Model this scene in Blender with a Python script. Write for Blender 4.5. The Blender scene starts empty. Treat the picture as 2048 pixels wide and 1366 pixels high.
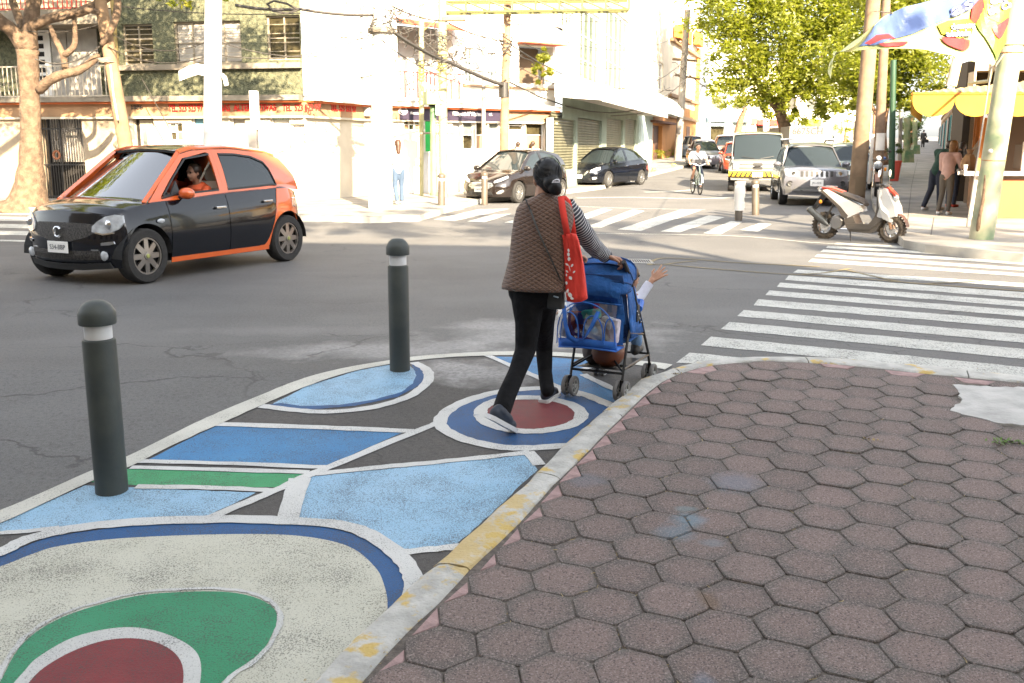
import bpy, bmesh, math, random
from mathutils import Vector, Matrix, Euler
from mathutils.geometry import tessellate_polygon
random.seed(7)
def seti(n, k, v): n.inputs[k].default_value = v
PI = math.pi
SC = bpy.context.scene
COL = SC.collection
CAM_Z = 1.6
FPX = 1970.0
PITCH = math.atan(391/1970)
cam_d = bpy.data.cameras.new('camera')
cam = bpy.data.objects.new('camera', cam_d); COL.objects.link(cam)
cam.location = (0, 0, CAM_Z); cam.rotation_euler = (PI/2-PITCH, 0, 0)
cam_d.sensor_width = 36; cam_d.lens = 36*FPX/2048
cam_d.clip_end = 1500; cam_d.clip_start = .05
cam_d.dof.use_dof = True; cam_d.dof.focus_distance = 6.3; cam_d.dof.aperture_fstop = 9
SC.camera = cam
SUN_D = Vector((-.34, 1, -.50)).normalized()          # direction the light travels
w = bpy.data.worlds.new('World'); SC.world = w; w.use_nodes = True
nt = w.node_tree; nt.nodes.clear()
sky = nt.nodes.new('ShaderNodeTexSky'); sky.sky_type = 'NISHITA'; sky.sun_disc = False
sky.sun_elevation = math.asin(-SUN_D.z); sky.sun_rotation = math.atan2(-SUN_D.x, -SUN_D.y)
sky.air_density = 1.0; sky.dust_density = 2.5; sky.ozone_density = 1.0
hs = nt.nodes.new('ShaderNodeHueSaturation'); seti(hs, 'Saturation', .30)
bg = nt.nodes.new('ShaderNodeBackground'); seti(bg, 1, .105)
wo = nt.nodes.new('ShaderNodeOutputWorld')
nt.links.new(sky.outputs[0], hs.inputs['Color']); nt.links.new(hs.outputs[0], bg.inputs[0]); nt.links.new(bg.outputs[0], wo.inputs[0])
sl = bpy.data.lights.new('sun', 'SUN'); sl.energy = 5.0; sl.angle = math.radians(.5); sl.color = (1, .82, .58)
sun = bpy.data.objects.new('sun', sl); COL.objects.link(sun); sun.location = (5, -20, 30)
sun.rotation_euler = SUN_D.to_track_quat('-Z', 'Y').to_euler()
vs = SC.view_settings; SC.display_settings.display_device = 'sRGB'
vs.view_transform = 'Standard'; vs.look = 'None'; vs.gamma = 1; vs.use_curve_mapping = False
vs.exposure = 2.72
SC.cycles.max_bounces = 6; SC.cycles.diffuse_bounces = 3; SC.cycles.glossy_bounces = 3
SC.cycles.transparent_max_bounces = 12; SC.cycles.transmission_bounces = 4
_c, _s = math.cos(PITCH), math.sin(PITCH)
def ray(px, py):
    r = (px-1024)/FPX; u = (683-py)/FPX
    return Vector((r, _c+u*_s, -_s+u*_c))
def zg(Y):
    if Y < 7: return .06*(Y-7)
    if Y > 150: return .025*112
    if Y > 38: return .025*(Y-38)
    return 0.0
def G(px, py, dz=0.0):
    d = ray(px, py)
    for a, b, y0, y1 in ((.06, -.42, -50, 7), (0, 0, 7, 38), (.025, -.95, 38, 150), (0, 2.8, 150, 1e6)):
        den = d.z/d.y-a
        if abs(den) < 1e-9: continue
        Y = (b+dz-CAM_Z)/den
        if y0 <= Y <= y1 and Y > 0: return Vector((d.x/d.y*Y, Y, CAM_Z+d.z/d.y*Y))
    Y = 150; return Vector((d.x/d.y*Y, Y, zg(Y)+dz))
def P(px, py, Y):
    d = ray(px, py); return Vector((d.x/d.y*Y, Y, CAM_Z+d.z/d.y*Y))
def PX(r, Y): return r*Y*_c/FPX      # pixel length at depth Y in metres
def _n(nt, t, **k):
    n = nt.nodes.new(t)
    for a, b in k.items(): setattr(n, a, b)
    return n
def mat(name, col, rough=.6, metal=0.0, var=.0, vscale=6.0, bump=.0, bscale=60.0, col2=None, coat=0.0, spec=.5, trans=0.0, alpha=1.0, emit=None, estr=1.0, rnd=0.0, bdist=.01, sheen=0.0, lo=.35, hi=.65, detail=4.0):
    m = bpy.data.materials.new(name); m.use_nodes = True
    nt = m.node_tree; b = nt.nodes['Principled BSDF']; L = nt.links.new
    seti(b, 'Base Color', (*col, 1)); seti(b, 'Roughness', rough)
    seti(b, 'Metallic', metal); seti(b, 'Coat Weight', coat)
    seti(b, 'Coat Roughness', .03)
    seti(b, 'Specular IOR Level', spec); seti(b, 'Transmission Weight', trans)
    seti(b, 'Alpha', alpha); seti(b, 'Sheen Weight', sheen)
    if emit: seti(b, 'Emission Color', (*emit, 1)); seti(b, 'Emission Strength', estr)
    tc = _n(nt, 'ShaderNodeTexCoord')
    last = None
    if var > 0 or col2:
        nz = _n(nt, 'ShaderNodeTexNoise'); seti(nz, 'Scale', vscale); seti(nz, 'Detail', detail)
        L(tc.outputs['Object'], nz.inputs['Vector'])
        mr = _n(nt, 'ShaderNodeMapRange'); seti(mr, 1, lo); seti(mr, 2, hi)
        L(nz.outputs[0], mr.inputs[0])
        mx = _n(nt, 'ShaderNodeMix', data_type='RGBA')
        c2 = col2 if col2 else tuple(c*(1-var) for c in col)
        c1 = col if col2 else tuple(min(1, c*(1+var*.6)) for c in col)
        seti(mx, 6, (*c1, 1)); seti(mx, 7, (*c2, 1))
        L(mr.outputs[0], mx.inputs[0]); last = mx.outputs[2]
    if rnd > 0:
        oi = _n(nt, 'ShaderNodeObjectInfo'); mr = _n(nt, 'ShaderNodeMapRange')
        seti(mr, 3, 1-rnd); seti(mr, 4, 1+rnd)
        L(oi.outputs['Random'], mr.inputs[0])
        vm = _n(nt, 'ShaderNodeVectorMath', operation='SCALE'); L(mr.outputs[0], vm.inputs['Scale'])
        if last: L(last, vm.inputs[0])
        else: seti(vm, 0, col)
        last = vm.outputs[0]
    if last: L(last, b.inputs['Base Color'])
    if bump > 0:
        nb = _n(nt, 'ShaderNodeTexNoise'); seti(nb, 'Scale', bscale); seti(nb, 'Detail', 5)
        L(tc.outputs['Object'], nb.inputs['Vector'])
        bp = _n(nt, 'ShaderNodeBump'); seti(bp, 'Strength', bump); seti(bp, 'Distance', bdist)
        L(nb.outputs[0], bp.inputs['Height']); L(bp.outputs[0], b.inputs['Normal'])
    return m
def tag(o, label=None, cat=None, group=None, kind=None):
    if label: o['label'] = label
    if cat: o['category'] = cat
    if group: o['group'] = group
    if kind: o['kind'] = kind
    return o
def thing(name, label, cat, loc=(0, 0, 0), rotz=0.0, group=None, kind=None):
    o = bpy.data.objects.new(name, None); COL.objects.link(o); o.empty_display_size = .2
    o.location = loc; o.rotation_euler = (0, 0, rotz)
    return tag(o, label, cat, group, kind)
class MB:
    def __init__(s): s.v = []; s.f = []; s.m = []; s.mi = 0
    def add(s, vs, fs):
        o = len(s.v); s.v += [Vector(v) for v in vs]
        for f in fs: s.f.append([i+o for i in f]); s.m.append(s.mi)
        return s
    def box(s, c, d, rz=0.0, rx=0.0, ry=0.0, taper=1.0):
        h = Vector(d)/2; R = Euler((rx, ry, rz)).to_matrix(); c = Vector(c); vs = []
        for z in (-1, 1):
            t = taper if z > 0 else 1
            for x, y in ((-1, -1), (1, -1), (1, 1), (-1, 1)): vs.append(c+R@Vector((x*h.x*t, y*h.y*t, z*h.z)))
        return s.add(vs, [(0, 3, 2, 1), (4, 5, 6, 7), (0, 1, 5, 4), (1, 2, 6, 5), (2, 3, 7, 6), (3, 0, 4, 7)])
    def tube(s, pts, r, n=8, cap=True, close=False):
        pts = [Vector(p) for p in pts]; k = len(pts)
        rs = r if isinstance(r, (list, tuple)) else [r]*k
        vs = []; prev = None
        for i, p in enumerate(pts):
            if close: t = pts[(i+1) % k]-pts[i-1]
            else: t = pts[min(i+1, k-1)]-pts[max(i-1, 0)]
            t = t.normalized() if t.length > 1e-9 else Vector((0, 0, 1))
            if prev is None: a = t.orthogonal().normalized()
            else:
                a = prev-t*prev.dot(t); a = a.normalized() if a.length > 1e-6 else t.orthogonal().normalized()
            prev = a; b = t.cross(a)
            for j in range(n):
                q = 2*PI*j/n; vs.append(p+(a*math.cos(q)+b*math.sin(q))*rs[i])
        fs = []
        for i in range(k if close else k-1):
            i2 = (i+1) % k
            for j in range(n): fs.append((i*n+j, i*n+(j+1) % n, i2*n+(j+1) % n, i2*n+j))
        if cap and not close: fs.append(tuple(range(n))[::-1]); fs.append(tuple((k-1)*n+j for j in range(n)))
        return s.add(vs, fs)
    def cyl(s, p0, p1, r0, r1=None, n=16): return s.tube([p0, p1], [r0, r0 if r1 is None else r1], n)
    def lathe(s, prof, c=(0, 0, 0), axis='Z', n=24, cap=True):
        c = Vector(c); vs = []
        for r, h in prof:
            for j in range(n):
                q = 2*PI*j/n; a, b = r*math.cos(q), r*math.sin(q)
                vs.append(c+(Vector((a, b, h)) if axis == 'Z' else Vector((a, h, b)) if axis == 'Y' else Vector((h, a, b))))
        k = len(prof); fs = []
        for i in range(k-1):
            for j in range(n): fs.append((i*n+j, i*n+(j+1) % n, (i+1)*n+(j+1) % n, (i+1)*n+j))
        if cap: fs.append(tuple(range(n))[::-1]); fs.append(tuple((k-1)*n+j for j in range(n)))
        return s.add(vs, fs)
    def ell(s, c, r, R=None, nu=14, nv=8):
        c = Vector(c); r = (r, r, r) if not hasattr(r, '__len__') else r; vs = []; fs = []
        for i in range(nv+1):
            a = PI*i/nv
            for j in range(nu):
                q = 2*PI*j/nu; v = Vector((r[0]*math.sin(a)*math.cos(q), r[1]*math.sin(a)*math.sin(q), r[2]*math.cos(a)))
                if R: v = R@v
                vs.append(c+v)
        for i in range(nv):
            for j in range(nu): fs.append((i*nu+j, (i+1)*nu+j, (i+1)*nu+(j+1) % nu, i*nu+(j+1) % nu))
        return s.add(vs, fs)
    def poly(s, pts): return s.add(pts, [tuple(range(len(pts)))])
    def prism(s, pts, ext, tri=False):
        pts = [Vector(p) for p in pts]; e = Vector(ext); n = len(pts)
        fs = []
        if tri:
            for t in tessellate_polygon([pts]): fs.append(tuple(t)); fs.append(tuple(i+n for i in t[::-1]))
        else: fs += [tuple(range(n))[::-1], tuple(range(n, 2*n))]
        for i in range(n): fs.append((i, (i+1) % n, n+(i+1) % n, n+i))
        return s.add(pts+[p+e for p in pts], fs)
    def grid(s, rows, close=False):
        n = len(rows[0]); vs = [p for r in rows for p in r]; fs = []
        for i in range(len(rows)-1):
            for j in range(n if close else n-1): fs.append((i*n+j, i*n+(j+1) % n, (i+1)*n+(j+1) % n, (i+1)*n+j))
        return s.add(vs, fs)
    def slab(s, rows, off):
        a = len(rows); n = len(rows[0]); s.grid(rows)
        off = Vector(off); r2 = [[Vector(p)+off for p in r] for r in rows]; s.grid([r[::-1] for r in r2])
        per = [(0, j) for j in range(n)]+[(i, n-1) for i in range(1, a)]+[(a-1, j) for j in range(n-2, -1, -1)]+[(i, 0) for i in range(a-2, 0, -1)]
        s.grid([[rows[i][j] for i, j in per], [r2[i][j] for i, j in per]], close=True)
        return s
    def build(s, name, m, parent=None, world=False, smooth=False, bevel=0.0, fix=True, **k):
        me = bpy.data.meshes.new(name)
        off = Vector((0, 0, 0))
        vs = s.v
        if world and parent is not None:
            M = Matrix.Translation(parent.location)@parent.rotation_euler.to_matrix().to_4x4(); Mi = M.inverted()
            vs = [Mi@v for v in vs]
        me.from_pydata([tuple(v) for v in vs], [], s.f)
        for x in (m if isinstance(m, (list, tuple)) else [m]): me.materials.append(x)
        me.polygons.foreach_set('material_index', s.m)
        if fix:
            bm = bmesh.new(); bm.from_mesh(me)
            bmesh.ops.remove_doubles(bm, verts=bm.verts, dist=1e-5)
            if bevel > 0:
                ed = [e for e in bm.edges if len(e.link_faces) == 2 and e.calc_face_angle(0) > .6]
                bmesh.ops.bevel(bm, geom=ed, offset=bevel, segments=2, affect='EDGES', profile=.6)
            bmesh.ops.recalc_face_normals(bm, faces=bm.faces); bm.to_mesh(me); bm.free()
        if smooth:
            me.polygons.foreach_set('use_smooth', [True]*len(me.polygons))
            if smooth != 'all': me.set_sharp_from_angle(angle=math.radians(38))
        me.update()
        o = bpy.data.objects.new(name, me); COL.objects.link(o)
        if parent is not None: o.parent = parent
        return tag(o, **k)
MB.wb = lambda s, n, m, p, **k: s.build(n, m, p, True, **k)
def copy_tree(o, parent=None):
    c = o.copy(); COL.objects.link(c); c.parent = parent
    for ch in list(o.children): copy_tree(ch, c)
    return c
def text_mesh(name, txt, size, m, M, parent=None, depth=.004, align='CENTER', sx=1.0, shear=0.0, bold=0.0, warp=None, **k):
    cu = bpy.data.curves.new(name, 'FONT'); cu.body = txt; cu.size = size; cu.extrude = depth; cu.align_x = align; cu.align_y = 'CENTER'
    cu.resolution_u = 3; cu.shear = shear; cu.offset = bold
    t = bpy.data.objects.new(name, cu); COL.objects.link(t)
    dg = bpy.context.evaluated_depsgraph_get(); me = bpy.data.meshes.new_from_object(t.evaluated_get(dg))
    bpy.data.objects.remove(t); me.name = name
    for v in me.vertices:
        p = Vector((v.co.x*sx, v.co.y, v.co.z))
        v.co = warp(p) if warp else M@p
    if parent is not None:
        Mi = (Matrix.Translation(parent.location)@parent.rotation_euler.to_matrix().to_4x4()).inverted()
        for v in me.vertices: v.co = Mi@v.co
    me.materials.clear(); me.materials.append(m)
    o = bpy.data.objects.new(name, me); COL.objects.link(o)
    if parent is not None: o.parent = parent
    return tag(o, **k)
def face_matrix(origin, right, up):
    r = Vector(right).normalized(); u = Vector(up); u = (u-r*u.dot(r)).normalized(); n = r.cross(u)
    return Matrix.Translation(origin)@Matrix((r, u, n)).transposed().to_4x4()
def organic(name, prims, voxel, m, parent=None, smooth=2, deform=None, **k):
    mb = MB()
    for p in prims:
        if p[0] == 'c':
            a, b = Vector(p[1]), Vector(p[2]); r0, r1 = p[3], p[4]
            L = (b-a).length; pts = []; rs = []
            t = (b-a).normalized() if L > 1e-6 else Vector((0, 0, 1))
            for q in (-1, -.8, -.5): pts.append(a+t*r0*q); rs.append(max(r0*math.sqrt(max(0, 1-q*q)), r0*.08))
            for q in (0, .5, 1): pts.append(a.lerp(b, q)); rs.append(r0+(r1-r0)*q)
            for q in (.5, .8, 1): pts.append(b+t*r1*q); rs.append(max(r1*math.sqrt(max(0, 1-q*q)), r1*.08))
            mb.tube(pts, rs, 12)
        else: mb.ell(p[1], p[2], p[3] if len(p) > 3 else None, 16, 10)
    me = bpy.data.meshes.new(name); me.from_pydata([tuple(v) for v in mb.v], [], mb.f)
    bm = bmesh.new(); bm.from_mesh(me); bmesh.ops.recalc_face_normals(bm, faces=bm.faces); bm.to_mesh(me); bm.free()
    o = bpy.data.objects.new(name, me); COL.objects.link(o)
    rm = o.modifiers.new('r', 'REMESH'); rm.mode = 'VOXEL'; rm.voxel_size = voxel; rm.use_smooth_shade = True
    if smooth: sm = o.modifiers.new('s', 'SMOOTH'); sm.iterations = smooth; sm.factor = .6
    dg = bpy.context.evaluated_depsgraph_get(); me2 = bpy.data.meshes.new_from_object(o.evaluated_get(dg))
    bpy.data.objects.remove(o); me2.name = name
    if deform:
        for v in me2.vertices: v.co = deform(v.co)
    if parent is not None:
        Mi = (Matrix.Translation(parent.location)@parent.rotation_euler.to_matrix().to_4x4()).inverted()
        for v in me2.vertices: v.co = Mi@v.co
    me2.materials.clear(); me2.materials.append(m)
    me2.polygons.foreach_set('use_smooth', [True]*len(me2.polygons))
    o = bpy.data.objects.new(name, me2); COL.objects.link(o)
    if parent is not None: o.parent = parent
    return tag(o, **k)
# ================================================================ GROUND
def road_material(name, base=(.075, .073, .072), stains=True):
    m = bpy.data.materials.new(name); m.use_nodes = True; nt = m.node_tree; b = nt.nodes['Principled BSDF']; L = nt.links.new
    seti(b, 'Roughness', .78); seti(b, 'Specular IOR Level', .35)
    tc = _n(nt, 'ShaderNodeTexCoord')
    def noise(sc, det=4, rough=.5, sv=(1, 1, 1)):
        mp = _n(nt, 'ShaderNodeMapping'); seti(mp, 'Scale', sv); L(tc.outputs['Object'], mp.inputs[0])
        n = _n(nt, 'ShaderNodeTexNoise'); seti(n, 'Scale', sc); seti(n, 'Detail', det); seti(n, 'Roughness', rough)
        L(mp.outputs[0], n.inputs['Vector']); return n.outputs[0]
    def ramp(src, a, c, lo=0.0, hi=1.0):
        r = _n(nt, 'ShaderNodeMapRange'); seti(r, 1, a); seti(r, 2, c); seti(r, 3, lo); seti(r, 4, hi)
        L(src, r.inputs[0]); return r.outputs[0]
    def mix(f, a, c, mode='MIX'):
        x = _n(nt, 'ShaderNodeMix', data_type='RGBA', blend_type=mode)
        if isinstance(f, float): seti(x, 0, f)
        else: L(f, x.inputs[0])
        for i, q in ((6, a), (7, c)):
            if isinstance(q, tuple): seti(x, i, (*q, 1))
            else: L(q, x.inputs[i])
        return x.outputs[2]
    def math_(op, a, c):
        x = _n(nt, 'ShaderNodeMath', operation=op)
        for i, q in ((0, a), (1, c)):
            if isinstance(q, float): seti(x, i, q)
            else: L(q, x.inputs[i])
        return x.outputs[0]
    big = ramp(noise(.45, 7, .6), .35, .65)
    streak = ramp(noise(.8, 4, .6, (.25, 1.6, 1)), .35, .7)
    c = mix(big, tuple(x*.86 for x in base), tuple(x*1.6 for x in base))
    c = mix(math_('MULTIPLY', streak, .45), c, tuple(x*.62 for x in base))
    grain = ramp(noise(170, 2, .7), .38, .66)
    c = mix(math_('MULTIPLY', grain, .55), c, tuple(min(1, x*2.6) for x in base))
    g2 = noise(38, 5, .8); c = mix(ramp(g2, .50, .68, 0, .55), c, tuple(min(1, x*2.0) for x in base)); c = mix(ramp(g2, .34, .47, .6, 0.0), c, tuple(x*.5 for x in base))
    v = _n(nt, 'ShaderNodeTexVoronoi'); seti(v, 'Scale', 130); L(tc.outputs['Object'], v.inputs['Vector'])
    c = mix(ramp(v.outputs['Distance'], .0, .22, .6, 0.0), c, tuple(x*.35 for x in base))
    # pale dust lying in patches, placed where it lies on the road
    if stains:
        for (cx, cy, rx, ry, s) in stains:
            mp = _n(nt, 'ShaderNodeMapping', vector_type='TEXTURE'); seti(mp, 'Location', (cx, cy, 0)); seti(mp, 'Scale', (rx, ry, 1000))
            L(tc.outputs['Object'], mp.inputs[0])
            ln = _n(nt, 'ShaderNodeVectorMath', operation='LENGTH'); L(mp.outputs[0], ln.inputs[0])
            d = math_('ADD', ln.outputs['Value'], math_('MULTIPLY', ramp(noise(2.2, 6, .65), .25, .75), .9))
            f = ramp(d, .75, 1.35, s, 0.0)
            f = math_('MULTIPLY', f, ramp(noise(28, 4, .7), .3, .6, .35, 1.0))
            c = mix(f, c, (.34, .33, .32))
    # cracks
    wv = _n(nt, 'ShaderNodeTexVoronoi', feature='DISTANCE_TO_EDGE'); seti(wv, 'Scale', .42)
    nz = _n(nt, 'ShaderNodeTexNoise'); seti(nz, 'Scale', 1.6); seti(nz, 'Detail', 7); L(tc.outputs['Object'], nz.inputs['Vector'])
    va = _n(nt, 'ShaderNodeVectorMath', operation='MULTIPLY_ADD'); seti(va, 1, (1.2, 1.2, 0))
    L(nz.outputs['Color'], va.inputs[0]); L(tc.outputs['Object'], va.inputs[2])
    mp = _n(nt, 'ShaderNodeMapping'); seti(mp, 'Scale', (.6, 1.3, 1)); L(va.outputs[0], mp.inputs[0]); L(mp.outputs[0], wv.inputs['Vector'])
    ck = ramp(wv.outputs['Distance'], .0012, .0062, 1.0, 0.0)
    ck = math_('MULTIPLY', ck, ramp(noise(.5, 3), .44, .56))
    c = mix(math_('MULTIPLY', ck, .5), c, (.025, .025, .025))
    L(c, b.inputs['Base Color'])
    bp = _n(nt, 'ShaderNodeBump'); seti(bp, 'Strength', .55); seti(bp, 'Distance', .006)
    h = math_('SUBTRACT', noise(150, 3, .7), math_('MULTIPLY', ck, 1.5)); L(h, bp.inputs['Height']); L(bp.outputs[0], b.inputs['Normal'])
    return m
def paint_material(name, col, wear=.30, col2=None, rough=.7, streak=False, fine=150.0, wlo=None):
    m = bpy.data.materials.new(name); m.use_nodes = True; nt = m.node_tree; b = nt.nodes['Principled BSDF']; L = nt.links.new
    seti(b, 'Roughness', rough); seti(b, 'Specular IOR Level', .3)
    tc = _n(nt, 'ShaderNodeTexCoord')
    def noise(sc, det, rg, sv=(1, 1, 1)):
        mp = _n(nt, 'ShaderNodeMapping'); seti(mp, 'Scale', sv); L(tc.outputs['Object'], mp.inputs[0])
        n = _n(nt, 'ShaderNodeTexNoise'); seti(n, 'Scale', sc); seti(n, 'Detail', det); seti(n, 'Roughness', rg)
        L(mp.outputs[0], n.inputs['Vector']); return n.outputs[0]
    def rng(src, a, c, lo, hi):
        r = _n(nt, 'ShaderNodeMapRange'); seti(r, 1, a); seti(r, 2, c); seti(r, 3, lo); seti(r, 4, hi)
        L(src, r.inputs[0]); return r.outputs[0]
    n1 = rng(noise(2.5, 5, .6), .3, .7, 0, 1)
    mx = _n(nt, 'ShaderNodeMix', data_type='RGBA'); L(n1, mx.inputs[0])
    c2 = col2 or tuple(x*.8 for x in col)
    seti(mx, 6, (*col, 1)); seti(mx, 7, (*c2, 1)); c = mx.outputs[2]
    if streak:
        s = rng(noise(6, 3, .6, (4, .35, 1)), .5, .75, 0, .5)
        m3 = _n(nt, 'ShaderNodeMix', data_type='RGBA'); L(s, m3.inputs[0]); L(c, m3.inputs[6]); seti(m3, 7, (*[x*.72 for x in col], 1)); c = m3.outputs[2]
    pit = noise(fine, 3, .65)
    amt = noise(4, 4, .6)
    ad = _n(nt, 'ShaderNodeMath', operation='MULTIPLY_ADD'); seti(ad, 1, .35); L(amt, ad.inputs[0]); L(pit, ad.inputs[2])
    t = wlo if wlo else .50+(1-wear)*.26
    f = rng(ad.outputs[0], t+.02, t+.10, 0, .7)
    m2 = _n(nt, 'ShaderNodeMix', data_type='RGBA'); L(f, m2.inputs[0]); L(c, m2.inputs[6]); seti(m2, 7, (.055, .053, .05, 1))
    L(m2.outputs[2], b.inputs['Base Color'])
    bp = _n(nt, 'ShaderNodeBump'); seti(bp, 'Strength', .5); seti(bp, 'Distance', .006); L(noise(120, 3, .7), bp.inputs['Height']); L(bp.outputs[0], b.inputs['Normal'])
    return m
g1 = G(940, 740); g2 = G(900, 690); g3 = G(1110, 665); g4 = G(770, 700)
M_road = road_material('asphalt', (.077, .076, .075), [(g1.x, g1.y, .75, .55, .9), (g4.x, g4.y, 1.3, .5, .7), (g3.x, g3.y, 1.4, 1.0, .7), (G(600, 660).x, G(600, 660).y, 1.2, .35, .18)])
def ground_sheet(name, pts, dz, m, parent=None, kinks=(7.0, 38.0, 150.0), sub=None, **k):
    bm = bmesh.new(); vs = [bm.verts.new((p[0], p[1], 0)) for p in pts]
    tris = tessellate_polygon([[Vector((p[0], p[1], 0)) for p in pts]])
    for t in tris:
        try: bm.faces.new([vs[i] for i in t])
        except ValueError: pass
    for y in kinks:
        bmesh.ops.bisect_plane(bm, geom=bm.verts[:]+bm.edges[:]+bm.faces[:], plane_co=(0, y, 0), plane_no=(0, 1, 0))
    for v in bm.verts: v.co.z = zg(v.co.y)+dz
    bmesh.ops.recalc_face_normals(bm, faces=bm.faces)
    for f in bm.faces:
        if f.normal.z < 0: f.normal_flip()
    me = bpy.data.meshes.new(name); bm.to_mesh(me); bm.free(); me.materials.append(m)
    o = bpy.data.objects.new(name, me); COL.objects.link(o)
    if parent is not None: o.parent = parent
    return tag(o, **k)
road = ground_sheet('road', [(-260, -60), (260, -60), (260, 400), (-260, 400)], 0, M_road, kind='structure')
def jit(pts, step=.05, amp=.006, closed=True, seed=1):
    rr = random.Random(seed); out = []; n = len(pts)
    for i in range(n if closed else n-1):
        a, b = Vector(pts[i][:2]), Vector(pts[(i+1) % n][:2]); d = (b-a).length; k = max(1, min(60, int(d/step)))
        nn = Vector((-(b-a).y, (b-a).x)).normalized() if d > 1e-6 else Vector((0, 0))
        for j in range(k): out.append(a.lerp(b, j/k)+nn*rr.uniform(-amp, amp)*(j > 0))
    if not closed: out.append(Vector(pts[-1][:2]))
    return out
def spline(px, n=5, closed=False):
    k = len(px); out = []
    for i in range(k if closed else k-1):
        q = [px[(i+d) % k] if closed else px[min(max(i+d, 0), k-1)] for d in (-1, 0, 1, 2)]
        for j in range(n):
            t = j/n
            out.append(tuple(.5*(2*q[1][a]+(q[2][a]-q[0][a])*t+(2*q[0][a]-5*q[1][a]+4*q[2][a]-q[3][a])*t*t+(3*q[1][a]-q[0][a]-3*q[2][a]+q[3][a])*t**3) for a in (0, 1)))
    if not closed: out.append(tuple(px[-1]))
    return out
def gp(px): return [G(*p).xy for p in px]
M_white = paint_material('white road paint', (.60, .60, .58), .10)
M_whiteold = paint_material('old white road paint', (.54, .54, .50), .32, (.43, .43, .40), streak=True, fine=70)
M_border = paint_material('cream kerb-line paint', (.56, .55, .49), .1)
M_lb = paint_material('light blue paint', (.24, .42, .58), .36, (.30, .47, .62))
M_mb = paint_material('mid blue paint', (.045, .175, .37), .34, (.06, .22, .43))
M_db = paint_material('dark blue paint', (.018, .075, .20), .3, (.028, .10, .25))
M_gr = paint_material('green paint', (.045, .27, .11), .34, (.06, .32, .15))
M_gr2 = paint_material('deep green paint', (.025, .20, .095), .34, (.04, .25, .13))
M_cream = paint_material('cream paint', (.46, .45, .37), .30, (.53, .52, .44))
M_red = paint_material('dark red paint', (.13, .022, .028), .34, (.21, .032, .036))
M_yel = paint_material('faded yellow road paint', (.32, .25, .12), .6)
lay = {'fill': .0030, 'fill2': .0045, 'line': .0060, 'line2': .0075}
seed = [10]
def paint(px, m, z='fill', curve=False, name='painted_patch', raw=False):
    seed[0] += 1
    p = spline(px, 5, True) if curve else px
    w = p if raw else gp(p)
    return ground_sheet(name, jit(w, .05, .005, True, seed[0]), lay[z]+.00001*seed[0], m, road)
def line(px, width, m, z='line', curve=True, name='painted_line', raw=False):
    seed[0] += 1
    p = spline(px, 5) if curve and len(px) > 2 and not raw else px
    w = [Vector(q[:2]) for q in (p if raw else gp(p))]; w = jit(w, .08, 0, False, 1)
    L_, R_ = [], []; rr = random.Random(seed[0])
    for i, q in enumerate(w):
        t = (w[min(i+1, len(w)-1)]-w[max(i-1, 0)]).normalized(); n = Vector((-t.y, t.x)); ww = width/2
        L_.append(q+n*(ww+rr.uniform(-.005, .005))); R_.append(q-n*(ww+rr.uniform(-.005, .005)))
    mb = MB(); dz = lay[z]+.00001*seed[0]
    mb.grid([[Vector((q.x, q.y, zg(q.y)+dz)) for q in L_], [Vector((q.x, q.y, zg(q.y)+dz)) for q in R_]])
    o = mb.build(name, m, road, fix=False); return o
KO = [(560, 1425), (628, 1366), (686, 1297), (779, 1212), (837, 1156), (901, 1102), (957, 1050), (1000, 1010), (1056, 963), (1117, 899), (1176, 846), (1220, 808), (1258, 779), (1281, 756), (1319, 744), (1360, 731), (1404, 720), (1450, 715), (1505, 712), (1564, 712), (1640, 713), (1702, 717), (1848, 729), (2048, 750), (2300, 780)]
KI = [(650, 1425), (726, 1360), (765, 1314), (820, 1254), (871, 1210), (938, 1138), (987, 1092), (1035, 1048), (1108, 966), (1149, 928), (1205, 870), (1266, 811), (1293, 785), (1325, 761), (1360, 745), (1395, 734), (1430, 728), (1464, 724), (1510, 722), (1564, 721), (1640, 725), (1702, 729), (1848, 745), (2048, 764), (2300, 797)]
bo = spline([(-120, 1062), (0, 1023), (90, 985), (177, 946), (254, 915), (330, 878), (413, 837), (519, 793), (608, 758), (691, 737), (767, 724), (826, 715), (915, 708), (1024, 704), (1117, 706), (1200, 713), (1249, 720), (1319, 727), (1345, 731)], 4)
bi = spline([(-120, 1090), (0, 1049), (90, 1008), (183, 965), (263, 934), (340, 895), (437, 851), (531, 809), (614, 774), (695, 747), (767, 732), (826, 723), (915, 715), (1024, 712), (1117, 714), (1200, 720), (1249, 728), (1310, 737), (1330, 741)], 4)
paint(bo+bi[::-1], M_border, 'line2', name='painted_border')
M_tar = road_material('dark asphalt of the painted corner', (.052, .049, .047), [(g1.x, g1.y, .8, .5, .95)])
inner = [(-120, 1075)]+bo[2:][::1]+[(1330, 742)]+[(1281, 770), (1220, 830), (1117, 930), (957, 1080), (779, 1240), (600, 1440), (-120, 1440)]
ground_sheet('painted_corner_base', gp(inner), .002, M_tar, road)
paint([(546, 808), (614, 773), (708, 744), (767, 732), (812, 728), (832, 742), (836, 755), (828, 770), (803, 787), (750, 802), (679, 812), (600, 815)], M_lb)
paint([(534, 811), (560, 807), (600, 813), (679, 811), (750, 800), (803, 785), (826, 768), (833, 752), (822, 728), (838, 731), (852, 750), (842, 770), (795, 795), (710, 813), (620, 821)], M_db, 'fill2')
line([(522, 813), (585, 821), (649, 825), (735, 818), (806, 799), (845, 776), (858, 757), (852, 740), (828, 726)], .075, M_white)
line([(428, 850), (600, 855), (826, 864)], .07, M_white)
paint([(440, 851), (810, 864), (655, 931), (295, 921), (350, 893), (400, 868)], M_mb)
line([(275, 924), (470, 929), (650, 936)], .05, M_white)
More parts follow.
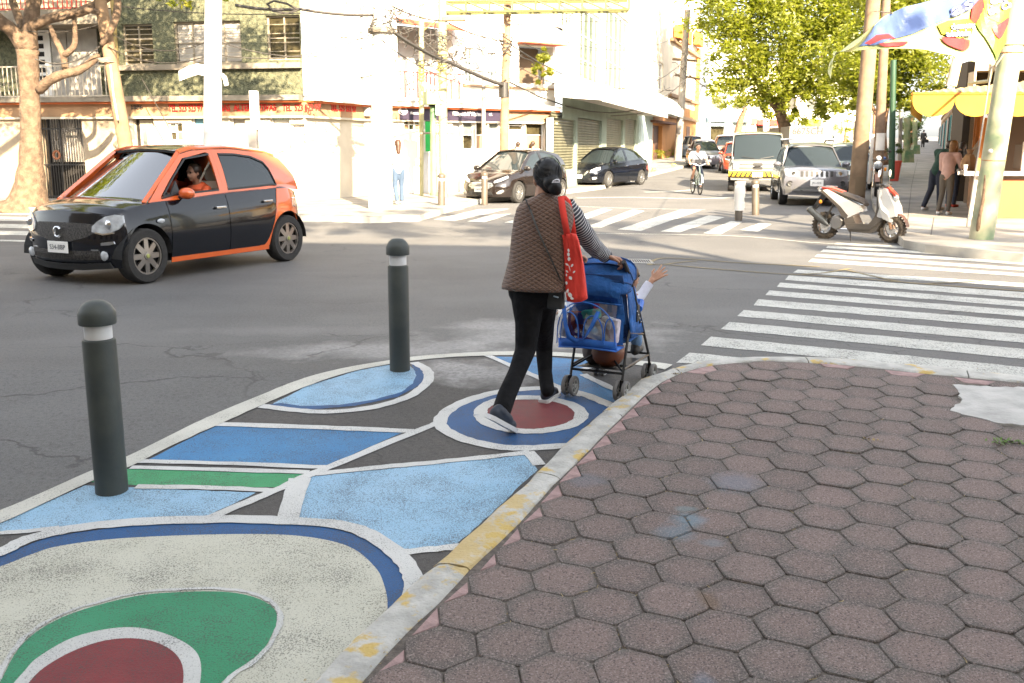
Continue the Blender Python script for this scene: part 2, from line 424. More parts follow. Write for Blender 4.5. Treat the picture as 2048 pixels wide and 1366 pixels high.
line([(262, 936), (440, 941), (618, 946)], .05, M_white)
paint([(256, 939), (608, 949), (555, 976), (289, 972), (180, 965)], M_gr)
line([(272, 975), (420, 977), (545, 983)], .05, M_white)
paint([(170, 972), (289, 977), (512, 986), (405, 1038), (240, 1046), (100, 1058), (-60, 1068), (-60, 1075), (0, 1048), (90, 1007)], M_lb)
line([(880, 846), (815, 871), (655, 937), (608, 956), (555, 981), (480, 1012), (405, 1044)], .06, M_white)
line([(600, 958), (590, 985), (575, 1045)], .11, M_white, curve=False)
line([(632, 949), (740, 938), (850, 928), (960, 917), (1060, 906)], .055, M_white)
line([(1057, 905), (1078, 932)], .07, M_white)
paint([(611, 955), (740, 942), (850, 932), (1048, 911), (1075, 940), (1000, 1012), (957, 1052), (905, 1096), (809, 1103), (756, 1078), (679, 1056), (584, 1046)], M_lb)
line([(800, 1107), (860, 1101), (920, 1095)], .055, M_white)
ow = [(-160, 1145), (-60, 1118), (0, 1107), (45, 1085), (95, 1070), (177, 1055), (295, 1045), (440, 1041), (561, 1043), (679, 1052), (735, 1070), (780, 1098), (812, 1130), (826, 1165), (820, 1215), (780, 1270)]
line(ow, .085, M_white, 'line2')
line([(-60, 1069), (0, 1068), (60, 1064), (118, 1057)], .04, M_white)
ob = [(-160, 1155), (0, 1112), (89, 1079), (165, 1065), (295, 1051), (472, 1047), (590, 1049), (679, 1061), (744, 1088), (791, 1127), (815, 1174), (812, 1230), (700, 1400), (560, 1440), (-160, 1440)]
paint(ob, M_db, 'fill', True)
oc = [(-160, 1185), (0, 1135), (59, 1112), (118, 1094), (236, 1079), (413, 1071), (561, 1071), (649, 1081), (708, 1100), (750, 1136), (767, 1168), (775, 1215), (760, 1280), (640, 1440), (-160, 1440)]
paint(oc, M_cream, 'fill2', True)
og = [(-30, 1440), (5, 1360), (35, 1304), (77, 1264), (148, 1228), (266, 1196), (354, 1187), (443, 1186), (502, 1195), (543, 1215), (555, 1239), (546, 1268), (519, 1310), (443, 1368), (400, 1440)]
paint(og, M_gr2, 'line', True)
gm = [(0, 1440), (18, 1385), (50, 1345), (77, 1318), (148, 1278), (236, 1259), (307, 1264), (370, 1289), (400, 1322), (398, 1380), (370, 1440)]
M_white2 = paint_material('worn white ring paint', (.55, .55, .53), .2)
line([(-38, 1440), (-5, 1362), (29, 1302), (72, 1260), (145, 1223), (264, 1191), (354, 1182), (445, 1181), (506, 1190), (549, 1212), (561, 1239), (552, 1270), (524, 1313), (448, 1371), (405, 1440)], .02, M_white2, 'line2')
paint(gm, M_white2, 'line2', True)
seed[0] += 3
gr_ = [(35, 1440), (60, 1368), (118, 1321), (195, 1289), (266, 1281), (325, 1294), (362, 1327), (365, 1380), (340, 1440)]
lay['top'] = .0090
paint(gr_, M_red, 'top', True)
ce = [(1224, 813), (1178, 794), (1131, 781), (1079, 778), (1012, 783), (955, 796), (906, 816), (880, 842), (891, 862), (935, 882), (995, 895), (1054, 898), (1131, 893), (1180, 884)]
paint([(1222, 811), (1178, 794), (1131, 781), (1079, 778), (1012, 783), (955, 796), (906, 816), (880, 842), (891, 862), (935, 882), (995, 895), (1054, 898), (1131, 893), (1175, 850), (1230, 806)], M_db, 'fill2')
line(ce[:-1]+[(1150, 891)], .085, M_white, 'line')
ci = [(960, 832), (968, 815), (1000, 802), (1050, 797), (1100, 800), (1145, 812), (1163, 830), (1150, 848), (1110, 860), (1060, 865), (1010, 860), (975, 848)]
paint(ci, M_red, 'line', curve=True)
line(ci+[ci[0]], .085, M_white, 'line2')
paint([(990, 714), (1100, 715), (1180, 722), (1215, 728), (1186, 735), (1158, 741), (1170, 752), (1222, 778), (1252, 786), (1232, 806), (1190, 798), (1124, 780), (1077, 757)], M_mb, 'fill')
line([(972, 711), (1030, 736), (1077, 757), (1125, 779), (1165, 793)], .06, M_white)
line([(1252, 726), (1187, 735), (1155, 742)], .055, M_white, curve=False)
line([(1166, 750), (1190, 762), (1226, 779), (1246, 788)], .06, M_white)
def Zc(x, y): return (1340+x/4.877, 480+y/4.877)
def Zr(x, y): return (1700+x/4.555, 480+y/4.555)
def stripe(tl, bl, tr, br, m=M_whiteold, ext=1.6, wob=.012, name='crosswalk_stripe'):
    a, b, c, d = [Vector(G(*q).xy) for q in (tl, bl, tr, br)]
    if ext: c = c+(c-a).normalized()*ext; d = d+(d-b).normalized()*ext
    seed[0] += 1; rr = random.Random(seed[0])
    top = jit([a, c], .12, wob, False, seed[0]); bot = jit([b, d], .12, wob, False, seed[0]+500)
    return ground_sheet(name, top+bot[::-1], lay['fill']+.00001*seed[0], m, road)
stripe(Zc(1245, 290), Zc(1200, 320), Zr(1585, 395), Zr(1585, 430))
stripe(Zc(1160, 347), Zc(1122, 392), Zr(1585, 478), Zr(1585, 534))
stripe(Zc(1075, 418), Zc(1042, 460), Zr(1585, 562), Zr(1585, 612))
stripe(Zc(970, 494), Zc(930, 540), Zr(1585, 645), Zr(1585, 700))
stripe(Zc(860, 580), Zc(815, 640), Zr(1585, 740), Zr(1585, 805))
stripe(Zc(720, 685), Zc(655, 745), Zr(1585, 862), Zr(1585, 940))
stripe(Zc(580, 803), Zc(495, 873), Zr(1585, 995), Zr(1585, 1088))
stripe(Zc(400, 945), Zc(300, 1030), Zr(1585, 1162), Zr(1585, 1262))
stripe(Zc(190, 1103), Zc(60, 1200), Zc(700, 1150), Zc(520, 1220), ext=0)
for k, (a, b) in enumerate((((1540, 60), (1520, 80)), ((1495, 95), (1465, 118)), ((1440, 140), (1410, 165)), ((1385, 185), (1350, 215)), ((1620, 28), (1600, 45)))):
    y0 = (150, 200, 255, 308, 112)[k]; stripe(Zc(*a), Zc(*b), Zr(1585, y0), Zr(1585, y0+26))
def Zf(x, y): return (840+x/2.56, 380+y/2.56)
for q in (((1340, 100), (1010, 203), (1440, 104), (1130, 210)), ((1480, 130), (1230, 213), (1560, 140), (1330, 218)), ((1090, 100), (850, 190), (1150, 108), (930, 193)),
          ((930, 95), (760, 150), (985, 100), (840, 155)), ((1590, 160), (1450, 222), (1650, 165), (1540, 228)), ((300, 100), (70, 152), (460, 96), (180, 158)), ((380, 125), (240, 162), (470, 122), (330, 166)),
          ((120, 98), (-60, 130), (230, 98), (30, 135)), ((1740, 170), (1640, 205), (1800, 175), (1730, 215)), ((640, 110), (430, 168), (720, 112), (520, 172))):
    a, b, c, d = [Zf(*p) for p in q]; paint([a, c, d, b], M_whiteold, 'fill', name='crosswalk_stripe')
line([Zf(800, 42), Zf(1100, 38), Zf(1400, 45), Zf(1750, 35)], .3, M_whiteold)
line([Zf(800, 85), Zf(1100, 95), Zf(1460, 102)], .12, M_whiteold)
line([Zf(1150, 12), Zf(1290, 8), Zf(1400, 0)], .3, M_whiteold)
line([Zf(560, 215+5), Zf(1560, 235), Zf(2000, 270), Zf(2300, 285)], .07, M_whiteold)
for y0, y1 in ((426, 430), (435, 443), (449, 457), (463, 471), (481, 484)): paint([(-40, y0-2), (60, y0), (60, y1), (-40, y1-2)], M_whiteold, 'fill', name='crosswalk_stripe')
line([Zf(1170, 385), Zf(1200, 360), Zf(1260, 350), Zf(1400, 356), Zf(1600, 372), Zf(1800, 382), Zf(2048, 395)], .055, M_yel)
line([Zf(1170, 385), Zf(1250, 383), Zf(1500, 405), Zf(1800, 428), Zf(2048, 441), Zf(2300, 460), Zf(2700, 492), Zf(3100, 520)], .05, M_yel)
line([Zf(1250, 383), Zf(1330, 372), Zf(1420, 365)], .05, M_yel)
line([Zc(1290, 335), Zc(1500, 325), Zc(1700, 290), Zc(1760, 282)], .06, M_yel)
line([Zc(1690, 290), Zr(500, 390), Zr(850, 395), Zr(1200, 375)], .05, M_yel)
gr = thing('drain_grate', 'slotted metal drain grate set in the road behind the pushchair handle', 'drain grate', G(1275, 523))
a, b, c, d = G(1242, 519), G(1300, 521), G(1308, 528), G(1246, 526)
mb = MB(); M_grate = mat('grate metal', (.35, .34, .32), .6, .3); M_hole = mat('drain dark', (.01, .01, .01), .9)
mb.add([v+Vector((0, 0, .004)) for v in (a, b, c, d)], [(0, 1, 2, 3)]); mb.wb('pit', M_hole, gr)
for i in range(13):
    t = (i+.1)/13; t2 = (i+.5)/13; mb = MB()
    mb.add([a.lerp(b, t)+Vector((0, 0, .014)), a.lerp(b, t2)+Vector((0, 0, .014)), d.lerp(c, t2)+Vector((0, 0, .014)), d.lerp(c, t)+Vector((0, 0, .014))], [(0, 1, 2, 3)]); mb.wb('bar', M_grate, gr)
mb = MB(); mb.tube([v+Vector((0, 0, .006)) for v in (a, b, c, d)], .014, 4, close=True); mb.wb('rim', M_grate, gr)
def zpv(Y): return .08+.06*(Y-7)
def GP(px, py, lift=0.0):
    d = ray(px, py); k = d.z/d.y; Y = (.08-.42+lift-CAM_Z)/(k-.06); return Vector((d.x/d.y*Y, Y, CAM_Z+k*Y))
def paver_material(name, pink, grey):
    m = bpy.data.materials.new(name); m.use_nodes = True; nt = m.node_tree; b = nt.nodes['Principled BSDF']; L = nt.links.new
    seti(b, 'Roughness', .85); seti(b, 'Specular IOR Level', .3)
    tc = _n(nt, 'ShaderNodeTexCoord'); gm = _n(nt, 'ShaderNodeNewGeometry'); oi = _n(nt, 'ShaderNodeObjectInfo')
    def noise(src, sc, det, rg):
        n = _n(nt, 'ShaderNodeTexNoise'); seti(n, 'Scale', sc); seti(n, 'Detail', det); seti(n, 'Roughness', rg)
        L(src, n.inputs['Vector']); return n.outputs[0]
    def rng(src, a, c, lo, hi):
        r = _n(nt, 'ShaderNodeMapRange'); seti(r, 1, a); seti(r, 2, c); seti(r, 3, lo); seti(r, 4, hi)
        L(src, r.inputs[0]); return r.outputs[0]
    def M2(op, a, c):
        x = _n(nt, 'ShaderNodeMath', operation=op)
        for i, q in ((0, a), (1, c)):
            if isinstance(q, float): seti(x, i, q)
            else: L(q, x.inputs[i])
        return x.outputs[0]
    def mix(f, a, c):
        x = _n(nt, 'ShaderNodeMix', data_type='RGBA')
        if isinstance(f, float): seti(x, 0, f)
        else: L(f, x.inputs[0])
        for i, q in ((6, a), (7, c)):
            if isinstance(q, tuple): seti(x, i, (*q, 1))
            else: L(q, x.inputs[i])
        return x.outputs[2]
    ln = _n(nt, 'ShaderNodeVectorMath', operation='LENGTH'); L(tc.outputs['Object'], ln.inputs[0])
    pos = gm.outputs['Position']
    d = M2('ADD', ln.outputs['Value'], M2('MULTIPLY', noise(pos, 11, 4, .65), .12))
    d = M2('ADD', d, M2('MULTIPLY', oi.outputs['Random'], .035))
    edge = rng(d, .150, .205, 0, .9)
    c = mix(edge, pink, grey)
    c = mix(rng(oi.outputs['Random'], .2, 1, .0, .5), c, (.115, .085, .076))
    c = mix(rng(noise(pos, 1.1, 4, .6), .4, .7, 0, .35), c, grey)
    c = mix(rng(noise(pos, 130, 2, .75), .52, .66, 0, .7), c, (.36, .29, .27))
    c = mix(rng(noise(pos, 115, 2, .75), .36, .47, .75, 0), c, (.04, .034, .032))
    # blue paint drips, rust stain
    for px, py, rx, ry, col, s in ((1378, 1040, .10, .05, (.16, .26, .33), .7), (1350, 1065, .11, .05, (.16, .24, .30), .55), (1470, 965, .16, .08, (.15, .19, .25), .55), (1425, 1085, .07, .025, (.17, .23, .27), .5), (1372, 1016, .07, .02, (.16, .25, .27), .6), (1418, 1200, .05, .05, (.16, .09, .04), .6), (1170, 960, .15, .06, (.15, .17, .21), .5), (1408, 1362, .05, .04, (.16, .20, .27), .5)):
        g = GP(px, py)
        mp = _n(nt, 'ShaderNodeMapping', vector_type='TEXTURE'); seti(mp, 'Location', (g.x, g.y, 0)); seti(mp, 'Scale', (rx, ry*2, 1000)); L(pos, mp.inputs[0])
        l2 = _n(nt, 'ShaderNodeVectorMath', operation='LENGTH'); L(mp.outputs[0], l2.inputs[0])
        f = rng(M2('ADD', l2.outputs['Value'], noise(pos, 16, 4, .6)), .9, 1.5, s*.65, 0.0); c = mix(f, c, col)
    L(c, b.inputs['Base Color'])
    bp = _n(nt, 'ShaderNodeBump'); seti(bp, 'Strength', .5); seti(bp, 'Distance', .005); L(noise(pos, 170, 3, .7), bp.inputs['Height']); L(bp.outputs[0], b.inputs['Normal'])
    return m
M_pav = paver_material('hexagonal concrete paver', (.192, .140, .126), (.108, .100, .091))
M_pink = mat('pink mortar', (.33, .22, .21), .85, 0, .25, 14, .6, 60, bdist=.01)
M_bed = mat('dusty mortar bed', (.125, .105, .09), .95, 0, .35, 25, .6, 90)
pave = MB()
kiw = [GP(*q) for q in KI]; kow = [GP(*q) for q in KO]
bp_ = [v for v in kiw]+[Vector((6.2, 7.05, 0)), Vector((7, 5, 0)), Vector((7, -3, 0)), Vector((-3.5, -3, 0)), Vector((-2.5, -.2, 0))]
tri = tessellate_polygon([[Vector((v.x, v.y, 0)) for v in bp_]])
pave.add([Vector((v.x, v.y, zpv(v.y)-.009)) for v in bp_], [tuple(t) for t in tri])
pavement = pave.build('pavement', M_bed, None, kind='structure')
def kerb_material():
    m = mat('kerb concrete', (.44, .43, .40), .85, 0, .22, 9, .7, 55, bdist=.012)
    nt = m.node_tree; b = nt.nodes['Principled BSDF']; L = nt.links.new
    src = b.inputs['Base Color'].links[0].from_socket; gm = _n(nt, 'ShaderNodeNewGeometry')
    n = _n(nt, 'ShaderNodeTexNoise'); seti(n, 'Scale', 5.2); seti(n, 'Detail', 6); seti(n, 'Roughness', .62); L(gm.outputs['Position'], n.inputs['Vector'])
    r = _n(nt, 'ShaderNodeMapRange'); seti(r, 1, .56); seti(r, 2, .63); L(n.outputs[0], r.inputs[0])
    mx = _n(nt, 'ShaderNodeMix', data_type='RGBA'); L(r.outputs[0], mx.inputs[0]); L(src, mx.inputs[6]); seti(mx, 7, (.50, .36, .12, 1))
    g = GP(985, 1075); mp = _n(nt, 'ShaderNodeMapping', vector_type='TEXTURE'); seti(mp, 'Location', (g.x, g.y, 0)); seti(mp, 'Scale', (.38, .75, 1000)); L(gm.outputs['Position'], mp.inputs[0])
    l2 = _n(nt, 'ShaderNodeVectorMath', operation='LENGTH'); L(mp.outputs[0], l2.inputs[0])
    ad = _n(nt, 'ShaderNodeMath', operation='MULTIPLY_ADD'); seti(ad, 1, 5.0); L(n.outputs[0], ad.inputs[0]); L(l2.outputs['Value'], ad.inputs[2])
    r2 = _n(nt, 'ShaderNodeMapRange'); seti(r2, 1, 2.85); seti(r2, 2, 3.2); seti(r2, 3, .8); seti(r2, 4, 0); L(ad.outputs[0], r2.inputs[0])
    m2 = _n(nt, 'ShaderNodeMix', data_type='RGBA'); L(r2.outputs[0], m2.inputs[0]); L(mx.outputs[2], m2.inputs[6]); seti(m2, 7, (.50, .36, .13, 1))
    L(m2.outputs[2], b.inputs['Base Color']); return m
M_kerb = kerb_material()
def resample(pts, n):
    d = [0]
    for a, b in zip(pts, pts[1:]): d.append(d[-1]+(b-a).length)
    out = []; j = 0
    for i in range(n):
        t = d[-1]*i/(n-1)
        while j < len(d)-2 and d[j+1] < t: j += 1
        out.append(pts[j].lerp(pts[j+1], (t-d[j])/max(1e-9, d[j+1]-d[j])))
    return out
kerb = MB(); kerb.add([Vector((-2.6, .2, -.45))]*3, [])
kerb_root = thing('kerb', None, None, (kow[0].x, kow[0].y, 0)); kerb_root['kind'] = 'structure'
no, ni = resample(kow, 85), resample(kiw, 85)
rk = random.Random(3); step = 12
for s in range(0, 84, step):
    e = min(s+step, 84); mb = MB(); rows = []
    for i in range(s, e+1):
        a, b = no[i], ni[i]; t = (no[min(i+1, 84)]-no[max(i-1, 0)]).normalized()
        if i == s: a = a+t*.004; b = b+t*.004
        if i == e: a = a-t*.004; b = b-t*.004
        u = (b-a).normalized(); w = [rk.uniform(-.007, .007) for _ in range(6)]
        rows.append([a-u*.012+Vector((0, 0, -.16)), a-u*(.012+w[0])+Vector((0, 0, -.02)), a+u*(.012+w[1])+Vector((0, 0, -.002+w[5]*.3)), a.lerp(b, .35)+Vector((0, 0, .003+w[2]*.5)), a.lerp(b, .7)+Vector((0, 0, .003+w[3]*.5)), b-u*(.012+w[4])+Vector((0, 0, .001)), b-u*(.001-w[0]*.4)+Vector((0, 0, -.008)), b+Vector((0, 0, -.12))])
    mb.grid(rows); n8 = 8; mb.poly(rows[0]); mb.poly(rows[-1][::-1]); mb.wb('kerb_stone', M_kerb, kerb_root, smooth=True)
S_T, TH, X0, Y0 = .25877, .11067, 1.2947, 4.5249
R_T = S_T/math.sqrt(3)
def hex_pts(r, jr=None):
    out = []
    for i in range(6):
        a = TH+PI/6+i*PI/3; q = r*(1+(jr.uniform(-.022, .022) if jr else 0)); out.append(Vector((q*math.cos(a), q*math.sin(a))))
    return out
def slab_tile(poly, th=.05, inset=.004, drop=.005, rough=0.0, rnd=None):
    n = len(poly); c = sum(poly, Vector((0, 0)))/n
    top = [p+(c-p).normalized()*inset for p in poly]
    mb = MB()
    mb.add([Vector((p.x, p.y, 0)) for p in top]+[Vector((p.x, p.y, -drop)) for p in poly]+[Vector((p.x, p.y, -th)) for p in poly], [tuple(range(n))]+[(i, (i+1) % n, n+(i+1) % n, n+i)[::-1] for i in range(n)]+[(n+i, n+(i+1) % n, 2*n+(i+1) % n, 2*n+i)[::-1] for i in range(n)])
    return mb
tile_meshes = []
rt = random.Random(11)
def round_hex(r, jr):
    h = hex_pts(r, jr); out = []
    for i in range(6):
        p = h[i]; a = h[i-1]; b = h[(i+1) % 6]; out.append(p+(a-p)*.09); out.append(p+(b-p)*.09)
    return out
for k in range(10):
    o = slab_tile(round_hex(R_T*.986, rt)).build('hexagonal_tile', M_pav, None, smooth=False); tile_meshes.append(o.data); bpy.data.objects.remove(o)
a_ = Vector((math.cos(TH), math.sin(TH)))*S_T; b_ = Vector((math.cos(TH-2*PI/3), math.sin(TH-2*PI/3)))*S_T
kl = [Vector((v.x, v.y)) for v in kiw]
def clip(poly, A, B):
    t = B-A; n = Vector((t.y, -t.x)); out = []
    for i in range(len(poly)):
        p, q = poly[i], poly[(i+1) % len(poly)]; dp, dq = (p-A).dot(n), (q-A).dot(n)
        if dp >= 0: out.append(p)
        if dp*dq < 0: out.append(p+(q-p)*(dp/(dp-dq)))
    return out
pv2 = [Vector((v.x, v.y)) for v in bp_]
def in_poly(p, poly):
    c = False
    for i in range(len(poly)):
        a, b = poly[i-1], poly[i]
        if (a.y > p.y) != (b.y > p.y) and p.x < (b.x-a.x)*(p.y-a.y)/(b.y-a.y)+a.x: c = not c
    return c
def inside(p): return in_poly(p, pv2)
patch_c = Vector((G(2010, 805).x, 6.35)); cand = []
pg = [GP(*q) for q in ((1905, 770), (1925, 800), (1900, 822), (1955, 836), (1990, 846), (2060, 852), (2150, 850), (2200, 800), (2100, 775), (2000, 775))]
pg = [Vector((p.x, p.y)) for p in pg]
for i in range(-30, 40):
    for j in range(-25, 30):
        c = Vector((X0, Y0))+a_*i+b_*j
        if not (-1.6 < c.x < 6.0 and 1.3 < c.y < 8.2): continue
        near = min(((c-A)-(B-A)*max(0, min(1, (c-A).dot(B-A)/(B-A).length_squared))).length for A, B in zip(kl, kl[1:]))
        ins = inside(c)
        if not ins and near > R_T: continue
        # projected position, to know which tiles the picture shows
        v = Vector((c.x, c.y, zpv(c.y)))-Vector((0, 0, CAM_Z)); fw = v.y*_c-v.z*_s; up = v.y*_s+v.z*_c
        x, y = 1024+FPX*v.x/fw, 683-FPX*up/fw
        if y > 1600 or x > 2400 or x < -200: continue
        cand.append((c.y, c, near, x < 2120 and y < 1460))
cand.sort(key=lambda t: t[0]); pos = rt
slope = math.atan(.06); count = [0, 0]; rest = MB(); pinks = []
for _, c, near, vis in cand:
    if in_poly(c, [q*1.0 for q in pg]): continue
    dz = rt.uniform(-.005, .004); rx, ry = rt.uniform(-.016, .016), rt.uniform(-.016, .016); z = zpv(c.y)+dz
    if near < R_T*1.06:
        poly = [c+p for p in round_hex(R_T*.986, rt)]
        for A, B in zip(kl, kl[1:]):
            t = B-A; u = (c-A).dot(t)/t.length_squared
            if -1.2 < u < 2.2: poly = clip(poly, A-Vector((-t.y, t.x)).normalized()*.012, B-Vector((-t.y, t.x)).normalized()*.012)
            if len(poly) < 3: break
        if len(poly) < 3: continue
        area = abs(sum(poly[k-1].x*poly[k].y-poly[k].x*poly[k-1].y for k in range(len(poly))))/2
        if area < .002: continue
        cc = sum(poly, Vector((0, 0)))/len(poly); full = area > .040
        mb = slab_tile([p-cc for p in poly], inset=.005); o = mb.build('cut_tile', M_pav if full else M_pink, pavement)
        o.location = (cc.x, cc.y, zpv(cc.y)+dz-.002); o.rotation_euler = (slope, 0, 0)
        continue
    if count[0] < 296 and vis:
        o = bpy.data.objects.new('hexagonal_tile', tile_meshes[rt.randrange(10)]); COL.objects.link(o); o.parent = pavement
        o.location = (c.x, c.y, z); o.rotation_euler = (slope+rx*.5, ry*.5, 0); count[0] += 1
    else:
        h = round_hex(R_T*.986, rt); n = len(h); q = slab_tile(h); rest.add([v+Vector((c.x, c.y, z)) for v in q.v], q.f); count[1] += 1
if rest.v: rest.build('hexagonal_tile_field', M_pav, pavement, kind='stuff')
print('tiles', count)
M_conc = mat('pale concrete patch', (.42, .41, .39), .9, 0, .25, 5, .6, 40, bdist=.01)
mb = MB(); pj = jit(pg, .04, .012, True, 5); n = len(pj)
tr = tessellate_polygon([[Vector((p.x, p.y, 0)) for p in pj]])
mb.add([Vector((p.x, p.y, zpv(p.y)+.004)) for p in pj]+[Vector((p.x, p.y, zpv(p.y)-.02)) for p in pj], [tuple(t) for t in tr]+[(i, (i+1) % n, n+(i+1) % n, n+i) for i in range(n)])
mb.build('concrete_patch', M_conc, pavement)
M_dry = mat('dry grass bits', (.34, .26, .13), .9, 0, .4, 30)
M_weed = mat('weed leaf', (.12, .20, .04), .7)
mb = MB(); rl = random.Random(21)
vis_c = [c for _, c, nr, v in cand if v and nr > R_T]
for _ in range(620):
    c = rl.choice(vis_c); h = hex_pts(R_T); e = rl.randrange(6); p = c+h[e].lerp(h[(e+1) % 6], rl.random())
    if rl.random() < .55 and math.sin(c.x*3.1)+math.cos(c.y*2.7) < .2: continue
    a = rl.uniform(0, PI); L_ = rl.uniform(.005, .02); w = rl.uniform(.0008, .002); z = zpv(p.y)+rl.uniform(-.008, -.002)
    d = Vector((math.cos(a), math.sin(a), rl.uniform(-.1, .1)))*L_; s = Vector((-math.sin(a), math.cos(a), 0))*w; p3 = Vector((p.x, p.y, z))
    mb.add([p3-d-s, p3+d-s, p3+d+s+Vector((0, 0, .002)), p3-d+s], [(0, 1, 2, 3)])
mb.build('dry_grass_bits', M_dry, None, kind='stuff', fix=False)
def weed(name, g, n, spread, m, label, seed_, size=.03):
    r = random.Random(seed_); mb = MB()
    for _ in range(n):
        p = g+Vector((r.gauss(0, spread), r.gauss(0, spread*.6), 0)); a = r.uniform(0, 2*PI); t = r.uniform(.15, .9)
        d = Vector((math.cos(a)*math.cos(t), math.sin(a)*math.cos(t), math.sin(t)))*size*r.uniform(.5, 1.3); s = Vector((-math.sin(a), math.cos(a), 0))*size*.22
        mb.add([p, p+d*.5-s, p+d, p+d*.5+s], [(0, 1, 2, 3)])
    return tag(mb.build(name, m, None, fix=False), label, 'weed')
weed('weed', GP(2008, 885), 60, .05, M_weed, 'small green weed growing in the paving joint below the pale concrete patch', 3)
weed('weed', GP(1745, 882), 26, .03, M_dry, 'tuft of dry straw in the paving joint left of the green weed', 4, .022)
weed('weed', GP(1352, 748), 20, .02, M_dry, 'dry tuft at the inner edge of the kerb bend nearest the pushchair wheels', 5, .02)
mb = MB()
for _ in range(260):
    i = rl.randrange(84); q = ni[i].lerp(ni[i+1], rl.random()) if rl.random() < .75 else no[i]-(ni[i]-no[i]).normalized()*.03
    q = q+Vector((rl.gauss(0, .008), rl.gauss(0, .008), .003)); a = rl.uniform(0, PI); l = rl.uniform(.003, .010)
    mb.add([q+Vector((math.cos(a+k*PI/2)*l*(1 if k % 2 else .4), math.sin(a+k*PI/2)*l*(1 if k % 2 else .4), .001*k)) for k in range(4)], [(0, 1, 2, 3)])
mb.build('kerb_litter', M_dry, None, kind='stuff', fix=False)
M_side = mat('pale concrete pavement', (.24, .225, .20), .9, 0, .3, 1.2, .5, 40)
M_kerb2 = mat('far kerb stone', (.38, .36, .32), .9, 0, .25, 2)
def raised(name, pts, h=.13, m=M_side):
    o = ground_sheet(name, pts, h, m, kind='structure')
    w = [Vector(p) for p in pts]; mb = MB()
    for i in range(len(w)):
        a, b = w[i], w[(i+1) % len(w)]; k = max(1, int((b-a).length/4)); row = [a.lerp(b, j/k) for j in range(k+1)]
        mb.grid([[Vector((q.x, q.y, zg(q.y)+h+.002)) for q in row], [Vector((q.x, q.y, zg(q.y)-.05)) for q in row]])
    mb.build('kerb_face', M_kerb2, o); return o
def gz(px, py, h=.13):
    v = G(px, py, h); return (v.x, v.y)
left_edge = [(-60, 23.5), gz(-200, 412), gz(0, 414), gz(300, 420), gz(600, 430), gz(740, 434), gz(840, 430), gz(905, 412), gz(960, 398), gz(1080, 386), gz(1200, 372), gz(1272, 354), gz(1330, 340), gz(1389, 326), (30, 100), (40, 140)]
raised('far_pavement', left_edge+[(15, 145), (-30, 80), (-80, 60)])
right_edge = [gz(2048, 508), gz(1930, 497), gz(1850, 489), gz(1808, 480), gz(1785, 462), gz(1768, 440), gz(1745, 405), gz(1742, 372), gz(1760, 345), gz(1790, 316), (70, 180)]
right_pavement = raised('kiosk_pavement', [(60, 12), (14, 13.2)]+right_edge+[(110, 180), (110, 20)])
M_joint = mat('joint', (.06, .055, .05), .95)
def gj(px, py): return G(px, py, .134)
for a, b in (((1815, 445), (1823, 372)), ((1823, 372), (1835, 318)), ((1795, 398), (1905, 388)), ((1830, 345), (1900, 341)), ((1800, 355), (1868, 352)), ((1862, 470), (1868, 435))):
    A, B = gj(*a), gj(*b); t = (B-A).normalized(); n = Vector((-t.y, t.x, 0))*.007
    MB().add([A-n, B-n, B+n, A+n], [(0, 1, 2, 3)]).build('paving_joint', M_joint, right_pavement)
# ================================================================ BUILDINGS
class Fac:
    def __init__(s, A, B):
        s.A = Vector((A[0], A[1], 0)); s.d = (Vector((B[0], B[1], 0))-s.A); s.L = s.d.length; s.d.normalize()
        s.n = Vector((s.d.y, -s.d.x, 0))
    def uz(s, px, py, off=0.0):
        r = ray(px, py); o = Vector((0, 0, CAM_Z)); A = s.A+s.n*off
        t = (A-o).dot(s.n)/r.dot(s.n); p = o+r*t
        return (p-s.A).dot(s.d), p.z
    def pt(s, u, z, off=0.0): return s.A+s.d*u+s.n*off+Vector((0, 0, z))
    def rect(s, x0, y0, x1, y1, off=0.0):
        ym = (y0+y1)/2; xm = (x0+x1)/2
        u0 = s.uz(x0, ym, off)[0]; u1 = s.uz(x1, ym, off)[0]; z1 = s.uz(xm, y0, off)[1]; z0 = s.uz(xm, y1, off)[1]
        return u0, u1, z0, z1
    def box(s, mb, u0, u1, z0, z1, o0, o1):
        q = [s.pt(u, z, o) for z in (z0, z1) for u, o in ((u0, o0), (u1, o0), (u1, o1), (u0, o1))]
        return mb.add(q, [(0, 3, 2, 1), (4, 5, 6, 7), (0, 1, 5, 4), (1, 2, 6, 5), (2, 3, 7, 6), (3, 0, 4, 7)])
    def wall(s, mb, u0, u1, z0, z1, holes, depth=.22):
        us = sorted({u0, u1, *[h[0] for h in holes], *[h[1] for h in holes]}); zs = sorted({z0, z1, *[h[2] for h in holes], *[h[3] for h in holes]})
        us = [u for u in us if u0 <= u <= u1]; zs = [z for z in zs if z0 <= z <= z1]
        for a, b in zip(us, us[1:]):
            for c, d in zip(zs, zs[1:]):
                mu, mz = (a+b)/2, (c+d)/2
                if any(h[0] < mu < h[1] and h[2] < mz < h[3] for h in holes): continue
                mb.add([s.pt(a, c), s.pt(b, c), s.pt(b, d), s.pt(a, d)], [(0, 1, 2, 3)])
        for h in holes:
            a, b, c, d = h
            for p, q in (((a, c), (b, c)), ((b, c), (b, d)), ((b, d), (a, d)), ((a, d), (a, c))):
                mb.add([s.pt(*p), s.pt(*q), s.pt(*q, -depth), s.pt(*p, -depth)], [(0, 1, 2, 3)])
        return mb
M_beige = mat('warm beige render', (.30, .24, .17), .9, 0, .22, 1.5, .4, 30)
M_creamw = mat('cream wall', (.42, .37, .29), .9, 0, .12, 1.2, .3, 25)
M_whitew = mat('white painted wall', (.60, .57, .52), .85, 0, .08, 1.5, .3, 25)
